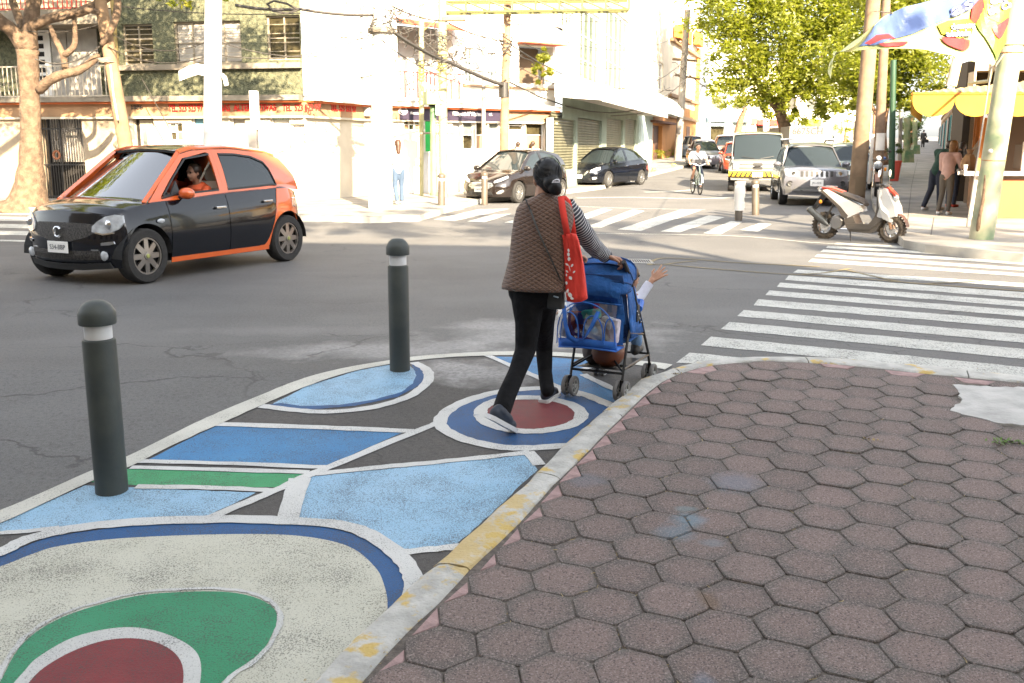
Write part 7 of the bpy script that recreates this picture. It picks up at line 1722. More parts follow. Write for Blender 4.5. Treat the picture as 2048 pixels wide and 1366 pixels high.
mb = MB(); mb.lathe([(.17, -.05), (.28, -.065), (.31, 0), (.28, .065), (.17, .05)], (-.65, 0, .31), 'Y', 24, cap=False); mb.build('rear_wheel', M_tyre, mc, smooth=True)
mb = MB(); g = [[Vector((.62+.35*math.cos(q), y, .31+.35*math.sin(q))) for y in (-.07, 0, .07)] for q in [.4+k*.2 for k in range(9)]]; mb.slab(g, (0, 0, .01)); mb.build('mudguard', mat('coppery mudguard', (.3, .15, .10), .4), mc, smooth=True)
for s in (1, -1):
    mb = MB(); mb.tube([(.62, s*.1, .31), (.42, s*.1, .98)], .028, 8); mb.build('fork_leg', M_chrome, mc)
    mb = MB(); mb.tube([(.36, s*.05, 1.05), (.30, s*.35, 1.10)], .014, 6); mb.build('handlebar', M_bar, mc); mb = MB(); mb.tube([(.33, s*.2, 1.08), (.33, s*.28, 1.28)], .008, 5); mb.ell((.33, s*.29, 1.32), (.02, .05, .05), None, 8, 6); mb.build('mirror', M_bar, mc)
    mb = MB(); mb.ell((.44, s*.2, .80), (.03, .04, .06), None, 8, 6); mb.build('indicator', M_amber, mc)
mb = MB(); mb.ell((.48, 0, .92), (.09, .12, .12), None, 14, 8); mb.build('headlight', M_lens, mc, smooth=True); mb = MB(); mb.ell((.44, 0, 1.12), (.06, .08, .07), None, 12, 8); mb.build('upper_headlight', M_lens, mc, smooth=True)
mb = MB(); mb.ell((.1, 0, .84), (.28, .15, .14), None, 14, 8); mb.build('fuel_tank', M_blk, mc, smooth=True); mb = MB(); mb.ell((-.4, 0, .80), (.35, .14, .07), None, 14, 8); mb.build('seat', M_plastic, mc, smooth=True)
mb = MB(); mb.box((.0, 0, .42), (.4, .28, .32)); mb.build('engine', M_scg, mc, bevel=.05); mb = MB(); mb.tube([(-.05, .12, .2), (-.15, .3, .0)], .012, 6); mb.build('side_stand', M_bar, mc)
# ================================================================ BOLLARDS
M_bol = mat('dark green grey bollard', (.032, .040, .040), .55, 0, .45, 5, .25, 50, col2=(.055, .062, .055), detail=7, bdist=.004); M_ref = mat('white reflective band', (.60, .60, .60), .45, 0, .1, 9)
M_bol2 = mat('brown grey bollard', (.08, .065, .05), .5, 0, .2, 4)
def bollard(label, base, top, r, m, dark=True, group='bollards around the junction', lean=True):
    base, top = Vector(base), Vector(top); t = thing('bollard', label, 'bollard', base, group=group); ax = (top-base); h = ax.length; ax.normalize(); q = Vector((0, 0, 1)).rotation_difference(ax).to_matrix()
    def lt_(prof, nm, mm, n=28):
        mb = MB(); mb.lathe(prof, n=n)
        for i, v in enumerate(mb.v): mb.v[i] = base+q@v
        return mb.wb(nm, mm, t, smooth=True)
    lt_([(r, -.02), (r, h-.205), (r*.97, h-.195), (r*.80, h-.19)], 'shaft', m); lt_([(r*.82, h-.20), (r*.82, h-.118)], 'reflective_band', M_ref)
    lt_([(r*.80, h-.122), (r*1.10, h-.118), (r*1.12, h-.112), (r*1.12, h-.062), (r*1.04, h-.048), (r*.86, h-.024), (r*.55, h-.006), (r*.2, h), (.001, h)], 'cap', m)
    return t, lt_
b0 = G(224, 982); bollard('dark green grey bollard nearest the camera beside the green painted stripe', b0, P(191, 600, b0.y-.02), PX(33.5, b0.y), M_bol)
lay_c = M_lb
b1_ = G(800, 740); bollard('dark green grey bollard on the light blue painted lens left of the woman', b1_, P(795, 476, b1_.y), PX(21.3, b1_.y), M_bol)
for x, yb, yt, lab, pxr in ((883, 421, 346, 'grey brown bollard left of the parked dark hatchback', 7.2), (969, 410, 343, 'grey brown bollard directly in front of the parked dark hatchback', 6.5), (1511, 430, 358, 'grey brown bollard in front of the van, right of the wrapped one', 7.4)):
    b = G(x, yb); bollard(lab, b, P(x, yt, b.y), PX(pxr, b.y), M_bol2)
b = G(1477, 441); bt3, _l = bollard('bollard wrapped in torn white plastic in front of the van', b, P(1479, 360, b.y), PX(7.6, b.y), M_bol2)
mb = MB(); rows = []; rw_ = random.Random(4)
for k in range(9): z = .22+k*.078; rows.append([b+Vector((math.cos(a)*(.095+rw_.uniform(0, .03)), math.sin(a)*(.095+rw_.uniform(0, .03)), z)) for a in [j*PI/7 for j in range(14)]])
mb.grid(rows, close=True); mb.wb('plastic_wrap', M_wpole, bt3, smooth='all')
for i, (x, y) in enumerate(((1308, 347), (1347, 337))):
    g = G(x, y); t = thing('kerb_marker', ['left small yellow marker block on the far kerb edge', 'right small yellow marker block on the far kerb edge nearest the concrete pole'][i], 'marker', g); mb = MB(); mb.box(g+Vector((0, 0, .13)), (.26, .26, .26), taper=.7); mb.wb('block', mat('yellow marker', (.7, .42, .01), .5), t, bevel=.02)
    mb = MB(); mb.box(g+Vector((0, -.13, .13)), (.12, .01, .06)); mb.wb('reflector', M_amber, t)
# ================================================================ PEOPLE
M_skin = mat('skin', (.42, .22, .14), .55, 0, .1, 12); M_skin2 = mat('brown skin', (.30, .15, .09), .55, 0, .1, 12)
M_hair = mat('black hair', (.007, .006, .006), .52, 0, .5, 25, .8, 45, bdist=.006, spec=.35)
def cap(a, b, r0, r1): return ('c', a, b, r0, r1)
def hand(wr, d, up, sz=1.0, curl=.5, spread=.16, thumb=1):
    wr = Vector(wr); d = Vector(d).normalized(); up = (Vector(up)-d*Vector(up).dot(d)).normalized(); sd = d.cross(up).normalized()*thumb
    pr = []; pl = wr+d*.045*sz
    for k in (-1, -.33, .33, 1): pr.append(cap(wr+sd*.014*k*sz, wr+d*.085*sz+sd*.028*k*sz, .014*sz, .012*sz))
    for k, ln in ((1.0, .066), (.33, .076), (-.33, .070), (-1.0, .055)):
        b = wr+d*.088*sz+sd*.028*k*sz; dd = (d+sd*spread*k).normalized()
        p1 = b+(dd*math.cos(curl*.5)-up*math.sin(curl*.5))*ln*.45*sz; p2 = p1+(dd*math.cos(curl*1.4)-up*math.sin(curl*1.4))*ln*.35*sz; p3 = p2+(dd*math.cos(curl*2.2)-up*math.sin(curl*2.2))*ln*.25*sz
        pr += [cap(b, p1, .0095*sz, .0085*sz), cap(p1, p2, .0085*sz, .0078*sz), cap(p2, p3, .0078*sz, .0065*sz)]
    b = wr+d*.03*sz+sd*.026*sz; p1 = b+(d*.6+sd*.8-up*.25).normalized()*.036*sz; p2 = p1+(d*.95+sd*.3-up*.3*curl).normalized()*.03*sz
    pr += [cap(b, p1, .012*sz, .010*sz), cap(p1, p2, .010*sz, .0075*sz)]
    return pr
def head(c, fwd, s=1.0, up=(0, 0, 1)):
    c = Vector(c); f = Vector(fwd).normalized(); u = Vector(up).normalized(); f = (f-u*f.dot(u)).normalized(); r = f.cross(u); R = Matrix((r, f, u)).transposed()
    L_ = lambda x, y, z: c+(r*x+f*y+u*z)*s
    return [('e', L_(0, -.012, .03), (.074*s, .092*s, .085*s), R), ('e', L_(0, .022, -.035), (.060*s, .066*s, .078*s), R), ('e', L_(0, .055, -.088), (.028*s, .028*s, .022*s), R), cap(L_(0, .085, .0), L_(0, .104, -.030), .008*s, .013*s), ('e', L_(0, .088, -.058), (.026*s, .012*s, .010*s), R), cap(L_(-.034, .082, .022), L_(.034, .082, .022), .010*s, .010*s), ('e', L_(.076, -.006, -.012), (.008*s, .018*s, .030*s), R), ('e', L_(-.076, -.006, -.012), (.008*s, .018*s, .030*s), R)]
def eyes(c, fwd, s, root, up=(0, 0, 1)):
    c = Vector(c); f = Vector(fwd).normalized(); u = Vector(up).normalized(); f = (f-u*f.dot(u)).normalized(); r = f.cross(u)
    for k in (-1, 1):
        mb = MB(); mb.ell(c+(r*.031*k+f*.083+u*.004)*s, .012*s, None, 8, 6); mb.wb('eye', M_dark, root, smooth=True)
WY = 5.95
we = thing('person', 'woman in a brown quilted vest and black trousers pushing the blue pushchair', 'person', G(1050, 838))
M_vest = mat('brown quilted vest', (.12, .064, .042), .8, sheen=.3)
def quilt(m, sc=44.0):
    nt = m.node_tree; b = nt.nodes['Principled BSDF']; L = nt.links.new; tc = _n(nt, 'ShaderNodeTexCoord'); sep = _n(nt, 'ShaderNodeSeparateXYZ'); L(tc.outputs['Object'], sep.inputs[0])
    def M2(op, a, c=None):
        x = _n(nt, 'ShaderNodeMath', operation=op)
        for i, q in ((0, a), (1, c)):
            if q is None: continue
            if isinstance(q, float): seti(x, i, q)
            else: L(q, x.inputs[i])
        return x.outputs[0]
    hx = M2('ADD', sep.outputs[0], M2('MULTIPLY', sep.outputs[1], .35)); z = M2('MULTIPLY', sep.outputs[2], 1.5)
    a = M2('ABSOLUTE', M2('SINE', M2('MULTIPLY', M2('ADD', hx, z), sc*1.9))); c = M2('ABSOLUTE', M2('SINE', M2('MULTIPLY', M2('SUBTRACT', hx, z), sc*1.9)))
    h = M2('POWER', M2('MULTIPLY', a, c), .45); bp = _n(nt, 'ShaderNodeBump'); seti(bp, 'Strength', .8); seti(bp, 'Distance', .008); L(h, bp.inputs['Height'])
    nz = _n(nt, 'ShaderNodeTexNoise'); seti(nz, 'Scale', 9); seti(nz, 'Detail', 3); L(tc.outputs['Object'], nz.inputs['Vector']); b2 = _n(nt, 'ShaderNodeBump'); seti(b2, 'Strength', .5); seti(b2, 'Distance', .03); L(nz.outputs[0], b2.inputs['Height']); L(b2.outputs[0], bp.inputs['Normal']); L(bp.outputs[0], b.inputs['Normal'])
    mr = _n(nt, 'ShaderNodeMapRange'); seti(mr, 1, 0); seti(mr, 2, .5); seti(mr, 3, .62); seti(mr, 4, 1.08); L(h, mr.inputs[0]); vm = _n(nt, 'ShaderNodeVectorMath', operation='SCALE'); seti(vm, 0, (.125, .066, .042)); L(mr.outputs[0], vm.inputs['Scale']); L(vm.outputs[0], b.inputs['Base Color'])
quilt(M_vest)
fw = Vector((.40, .90, 0)).normalized(); rt_ = Vector((fw.y, -fw.x, 0))
def W(px, py, dy=0.0): return P(px, py, WY+dy)
hc = W(1094, 357, .03)
sk = head(hc, Vector((-.22, 1, -.12)), 1.0)
sk += [cap(W(1090, 372, .02), W(1087, 408, 0), .054, .062)]
sk += [('e', W(1083, 475, 0), (.13, .08, .20)), ('e', W(1072, 560, 0), (.14, .10, .12))]
wrR = P(1206, 512, 6.28); elR = P(1184, 478, 6.12); shR = W(1130, 424, .04)
sk += [cap(shR, elR, .036, .030), cap(elR, wrR, .030, .026)]
hd = (P(1233, 519, 6.30)-wrR)
sk += hand(wrR, Vector((.95, .15, -.22)), Vector((-.25, .1, 1)), 1.18, 1.25, .05, 1)
shL = W(1054, 428, .05); elL = P(1072, 485, 6.26); wrL = P(1140, 512, 6.42); sk += [cap(shL, elL, .045, .036), cap(elL, wrL, .036, .026)]+hand(wrL, Vector((.8, .4, -.1)), Vector((-.1, .1, 1)), 1.0, 1.1, .05, -1)
hpB, knB, anB = W(1060, 592, -.0), W(1051, 700, -.02), P(1004, 826, 5.62)
hpF, knF, anF = W(1086, 592, .06), P(1088, 693, 6.24), P(1094, 783, 6.12)
sk += [cap(hpB, knB, .065, .045), cap(knB, anB, .042, .032), cap(hpF, knF, .065, .042), cap(knF, anF, .040, .032)]
organic('body', sk, .0062, M_skin, we, 2)
def ringloft(name, rings, m, root, n=36, th=.0, jitter=0.0, twist=Vector((1, 0, 0)), seed_=1, cap_top=False, pw=2.0):
    r = random.Random(seed_); rows = []; ph = [r.uniform(0, 6) for _ in range(6)]
    for i, (c, a, b, *o) in enumerate(rings):
        row = []
        for k in range(n):
            t = 2*PI*k/n; w = 1+jitter*(math.sin(3*t+ph[0]+i*.7)+.6*math.sin(7*t+ph[1]-i*.9)+.4*math.sin(11*t+ph[2]+i*1.7))
            cx, sy = math.cos(t), math.sin(t); e = (abs(cx)**pw+abs(sy)**pw)**(-1/pw)
            row.append(Vector(c)+rt_*a*cx*e*w+fw*b*sy*e*w+Vector((0, 0, (o[0] if o else 0)*cx)))
        rows.append(row)
    mb = MB(); mb.grid(rows, close=True)
    inner = [[p.lerp(sum(rw, Vector())/n, .03) for p in rw] for rw in (rows[0], rows[-1])]
    mb.grid([rows[-1], inner[1]], close=True)
    if cap_top: mb.poly(rows[0])
    return mb.wb(name, m, root, smooth='all')
vr = []
for px0, px1, py, dp, dy in ((1078, 1109, 384, .068, .02), (1074, 1114, 391, .078, .01), (1056, 1127, 398, .092, .01), (1042, 1138, 406, .104, .01), (1034, 1146, 418, .114, .005), (1028, 1148, 440, .122, 0), (1023, 1147, 470, .128, -.005), (1020, 1145, 495, .128, -.01), (1017, 1142, 520, .128, -.01), (1010, 1139, 548, .134, -.01), (1004, 1137, 570, .142, -.01), (1004, 1136, 578, .144, -.01)):
    c = (W(px0, py, dy)+W(px1, py, dy))/2; a = (W(px1, py, dy)-W(px0, py, dy)).length/2; vr.append((c, a*1.04, dp))
ringloft('vest', vr, M_vest, we, 44, jitter=.010, pw=2.25)
mb = MB(); cc = vr[0][0]+Vector((0, 0, -.01)); rows = []
for z, k in ((-.02, 1.02), (.03, .97), (.045, .93), (.03, .9)): rows.append([cc+rt_*.060*k*math.cos(t)+fw*.062*k*math.sin(t)+Vector((0, 0, z)) for t in [j*PI/14 for j in range(28)]])
mb.grid(rows, close=True); mb.wb('collar', M_vest, we, smooth='all')
M_seam = mat('vest seam', (.06, .035, .026), .8)
M_str = bpy.data.materials.new('navy sleeve with white stripes'); M_str.use_nodes = True
def stripes(m, c1, c2, axis_from, axis_to, n):
    nt = m.node_tree; b = nt.nodes['Principled BSDF']; L = nt.links.new; seti(b, 'Roughness', .85)
    at = _n(nt, 'ShaderNodeAttribute'); at.attribute_name = 'along'; x = _n(nt, 'ShaderNodeMath', operation='MULTIPLY'); seti(x, 1, n); L(at.outputs['Fac'], x.inputs[0]); f = _n(nt, 'ShaderNodeMath', operation='FRACT'); L(x.outputs[0], f.inputs[0]); g = _n(nt, 'ShaderNodeMath', operation='LESS_THAN'); seti(g, 1, .30); L(f.outputs[0], g.inputs[0])
    mx = _n(nt, 'ShaderNodeMix', data_type='RGBA'); L(g.outputs[0], mx.inputs[0]); seti(mx, 6, (*c1, 1)); seti(mx, 7, (*c2, 1)); L(mx.outputs[2], b.inputs['Base Color'])
    tc = _n(nt, 'ShaderNodeTexCoord'); nz = _n(nt, 'ShaderNodeTexNoise'); seti(nz, 'Scale', 22); L(tc.outputs['Object'], nz.inputs['Vector']); bp = _n(nt, 'ShaderNodeBump'); seti(bp, 'Strength', .5); seti(bp, 'Distance', .012); L(nz.outputs[0], bp.inputs['Height']); L(bp.outputs[0], b.inputs['Normal'])
stripes(M_str, (.045, .048, .06), (.55, .55, .56), None, None, 31)
def sleeve(name, pts, rs, m, root, n=20, wob=.03, seed_=1):
    r = random.Random(seed_); P_ = [Vector(p) for p in pts]; path = []; rad = []
    for i in range(len(P_)-1):
        a = P_[max(i-1, 0)]; b, c = P_[i], P_[i+1]; d = P_[min(i+2, len(P_)-1)]
        for j in range(10): t = j/10; path.append(.5*(2*b+(c-a)*t+(2*a-5*b+4*c-d)*t*t+(3*b-a-3*c+d)*t**3)); rad.append(rs[i]+(rs[i+1]-rs[i])*t)
    path.append(P_[-1]); rad.append(rs[-1]); mb = MB(); k = len(path); prev = None; vs = []; al = []; ph = [r.uniform(0, 6) for _ in range(4)]; ln = 0; tot = sum((path[i+1]-path[i]).length for i in range(k-1))
    for i, p in enumerate(path):
        t = (path[min(i+1, k-1)]-path[max(i-1, 0)]).normalized(); a = (prev-t*prev.dot(t)).normalized() if prev else t.orthogonal().normalized(); prev = a; b = t.cross(a)
        for j in range(n): q = 2*PI*j/n; w = 1+wob*(math.sin(2*q+i*.55+ph[0])+.7*math.sin(3*q-i*.8+ph[1])); vs.append(p+(a*math.cos(q)+b*math.sin(q))*rad[i]*w); al.append(ln/tot)
        if i < k-1: ln += (path[i+1]-path[i]).length
    mb.add(vs, [(i*n+j, i*n+(j+1) % n, (i+1)*n+(j+1) % n, (i+1)*n+j) for i in range(k-1) for j in range(n)])
    me_n = len(vs); o = mb.wb(name, m, root, smooth='all', fix=False); at = o.data.attributes.new('along', 'FLOAT', 'POINT'); at.data.foreach_set('value', al); 
    bm = bmesh.new(); bm.from_mesh(o.data); bmesh.ops.recalc_face_normals(bm, faces=bm.faces); bm.to_mesh(o.data); bm.free(); return o
sleeve('striped_sleeve', [W(1131, 408, .04), W(1147, 434, .06), P(1170, 470, 6.10), P(1188, 494, 6.2), P(1206, 508, 6.27), P(1214, 514, 6.29)], [.055, .064, .062, .056, .047, .042], M_str, we, seed_=3)
sleeve('striped_sleeve', [W(1056, 416, .05), P(1058, 450, 6.12), P(1074, 490, 6.27), P(1100, 505, 6.36), P(1130, 510, 6.41)], [.055, .060, .055, .045, .036], M_str, we, seed_=4)
M_trs = mat('black trousers', (.006, .006, .007), .85, 0, .3, 9, .8, 9, bdist=.035, spec=.2)
tp_ = [('e', W(1068, 582, -.0), (.160, .125, .12)), cap(W(1054, 598, -.01), W(1056, 645, -.01), .10, .082), cap(W(1056, 645, -.01), knB, .082, .066), cap(knB, P(1034, 745, 5.82), .066, .055), cap(P(1034, 745, 5.82), P(1013, 792, 5.70), .055, .058), cap(P(1013, 792, 5.70), P(1003, 822, 5.62), .058, .058),
       cap(W(1086, 598, .05), P(1086, 645, 6.08), .095, .074), cap(P(1086, 645, 6.08), knF, .074, .058), cap(knF, P(1090, 745, 6.18), .058, .047), cap(P(1090, 745, 6.18), P(1095, 780, 6.11), .047, .047)]
organic('trousers', tp_, .010, M_trs, we, 2)
M_shoe = mat('navy shoe', (.02, .028, .045), .6, 0, .2, 20); M_sole = mat('white sole', (.62, .62, .62), .6)
def shoe(heel, toe, root, w_=.046, up=Vector((0, 0, 1))):
    heel, toe = Vector(heel), Vector(toe); d = (toe-heel); L_ = d.length; d.normalize(); s = d.cross(up).normalized(); u = s.cross(d)
    rows = []
    for t, wd in ((0, .55), (.06, .85), (.25, .88), (.45, .86), (.7, 1.05), (.88, .85), (.97, .5), (1.0, .15)): rows.append([heel+d*L_*t+s*w_*wd*q for q in (-1, -.6, 0, .6, 1)])
    mb = MB(); mb.slab(rows, u*.026); mb.wb('shoe_sole', M_sole, root, smooth=True)
    pr = [('e', heel+d*L_*.74+u*.034, (.036, .036, .028)), cap(heel+d*L_*.14+u*.042, heel+d*L_*.80+u*.032, .030, .030), cap(heel+d*L_*.14+u*.05, heel+d*L_*.2+u*.075, .032, .032), cap(heel+d*L_*.3+u*.07, heel+d*L_*.6+u*.05, .034, .034)]
    organic('shoe', pr, .006, M_shoe, root, 2)
g_t = G(1030, 866); hl = P(975, 836, 5.50); shoe(hl, g_t+Vector((0, .0, .0)), we, .047, up=Vector((.35, .25, 1)).normalized())
g_h, g_t2 = G(1086, 808), G(1112, 789); shoe(g_h, g_t2+(g_t2-g_h).normalized()*.02, we, .045)
hu = Vector((0, 0, 1)); hp = [('e', hc+Vector((.004, -.014, .034)), (.077, .098, .088)), ('e', hc+Vector((.010, -.045, .0)), (.072, .072, .078)), ('e', hc+Vector((.018, -.062, -.04)), (.056, .045, .05)), ('e', W(1110, 375, -.085), (.043, .044, .044)), ('e', W(1112, 382, -.085), (.034, .036, .028)), ('e', W(1103, 365, -.07), (.05, .045, .045))]
organic('hair', hp, .006, M_hair, we, 2)
mb = MB(); rs = random.Random(3); bun = W(1107, 372, -.09)
for k in range(150):
    a = rs.uniform(-1.5, 4.6); q0 = hc+Vector((.083*math.cos(a), .02+rs.uniform(-.06, .03), .034+.091*math.sin(a) if math.sin(a) > -.4 else -.01)); pts = []
    for j in range(6):
        t = j/5; p = q0.lerp(bun, t); d = p-(hc+Vector((.006, -.02, .02))); e = math.sqrt((d.x/.083)**2+(d.y/.100)**2+(d.z/.091)**2); pts.append(p+(d/max(e, .2)-d)*(1-t**3)*(1 if e < 1.02 else 0)*1.0)
    mb.tube(pts, [.0035, .004, .004, .004, .0035, .002], 4)
mb.wb('hair_strands', M_hair, we, smooth='all', kind='stuff')
mb = MB(); c = W(1112, 364, -.145); mb.tube([c+Vector((.02*math.cos(t), .0-.006*math.sin(t), .014*math.sin(t)+.004*math.cos(t))) for t in [.0+k*PI/9 for k in range(10)]], .004, 6); mb.tube([c+Vector((-.02, 0, 0)), c+Vector((.022, 0, -.002))], .0038, 6); mb.wb('hair_clip', mat('white hair clip', (.75, .75, .8), .3), we, smooth=True)
cb = thing('shoulder_bag', 'small black bag at her hip hanging from a thin dark strap across the vest', 'bag', W(1120, 600, .0))
def front_vest(px, py, o=.008):
    # point on the back of the vest seen at this picture point
    r0 = min(range(len(vr)), key=lambda i: abs((683-FPX*(((vr[i][0]-Vector((0, 0, CAM_Z))).dot(Vector((0, _s, _c))))/((vr[i][0]-Vector((0, 0, CAM_Z))).dot(Vector((0, _c, -_s))))))-py))
    c, a, b = vr[r0]; best = None
    for k in range(180):
        t = 2*PI*k/180; cx, sy = math.cos(t), math.sin(t); e = (abs(cx)**2.25+abs(sy)**2.25)**(-1/2.25); p = c+rt_*(a+o)*cx*e+fw*(b+o)*sy*e; x = 1024+FPX*p.x/(p.y*_c-(p.z-CAM_Z)*_s)
        if sy*1.0 < .35 and (best is None or abs(x-px) < best[0]) and p.y < c.y+.05: best = (abs(x-px), p)
    p = best[1]; q = P(px, py, p.y); return q
sp = [front_vest(x, y, .012) for x, y in ((1052, 399), (1060, 418), (1070, 445), (1082, 475), (1096, 505), (1110, 535), (1122, 562))]
rows = [[p+Vector((-.007, -.004, .003)) for p in sp], [p+Vector((.007, -.004, -.003)) for p in sp]]
mb = MB(); mb.slab(rows, (0, .004, 0)); mb.wb('strap', M_bar, cb)
mb = MB(); mb.box(P(1112, 596, 5.86), (.10, .06, .13), rz=-.4, taper=.95); mb.wb('bag_body', M_plastic, cb, bevel=.012); mb = MB(); mb.tube([P(1107, 592, 5.815), P(1117, 595, 5.81)], .005, 6); mb.wb('bag_buckle', M_alloy, cb)
M_tote = mat('red cotton tote', (.70, .045, .030), .8, 0, .1, 8, .4, 12, bdist=.01); M_tpr = mat('white leaf print', (.72, .70, .68), .8)
tt = thing('tote_bag', 'bright red cotton tote with white leaf print hanging from her right shoulder', 'bag', P(1148, 600, 5.8))
TY = 5.79
def T_(px, py, o=0.0): return P(px, py, TY+.0+(py-470)*.0002+o-.015*math.sin((px-1128)/44*PI))
out = [[(1124, 470), (1136, 468), (1150, 470)], [(1126, 480), (1140, 479), (1155, 482)], [(1128, 500), (1144, 500), (1159, 502)], [(1129, 530), (1147, 530), (1165, 531)], [(1130, 560), (1150, 560), (1169, 561)], [(1132, 590), (1152, 591), (1172, 588)], [(1134, 602), (1153, 605), (1173, 599)]]
rows = []
for rw_ in out:
    row = []
    for i in range(9):
        t = i/8; a, b, c = rw_; x = (a[0]*(1-t)+c[0]*t); y = a[1]*(1-t)+c[1]*t+(b[1]-(a[1]+c[1])/2)*4*t*(1-t); row.append(T_(x, y)+Vector((0, .008*math.sin(i*2.1+y*.05), 0)))
    rows.append(row)
mb = MB(); mb.slab(rows, (.012, .055, 0)); mb.wb('tote_body', M_tote, tt, smooth='all')
s1 = [W(1122, 393, -.11), P(1124, 410, 5.80), P(1129, 440, 5.79), P(1135, 472, 5.785)]; rows = [[p+Vector((-.019, 0, 0)) for p in s1], [p+Vector((.019, 0, .002)) for p in s1]]
mb = MB(); mb.slab(rows, (0, .006, 0)); mb.wb('handle', M_tote, tt, smooth='all')
s2 = [W(1126, 392, .02), P(1136, 402, 5.93), P(1142, 430, 5.90), P(1148, 472, 5.84)]; rows = [[p+Vector((-.017, 0, 0)) for p in s2], [p+Vector((.017, 0, .002)) for p in s2]]
mb = MB(); mb.slab(rows, (0, .006, 0)); mb.wb('handle', M_tote, tt, smooth='all')
def leafp(px, py, l, w_, a):
    c = Vector((px, py)); d = Vector((math.cos(a), math.sin(a))); s = Vector((-d.y, d.x)); pts = [c-d*l, c-d*l*.4+s*w_, c+d*l*.3+s*w_, c+d*l, c+d*l*.3-s*w_, c-d*l*.4-s*w_]
    mb = MB(); mb.poly([T_(p.x, p.y, -.012) for p in pts]); mb.wb('leaf_print', M_tpr, tt, fix=False)
for q in ((1137, 501, 4, 2, 1.4), (1137, 509, 4.5, 2.6, 1.5), (1138, 518, 4.5, 2.8, 1.6), (1134, 529, 4, 1.8, .6), (1144, 531, 4, 1.8, 2.2), (1139, 536, 7, .8, 1.3), (1148, 544, 3.5, 1.6, 2.4), (1134, 543, 3.5, 1.6, .7), (1141, 556, 4.5, 2.8, .9), (1133, 566, 4, 2, 1.4), (1140, 590, 6.5, 3.6, .9), (1135, 582, 5, 2.2, 1.9), (1144, 597, 4, 2.4, .3), (1133, 550, 3, 1.4, 1.5)): leafp(*q)
SCn = Vector((.675, 6.55, zg(6.55))); SA = -math.atan2(.46, .89)+0.03; PSC = (.80, .97, .935)
pc = thing('pushchair', 'blue folding pushchair with black tube frame and grey double wheels', 'pushchair', SCn, SA); pc.scale = PSC
M_tube = mat('black tube', (.014, .014, .015), .35, .3); M_blue = mat('royal blue fabric', (.010, .095, .33), .75, 0, .3, 7, 1.0, 7, bdist=.04); M_blued = mat('navy blue fabric', (.008, .05, .18), .75, 0, .3, 7, 1.0, 8, bdist=.03); M_blueb = mat('bright blue webbing', (.02, .14, .55), .6, 0, .15, 9); M_gtyre = mat('grey foam tyre', (.16, .155, .15), .85); M_gwh = mat('grey plastic hub', (.34, .34, .33), .5)
HWD = .225
def tube_part(name, pts, r, m=M_tube, n=8, parent=pc): mb = MB(); mb.tube(pts, r, n); return mb.build(name, m, parent, smooth=True)
for sx in (-1, 1):
    for fy, nm in ((-.30, 'rear'), (.30, 'front')):
        for o in (-.034, .034):
            t = bpy.data.objects.new('wheel', None); COL.objects.link(t); t.parent = pc; t.location = (sx*HWD+o, fy, .072)
            mb = MB(); mb.lathe([(.052, -.014), (.068, -.015), (.072, -.006), (.072, .006), (.068, .015), (.052, .014)], axis='X', n=26, cap=False); mb.build('tyre', M_gtyre, t, smooth=True)
            mb = MB(); mb.lathe([(.052, -.012), (.046, -.006), (.046, .006), (.052, .012)], axis='X', n=24, cap=False); mb.lathe([(.016, -.014), (.016, .014)], axis='X', n=12)
            for k in range(5): a = 2*PI*k/5; mb.tube([(0, .01*math.cos(a), .01*math.sin(a)), (0, .048*math.cos(a), .048*math.sin(a))], .006, 5)
            mb.build('hub', M_gwh, t, smooth=True)
            mb = MB(); mb.lathe([(.045, 0), (.001, .002)], axis='X', n=20, cap=False); mb.build('hub_disc', M_plastic, t)
        tube_part('axle', [(sx*HWD-.045, fy, .072), (sx*HWD+.045, fy, .072)], .008); tube_part('fork', [(sx*HWD, fy, .075), (sx*HWD, fy-.0, .15)], .016)
    tube_part('rear_leg', [(sx*HWD, -.30, .13), (sx*HWD, -.20, .42), (sx*.225, -.06, .62)], .0115)
    tube_part('front_leg', [(sx*HWD, .30, .13), (sx*.23, .24, .25), (sx*.235, .02, .56), (sx*.235, -.10, .70)], .0115)
    tube_part('push_tube', [(sx*.235, .02, .50), (sx*.235, -.10, .72), (sx*.225, -.22, .90), (sx*.215, -.27, .955)], .0115)
    tube_part('handle_grip', [(sx*.222, -.23, .905), (sx*.213, -.29, .972)], .019, M_plastic)
    tube_part('side_stay', [(sx*HWD, -.27, .22), (sx*.23, .26, .22)], .009)
    tube_part('side_brace', [(sx*.23, -.18, .46), (sx*.23, .12, .40)], .009)
    mb = MB(); mb.box((sx*.24, -.04, .58), (.02, .05, .12)); mb.build('joint_bracket', M_plastic, pc, bevel=.006)
    for k in range(4): mb = MB(); mb.ell((sx*.252, -.08+.03*k, .60-.03*k), .006, None, 8, 4); mb.build('rivet', M_chrome, pc)
tube_part('cross_brace', [(-HWD, -.28, .20), (.23, .02, .46)], .008); tube_part('cross_brace', [(HWD, -.28, .20), (-.23, .02, .46)], .008); tube_part('rear_bar', [(-HWD, -.285, .19), (HWD, -.285, .19)], .009); tube_part('foot_rest', [(-.22, .30, .22), (0, .36, .20), (.22, .30, .22)], .009); tube_part('bumper_bar', [(-.235, .02, .60), (-.18, .20, .62), (0, .24, .62), (.18, .20, .62), (.235, .02, .60)], .022, M_blueb)
def fab(name, rows, m, th=(0, .012, 0)): mb = MB(); mb.slab(rows, th); return mb.build(name, m, pc, smooth='all')
fab('seat_back', [[Vector((x, -.13-.18*t+.03*(1-(x/.22)**2)*-1+.01*math.sin(t*9+x*9), .42+.46*t)) for x in [-.22+i*.044 for i in range(11)]] for t in [k/8 for k in range(9)]], M_blued)
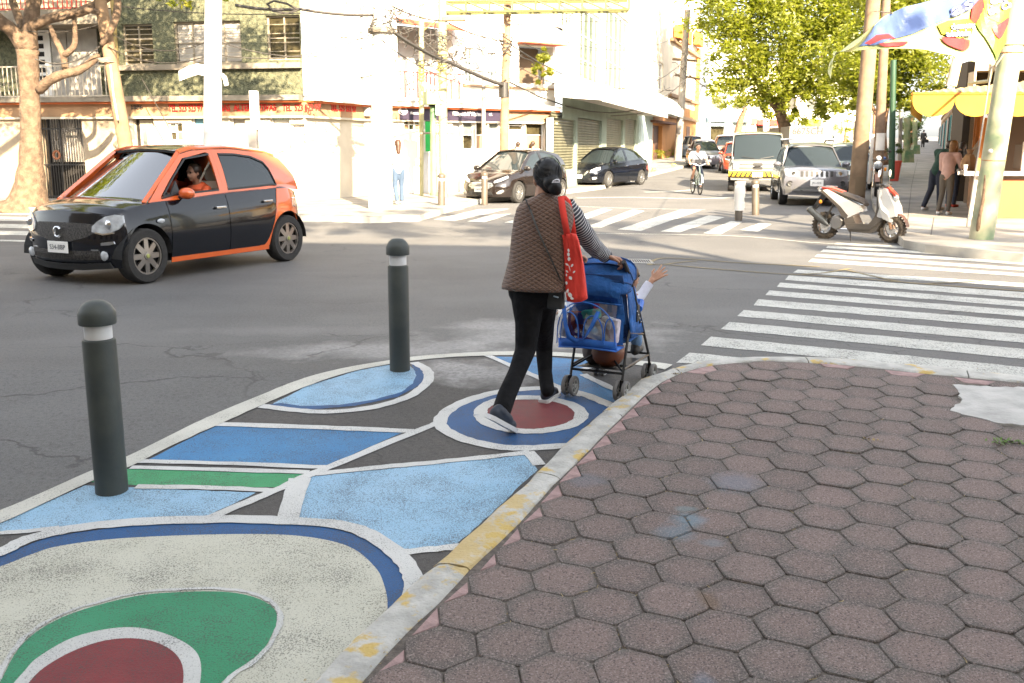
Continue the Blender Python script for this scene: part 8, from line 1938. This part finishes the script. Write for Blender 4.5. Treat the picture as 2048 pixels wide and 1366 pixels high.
fab('rear_pocket', [[Vector((x, -.195-.10*t-.06*(1-(x/.2)**2)*(1-.4*t), .52+.24*t)) for x in [-.20+i*.04 for i in range(11)]] for t in [k/6 for k in range(7)]], M_blue)
fab('seat', [[Vector((x, -.14+.32*t, .40+.02*t-.03*(1-(x/.22)**2))) for x in [-.22+i*.044 for i in range(11)]] for t in [k/5 for k in range(6)]], M_blue, (0, 0, -.012))
for s in (-1, 1): fab('side_panel', [[Vector((s*.232, -.16-.10*u+.30*v*(1-.5*u), .42+.36*u)) for v in [k/5 for k in range(6)]] for u in [k/5 for k in range(6)]], M_blue, (s*.006, 0, 0))
rows = []
for k in range(11):
    q = -.25+k*(2.0/10); row = []
    for i in range(15):
        a = PI*i/14; w_ = .245; x = w_*math.cos(a)*(1-.0*k); h = .10+.15*math.sin(a)**.6
        cy, cz = -.12, .78; rad = .22; row.append(Vector((x, cy-rad*math.cos(q)*(.35+.65*math.sin(a)**.5), cz-.02+rad*(.3+.7*math.sin(a)**.5)*math.sin(q)*.85+.02+(.010*math.cos(k*PI)*math.sin(a)))))
    rows.append(row)
mb = MB(); mb.slab(rows, (0, .0, -.008)); mb.build('hood', M_blue, pc, smooth='all')
for k in (3, 6, 10): tube_part('hood_rib', [p+Vector((0, 0, .004)) for p in rows[k]], .006, M_blued, 6)
fab('hood_back', [[Vector((x, -.33+.05*t-.05*(1-(x/.2)**2), .72+.14*t+.02*(1-(x/.2)**2))) for x in [-.2+i*.05 for i in range(9)]] for t in (0, .5, 1)], M_blue)
bs_ = thing('brown_bag', 'brown leather bag stuffed in the basket under the pushchair', 'bag', SCn+Vector((0, 0, .2)), SA)
mb = MB(); mb.ell((.03, -.13, .30), (.14, .13, .11), None, 14, 8); mb.build('bag_body', mat('brown leather', (.14, .042, .016), .5, 0, .3, 6, .6, 12), bs_, smooth=True)
for i, v in enumerate(mb.v): pass
bs2 = thing('grey_bundle', 'dark grey bundle beside the brown bag under the pushchair', 'bundle', SCn+Vector((0, 0, .2)), SA); mb = MB(); mb.ell((-.14, -.02, .28), (.10, .13, .10), None, 12, 8); mb.build('cloth', mat('grey cloth', (.10, .085, .08), .8, 0, .3, 8), bs2, smooth=True)
bs_.location.z = bs2.location.z = SCn.z; bs_.scale = bs2.scale = PSC
fab('basket', [[Vector((x, -.26+.42*t, .205-.02*math.sin(PI*t))) for x in [-.20+i*.05 for i in range(9)]] for t in [k/5 for k in range(6)]], M_plastic)
M_clear = clear_glass('clear plastic', (.9, .92, .97), .2)
bgc = thing('clear_bag', 'clear plastic carry bag with blue piping and straps hung behind the pushchair', 'bag', SCn, SA); bgc.scale = PSC
def BX(u, v, o=0.0): # u 0..1 across, v 0..1 up, o depth
    return Vector((-.30+.50*u, -.36-.10*(1-(2*u-1)**2)*.5-o, .375+.30*v+.02*math.sin(u*3)))
n1 = [[BX(i/12, j/8)+Vector((0, -.03*math.sin(PI*j/8), 0)) for i in range(13)] for j in range(9)]
def clipu(j): return 1.0
mb = MB(); mb.grid(n1); mb.build('clear_front', M_clear, bgc, smooth='all', fix=False)
mb = MB(); mb.slab([[BX(i/12, 0)+Vector((0, .0, -.02)) for i in range(13)], [BX(i/12, .16)+Vector((0, -.016, 0)) for i in range(13)]], (0, .012, 0)); mb.slab([[BX(i/8, 0)+Vector((0, -.01, -.01)) for i in range(9)], [BX(i/8, 0)+Vector((0, .15, -.01)) for i in range(9)]], (0, 0, -.01)); mb.build('blue_base', M_blueb, bgc, smooth='all')
def arc(u0, u1, v0, v1, n=14): return [BX(u0+(u1-u0)*(1-math.cos(PI*k/n))/2, v0+(v1-v0)*math.sin(PI*k/n)**.6)+Vector((0, -.034, 0)) for k in range(n+1)]
for nm, a in (('piping', arc(.0, 1.0, .05, 1.02)), ('piping', arc(.08, .42, .12, .78)), ('piping', arc(.5, .82, .12, .72)), ('piping', arc(.84, 1.0, .1, .7))): mb = MB(); mb.tube(a, .0045, 6); mb.build(nm, M_blueb, bgc, smooth=True)
st = [BX(.16, .95), BX(.2, .5), BX(.27, .22), BX(.42, .10), BX(.55, .2), BX(.66, .5), BX(.76, .85)]; st = [p+Vector((0, -.055, 0)) for p in st]
rows = [[p+Vector((-.017, 0, 0))+(Vector((0, 0, -.012)) if 1 < i < 5 else Vector()) for i, p in enumerate(st)], [p+Vector((.017, 0, 0))+(Vector((0, 0, .012)) if 1 < i < 5 else Vector()) for i, p in enumerate(st)]]
mb = MB(); mb.slab(rows, (0, .004, 0)); mb.build('strap', M_blueb, bgc, smooth='all')
mb = MB(); mb.slab([[BX(i/10, 1.0)+Vector((0, .02, .0)) for i in range(11)], [BX(i/10, .86)+Vector((0, .10, .03)) for i in range(11)]], (0, 0, .004)); mb.build('blue_top', M_blue, bgc, smooth='all')
mb = MB(); mb.grid([[BX(i/6, j)+Vector((0, .13, 0)) for i in range(7)] for j in (0, 1)]); mb.build('back_panel', M_blue, bgc)
rc = random.Random(6)
for u, v, w_, h_, c, nm, lb in ((.62, .38, .12, .10, (.62, .62, .66), 'folded_cloth', 'white folded cloth'), (.16, .42, .09, .12, (.58, .58, .62), 'folded_cloth', 'white cloth'), (.30, .45, .09, .13, (.22, .03, .05), 'folded_cloth', 'dark red garment'), (.56, .70, .10, .05, (.05, .42, .36), 'folded_cloth', 'turquoise garment'), (.76, .34, .07, .10, (.10, .06, .07), 'bottle', 'dark bottle'), (.90, .38, .07, .12, (.55, .50, .56), 'folded_cloth', 'pale pink cloth'), (.42, .6, .08, .06, (.02, .05, .3), 'folded_cloth', 'blue cloth'), (.82, .55, .06, .06, (.5, .55, .6), 'pouch', 'pale pouch')):
    t = thing(nm, lb+' inside the clear bag behind the pushchair, '+('left' if u < .5 else 'right')+' part' if 0 else lb+' packed inside the clear bag behind the pushchair', 'bag contents', SCn, SA); t.scale = PSC
    p = BX(u, v)+Vector((0, .05, 0)); mb = MB(); mb.box(p, (w_*1.5, .07, h_*1.4), ry=rc.uniform(-.3, .3)); mb.build('cloth' if nm != 'bottle' else 'bottle_body', mat(lb, c, .8, 0, .3, 20, .8, 14, bdist=.02), t, bevel=.018, smooth=True)
ch = thing('person', 'small child in pale sleeves and blue jeans in the pushchair, one arm stretched out', 'person', SCn+Vector((0, 0, 0)))
Rm = Matrix.Rotation(SA, 3, 'Z')
def CL(x, y, z): return SCn+Rm@Vector((x*.8, y*.97, z*.935))
hcC = P(1258, 553, 6.68)
sC = P(1262, 612, 6.72); eC = P(1282, 590, 6.78); wC = P(1304, 560, 6.82)
pr = head(hcC, Vector((.8, .6, .1)), .80)+[cap(hcC+Vector((0, 0, -.07)), CL(.02, .02, .62), .034, .045), ('e', CL(0, .0, .54), (.10, .08, .12)), cap(P(1255, 602, 6.70), eC, .032, .024), cap(eC, wC, .024, .018)]+hand(wC, P(1322, 546, 6.84)-wC, Vector((0, -1, .3)), .80, .12, .36, -1)
pr += [cap(CL(-.1, .0, .60), CL(-.24, -.10, .56), .03, .022), cap(CL(-.24, -.10, .56), P(1137, 618, 6.45), .022, .016)]+hand(P(1137, 618, 6.45), Vector((-1, -.1, -.15)), Vector((0, 0, 1)), .55, .5, .2, 1)
pr += [cap(CL(.09, .02, .47), CL(.10, .24, .46), .05, .04), cap(CL(.10, .24, .46), CL(.10, .30, .28), .038, .028), cap(CL(-.08, .02, .47), CL(-.09, .24, .46), .05, .04), cap(CL(-.09, .24, .46), CL(-.09, .30, .28), .038, .028)]
organic('body', pr, .0036, M_skin, ch, 1); eyes(hcC, Vector((.8, .6, .1)), .8, ch)
organic('hair', [('e', hcC+Vector((-.012, -.014, .024)), (.078, .082, .078)), ('e', hcC+Vector((-.02, -.02, -.01)), (.068, .066, .06))], .007, mat('brown hair', (.05, .025, .014), .5, 0, .3, 30), ch, 2)
M_lav = mat('pale lavender sleeve', (.58, .60, .70), .85, 0, .1, 12, .6, 22, bdist=.01)
sleeve('sleeve', [CL(.06, .0, .60), P(1258, 606, 6.70), eC, P(1299, 566, 6.81)], [.045, .043, .036, .030], M_lav, ch, 14, .04, 7)
organic('shirt', [('e', CL(0, .0, .54), (.115, .095, .13)), cap(CL(-.08, .0, .60), CL(-.23, -.10, .56), .040, .030)], .009, M_lav, ch, 2)
organic('jeans', [('e', CL(0, .02, .46), (.13, .09, .06)), cap(CL(.09, .02, .47), CL(.10, .25, .47), .058, .050), cap(CL(.10, .25, .47), CL(.10, .30, .30), .048, .042), cap(CL(-.08, .02, .47), CL(-.09, .24, .46), .058, .050), cap(CL(-.09, .24, .46), CL(-.09, .30, .30), .048, .042)], .009, mat('light blue jeans', (.13, .24, .42), .8, 0, .25, 14, .5, 30), ch, 2)
for s in (1, -1): organic('shoe', [cap(CL(s*.095, .28, .235), CL(s*.10, .38, .235), .034, .030), ('e', CL(s*.095, .29, .26), (.034, .034, .04))], .008, M_plastic, ch, 1)
def figure(label, base, H, face, pose, clothes, hairc, skin=M_skin, group=None, vox=.018, hairs='short', hatm=None):
    base = Vector(base); t = thing('person', label, 'person', base, group=group); c, s = math.cos(face), math.sin(face)
    def Q(p): return base+Vector((p[0]*c+p[1]*-s if 0 else p[0]*s+p[1]*c, -p[0]*c+p[1]*s, p[2]))*H if 0 else base+Vector((p[0]*s+p[1]*c, -p[0]*c+p[1]*s, p[2]))*H
    J = dict(head=(0, .0, .935), neck=(0, -.005, .86), chest=(0, 0, .72), pelvis=(0, 0, .53), shR=(.105, 0, .815), shL=(-.105, 0, .815), elR=(.13, -.02, .63), elL=(-.13, -.02, .63), wrR=(.13, .05, .48), wrL=(-.13, .05, .48), hpR=(.05, 0, .52), hpL=(-.05, 0, .52), knR=(.055, .01, .28), knL=(-.055, .01, .28), anR=(.055, -.02, .045), anL=(-.055, -.02, .045), look=(0, 1, 0)); J.update(pose)
    q = {k: Q(v) for k, v in J.items() if k != 'look'}; lk = Vector((J['look'][0]*s+J['look'][1]*c, -J['look'][0]*c+J['look'][1]*s, J['look'][2])); h = H/1.65
    pr = head(q['head'], lk, h*.98)+[cap(q['head']-Vector((0, 0, .06*h)), q['neck']-Vector((0, 0, .04*h)), .048*h, .055*h), ('e', q['chest'], (.135*h, .10*h, .19*h)), ('e', q['pelvis'], (.135*h, .105*h, .11*h)), cap(q['chest'], q['pelvis'], .11*h, .11*h)]
    for S_ in 'RL':
        pr += [cap(q['sh'+S_], q['el'+S_], .044*h, .036*h), cap(q['el'+S_], q['wr'+S_], .035*h, .025*h), cap(q['hp'+S_], q['kn'+S_], .078*h, .053*h), cap(q['kn'+S_], q['an'+S_], .052*h, .035*h)]
        fd = Vector((c, s, 0)) if ('ft'+S_) not in pose else (Q(pose['ft'+S_])-q['an'+S_]).normalized()
        pr += [cap(q['an'+S_]-Vector((0, 0, .03*h)), q['an'+S_]+fd*.13*h-Vector((0, 0, .035*h)), .036*h, .028*h)]+hand(q['wr'+S_], (q['wr'+S_]-q['el'+S_]), lk.cross(q['wr'+S_]-q['el'+S_]), h*.95, .5, .15, 1)
    organic('body', pr, vox*.62, skin, t, 2); eyes(q['head'], lk, h*.98, t)
    for nm, m in clothes.items():
        if nm in ('trousers', 'leggings', 'shorts'):
            e = .016*h if nm != 'leggings' else .008*h; full = nm != 'shorts'; cp = [('e', q['pelvis'], (.145*h, .118*h, .10*h))]
            for S_ in 'RL':
                cp += [cap(q['hp'+S_], q['kn'+S_], (.080*h+e), .054*h+e)]
                if full: cp += [cap(q['kn'+S_], q['an'+S_].lerp(q['kn'+S_], .08), .053*h+e, .040*h+e)]
            organic(nm, cp, vox, m, t, 1)
        elif nm in ('shirt', 'hoodie', 'blouse', 'coat'):
            e = .014*h if nm != 'hoodie' else .03*h; cp = [('e', q['chest'], (.145*h+e, .108*h+e, .20*h)), cap(q['chest'], q['pelvis']+Vector((0, 0, .03*h)), .118*h+e, .125*h+e), cap(q['shR'], q['shL'], .05*h+e, .05*h+e)]
            if nm == 'coat': cp += [cap(q['pelvis'], q['pelvis']-Vector((0, 0, .2*h)), .15*h, .15*h)]
            if nm == 'hoodie': cp += [('e', q['neck']-Vector((c*.07*h, s*.07*h, .01)), (.10*h, .08*h, .06*h))]
            for S_ in 'RL':
                cp += [cap(q['sh'+S_], q['el'+S_], .050*h+e, .042*h+e)]
                if nm != 'shirt': cp += [cap(q['el'+S_], q['wr'+S_].lerp(q['el'+S_], .06), .041*h+e, .032*h+e)]
            organic(nm, cp, vox, m, t, 1)
        elif nm == 'shoe':
            for S_ in 'RL':
                fd = Vector((c, s, 0)) if ('ft'+S_) not in pose else (Q(pose['ft'+S_])-q['an'+S_]).normalized()
                organic('shoe', [cap(q['an'+S_]-Vector((0, 0, .035*h)), q['an'+S_]+fd*.15*h-Vector((0, 0, .038*h)), .045*h, .036*h)], .012, m, t, 1)
    hp_ = [('e', q['head']+(Vector((0, 0, .045))-lk.normalized()*.022)*h, (.088*h, .098*h, .082*h)), ('e', q['head']+(Vector((0, 0, .005))-lk.normalized()*.04)*h, (.082*h, .072*h, .075*h))]
    if hairs == 'long': hp_ += [cap(q['head']-lk.normalized()*.05*h, q['head']-lk.normalized()*.075*h-Vector((0, 0, .21*h)), .078*h, .062*h), cap(q['head']+Vector((.05*h, 0, 0)), q['head']+Vector((.05, -.03, -.17))*h, .045*h, .035*h)]
    if hairs == 'tail': hp_ += [cap(q['head']-lk.normalized()*.09*h+Vector((0, 0, .03*h)), q['head']-lk.normalized()*.14*h-Vector((0, 0, .16*h)), .036*h, .022*h)]
    organic('hair', hp_, .013, hairc, t, 1)
    if hatm:
        mb = MB(); f = (lk-Vector((0, 0, lk.z))).normalized(); cc = q['head']+Vector((0, 0, .055*h)); mb.ell(cc, (.10*h, .108*h, .075*h), None, 16, 8); mb.ell(cc+f*.11*h-Vector((0, 0, .012*h)), (.075*h, .09*h, .012*h), None, 12, 6); mb.wb('cap', hatm, t, smooth=True)
    return t, q, Q
H_dk = mat('dark brown hair', (.03, .018, .012), .45); H_bl = mat('honey blond hair', (.20, .095, .03), .5, 0, .3, 30); H_au = mat('auburn hair', (.05, .02, .008), .5, 0, .35, 30)
M_wh = mat('white blouse cloth', (.6, .6, .6), .85); M_jn = mat('pale blue jeans', (.05, .08, .13), .85, 0, .15, 9); M_pinkc = mat('pale pink top', (.50, .32, .28), .85, 0, .1, 8, .5, 12, bdist=.02); M_grn = mat('dark green hoodie', (.018, .055, .042), .9, 0, .2, 8, .6, 12, bdist=.02); M_dj = mat('dark jeans', (.022, .027, .045), .85, 0, .2, 9); M_gl = mat('grey brown leggings', (.10, .085, .07), .8); M_whs = mat('white trainer', (.66, .66, .64), .6)
figure('woman with auburn hair in a white blouse and pale jeans beside the thick white pole', G(798, 408, .13), 1.62, 1.9, dict(elR=(.14, .08, .66), wrR=(.05, .16, .62), elL=(-.14, .08, .66), wrL=(-.04, .17, .62), anR=(.06, .05, .045), knR=(.06, .06, .29), anL=(-.05, -.12, .05)), {'blouse': M_wh, 'trousers': M_jn, 'shoe': M_whs}, H_au, hairs='long')
figure('dark haired woman whose head shows above the roof of the parked dark hatchback', G(1037, 371+10, .13)*Vector((1, 1, 1)), 1.60, .6, {}, {'shirt': M_wh, 'trousers': M_dj, 'shoe': M_plastic}, H_dk, hairs='tail')
figure('short haired man walking farther right behind the parked dark hatchback', G(1066, 379, .13), 1.62, .8, {}, {'shirt': M_wh, 'trousers': M_dj, 'shoe': M_plastic}, H_dk)
kb = G(1888, 429, .13)
figure('woman with honey blond hair in a pale pink top leaning on the stall counter', kb, 1.58, .75, dict(head=(.02, .10, .93), neck=(.01, .06, .855), chest=(0, .03, .72), elR=(.14, .10, .64), wrR=(.12, .24, .60), elL=(-.12, .08, .62), wrL=(-.05, .2, .58), shR=(.11, .05, .81), shL=(-.11, .04, .81), look=(.3, .9, -.45), anL=(-.07, -.04, .045)), {'blouse': M_pinkc, 'leggings': M_gl, 'shoe': M_whs}, H_bl, hairs='long')
kb2 = G(1868, 420, .13)
figure('man in a black cap and dark green hoodie leaning in beside the blond woman', kb2, 1.70, .55, dict(head=(.02, .22, .86), neck=(.01, .16, .80), chest=(0, .10, .68), pelvis=(0, .02, .52), shR=(.11, .14, .78), shL=(-.11, .13, .78), elR=(.12, .2, .62), wrR=(.08, .32, .58), elL=(-.12, .2, .6), wrL=(-.06, .3, .56), look=(.2, .9, -.4), anL=(-.06, -.16, .045), knL=(-.055, -.03, .28), anR=(.06, .02, .045)), {'hoodie': M_grn, 'trousers': M_dj, 'shoe': M_whs}, H_dk, hatm=M_bar, skin=M_skin2)
figure('person in black leaning at the counter half hidden behind the blond woman', G(1902, 414, .13), 1.60, .5, dict(head=(0, .16, .9), look=(0, .9, -.5), chest=(0, .07, .7), elR=(.12, .15, .64), wrR=(.06, .28, .6)), {'blouse': M_bar, 'trousers': M_dj, 'shoe': mat('red trainer', (.4, .04, .02), .6)}, H_dk, hairs='long', skin=M_skin2)
figure('vendor in a pale shirt bending behind the counter with dark hair', K(1.55, 1.6, .05), 1.62, PI+.3, dict(head=(0, .14, .88), chest=(0, .07, .70), look=(0, .8, -.6), elR=(.14, .12, .62), wrR=(.08, .25, .6), elL=(-.14, .12, .62), wrL=(-.08, .25, .6)), {'blouse': M_pinkc, 'trousers': M_dj}, H_dk, skin=M_skin2)
wk, q_, Q_ = figure('person dressed in black walking away far along the shaded pavement', P(1845, 297, 92), 1.66, 1.2, dict(anR=(.05, .12, .05), anL=(-.05, -.14, .06), elR=(.15, 0, .64)), {'coat': M_bar, 'trousers': M_bar, 'shoe': M_plastic}, H_dk, vox=.03)
hb = thing('handbag', 'dark handbag carried by the distant walker on the shaded pavement', 'bag', P(1853, 284, 91.8)); mb = MB(); mb.box(P(1853, 282, 91.8), (.35, .15, .3)); mb.wb('bag_body', M_plastic, hb, bevel=.04); mb = MB(); c = P(1853, 278, 91.8); mb.tube([c+Vector((.12*math.cos(a), 0, .2*math.sin(a))) for a in [k*PI/6 for k in range(7)]], .015, 5); mb.wb('handle', M_plastic, hb)
M_car = Matrix.Translation(hr.location)@Euler((0, 0, hr.rotation_euler.z)).to_matrix().to_4x4()
def CW(x, y, z): return M_car@Vector((x, y, z))
dv = thing('person', 'driver with dark hair in an orange red top inside the small car', 'person', CW(0, .36, .3)); fdir = (CW(1, 0, 0)-CW(0, 0, 0)).normalized()
pr = head(CW(-.02, .36, 1.26), fdir, .98)+[cap(CW(-.04, .36, 1.2), CW(-.1, .36, 1.08), .05, .06), ('e', CW(-.12, .36, .9), (.15, .13, .24)), cap(CW(-.1, .50, 1.04), CW(.12, .56, .84), .045, .038), cap(CW(.12, .56, .84), CW(.46, .48, 1.0), .036, .028), cap(CW(-.1, .22, 1.04), CW(.14, .18, .86), .045, .038), cap(CW(.14, .18, .86), CW(.48, .26, 1.02), .036, .028), cap(CW(-.1, .40, .68), CW(.4, .42, .66), .08, .06), cap(CW(-.1, .30, .68), CW(.4, .28, .66), .08, .06)]+hand(CW(.46, .48, 1.0), fdir+Vector((0, 0, .3)), Vector((0, 0, 1)), .9, .9)+hand(CW(.48, .26, 1.02), fdir+Vector((0, 0, .3)), Vector((0, 0, 1)), .9, .9)
organic('body', pr, .011, M_skin2, dv, 2); eyes(CW(-.02, .36, 1.26), fdir, .98, dv)
organic('hair', [('e', CW(-.045, .36, 1.30), (.092, .092, .09)), ('e', CW(-.07, .36, 1.24), (.08, .08, .09))], .012, H_dk, dv, 1)
organic('shirt', [('e', CW(-.12, .36, .9), (.17, .17, .25)), cap(CW(-.1, .50, 1.04), CW(.12, .56, .84), .062, .054), cap(CW(-.1, .22, 1.04), CW(.14, .18, .86), .062, .054), cap(CW(.12, .56, .84), CW(.28, .52, .92), .050, .045)], .014, M_seato, dv, 1)
cy0 = G(1405, 391); hdg = -PI/2+.05
bk_ = thing('bicycle', 'pale green city bicycle ridden towards us by the man in the white shirt', 'bicycle', cy0+Vector((.0, .05, 0)), hdg)
BS = 1.0
for x in (.0, -1.05):
    t = bpy.data.objects.new('wheel', None); COL.objects.link(t); t.parent = bk_; t.location = (x-.34, 0, .34)
    mb = MB(); mb.tube([Vector((.32*math.cos(a), 0, .32*math.sin(a))) for a in [k*PI/16 for k in range(32)]], .022, 8, close=True); mb.build('tyre', M_tyre, t, smooth=True)
    mb = MB()
    for k in range(14): a = k*PI/7; mb.tube([(0, 0, 0), (.30*math.cos(a), 0, .30*math.sin(a))], .0025, 3)
    mb.lathe([(.03, -.04), (.03, .04)], axis='Y', n=10); mb.build('spokes', M_alloy, t, kind='stuff')
M_bike = mat('pale green bicycle paint', (.45, .52, .42), .4, coat=.5)
for nm, pts, r in (('fork', [(-.34, .05, .34), (-.40, .04, .62), (-.44, 0, .70), (-.40, -.04, .62), (-.34, -.05, .34)], .014), ('head_tube', [(-.43, 0, .66), (-.50, 0, .92)], .02), ('down_tube', [(-.45, 0, .72), (-.90, 0, .30)], .02), ('seat_tube', [(-.90, 0, .30), (-1.05, 0, .82)], .017), ('top_tube', [(-.47, 0, .80), (-.98, 0, .50)], .017), ('chain_stay', [(-.90, 0, .30), (-1.39, .05, .34)], .012), ('seat_stay', [(-1.02, 0, .70), (-1.39, .05, .34)], .012)): mb = MB(); mb.tube(pts, r, 8); mb.build(nm, M_bike, bk_, smooth=True)
mb = MB(); mb.tube([(-.60, .32, 1.0), (-.52, .2, 1.02), (-.50, 0, .95), (-.52, -.2, 1.02), (-.60, -.32, 1.0)], .013, 8); mb.build('handlebar', M_alloy, bk_); mb = MB(); mb.ell((-1.08, 0, .87), (.14, .09, .04), None, 12, 6); mb.build('saddle', M_plastic, bk_, smooth=True); mb = MB(); mb.slab([[Vector((-.34+.36*math.cos(a), y, .34+.36*math.sin(a))) for y in (-.03, 0, .03)] for a in [.2+k*.25 for k in range(9)]], (0, 0, .006)); mb.build('mudguard', M_bike, bk_, smooth=True)
for s, z in ((1, .16), (-1, .42)): mb = MB(); mb.tube([(-.90, 0, .30), (-.90, s*.1, z)], .01, 6); mb.box((-.88, s*.15, z), (.09, .09, .02)); mb.build('pedal', M_alloy, bk_)
Mb = Matrix.Translation(bk_.location)@Euler((0, 0, hdg)).to_matrix().to_4x4()
def BW(x, y, z): return Mb@Vector((x, y, z))
cyc = thing('person', 'cyclist in a white shirt and dark shorts riding towards us in front of the van', 'person', BW(-.9, 0, 0)); fb = (BW(1, 0, 0)-BW(0, 0, 0)).normalized()
hd_ = BW(-.78, 0, 1.56); pr = head(hd_, fb, 1.0)+[cap(BW(-.80, 0, 1.5), BW(-.86, 0, 1.40), .05, .06), ('e', BW(-.92, 0, 1.22), (.17, .13, .22)), ('e', BW(-1.04, 0, .98), (.16, .14, .13)), cap(BW(-.95, 0, 1.2), BW(-1.04, 0, 1.0), .13, .13)]
for s in (1, -1):
    pr += [cap(BW(-.88, s*.19, 1.36), BW(-.80, s*.30, 1.15), .048, .040), cap(BW(-.80, s*.30, 1.15), BW(-.62, s*.31, 1.04), .038, .028)]+hand(BW(-.64, s*.31, 1.05), fb+Vector((0, 0, -.2)), Vector((0, 0, 1)), 1.0, 1.3, .05, s)
    kz = .62 if s > 0 else .86; pz = .20 if s > 0 else .46; pr += [cap(BW(-1.02, s*.09, .92), BW(-.68, s*.13, kz), .085, .058), cap(BW(-.68, s*.13, kz), BW(-.92, s*.14, pz+.04), .055, .036), cap(BW(-.94, s*.14, pz), BW(-.80, s*.14, pz-.01), .04, .03)]
organic('body', pr, .011, M_skin, cyc, 2); eyes(hd_, fb, 1.0, cyc)
organic('hair', [('e', hd_+Vector((0, .02, .055)), (.09, .09, .075)), ('e', hd_+Vector((0, .04, .01)), (.082, .07, .07))], .012, H_dk, cyc, 1)
organic('shirt', [('e', BW(-.92, 0, 1.22), (.19, .15, .23)), cap(BW(-.88, .17, 1.36), BW(-.88, -.17, 1.36), .07, .07), cap(BW(-.95, 0, 1.2), BW(-1.03, 0, 1.02), .15, .16)]+[cap(BW(-.88, s*.19, 1.36), BW(-.83, s*.26, 1.22), .066, .066) for s in (1, -1)], .016, M_wh, cyc, 1)
organic('shorts', [('e', BW(-1.03, 0, .97), (.17, .16, .12))]+[cap(BW(-1.02, s*.09, .92), BW(-.74, s*.13, .66 if s > 0 else .84), .10, .08) for s in (1, -1)]+[cap(BW(-.68, .13, .62), BW(-.90, .14, .30), .07, .05)], .016, M_dj, cyc, 1)
for s, pz in ((1, .20), (-1, .46)): organic('shoe', [cap(BW(-.96, s*.14, pz+.01), BW(-.78, s*.14, pz), .046, .038)], .012, M_plastic, cyc, 1)
cbb = thing('sling_bag', 'grey sling bag on the chest of the cyclist', 'bag', BW(-.8, 0, 1.15)); mb = MB(); mb.box(BW(-.76, .02, 1.10), (.22, .08, .12), rz=0); mb.wb('bag_body', M_gray_in, cbb, bevel=.02); mb = MB(); mb.tube([BW(-.86, -.12, 1.40), BW(-.76, -.02, 1.25), BW(-.77, .1, 1.12)], .015, 6); mb.wb('strap', M_bar, cbb)
clean_marks()
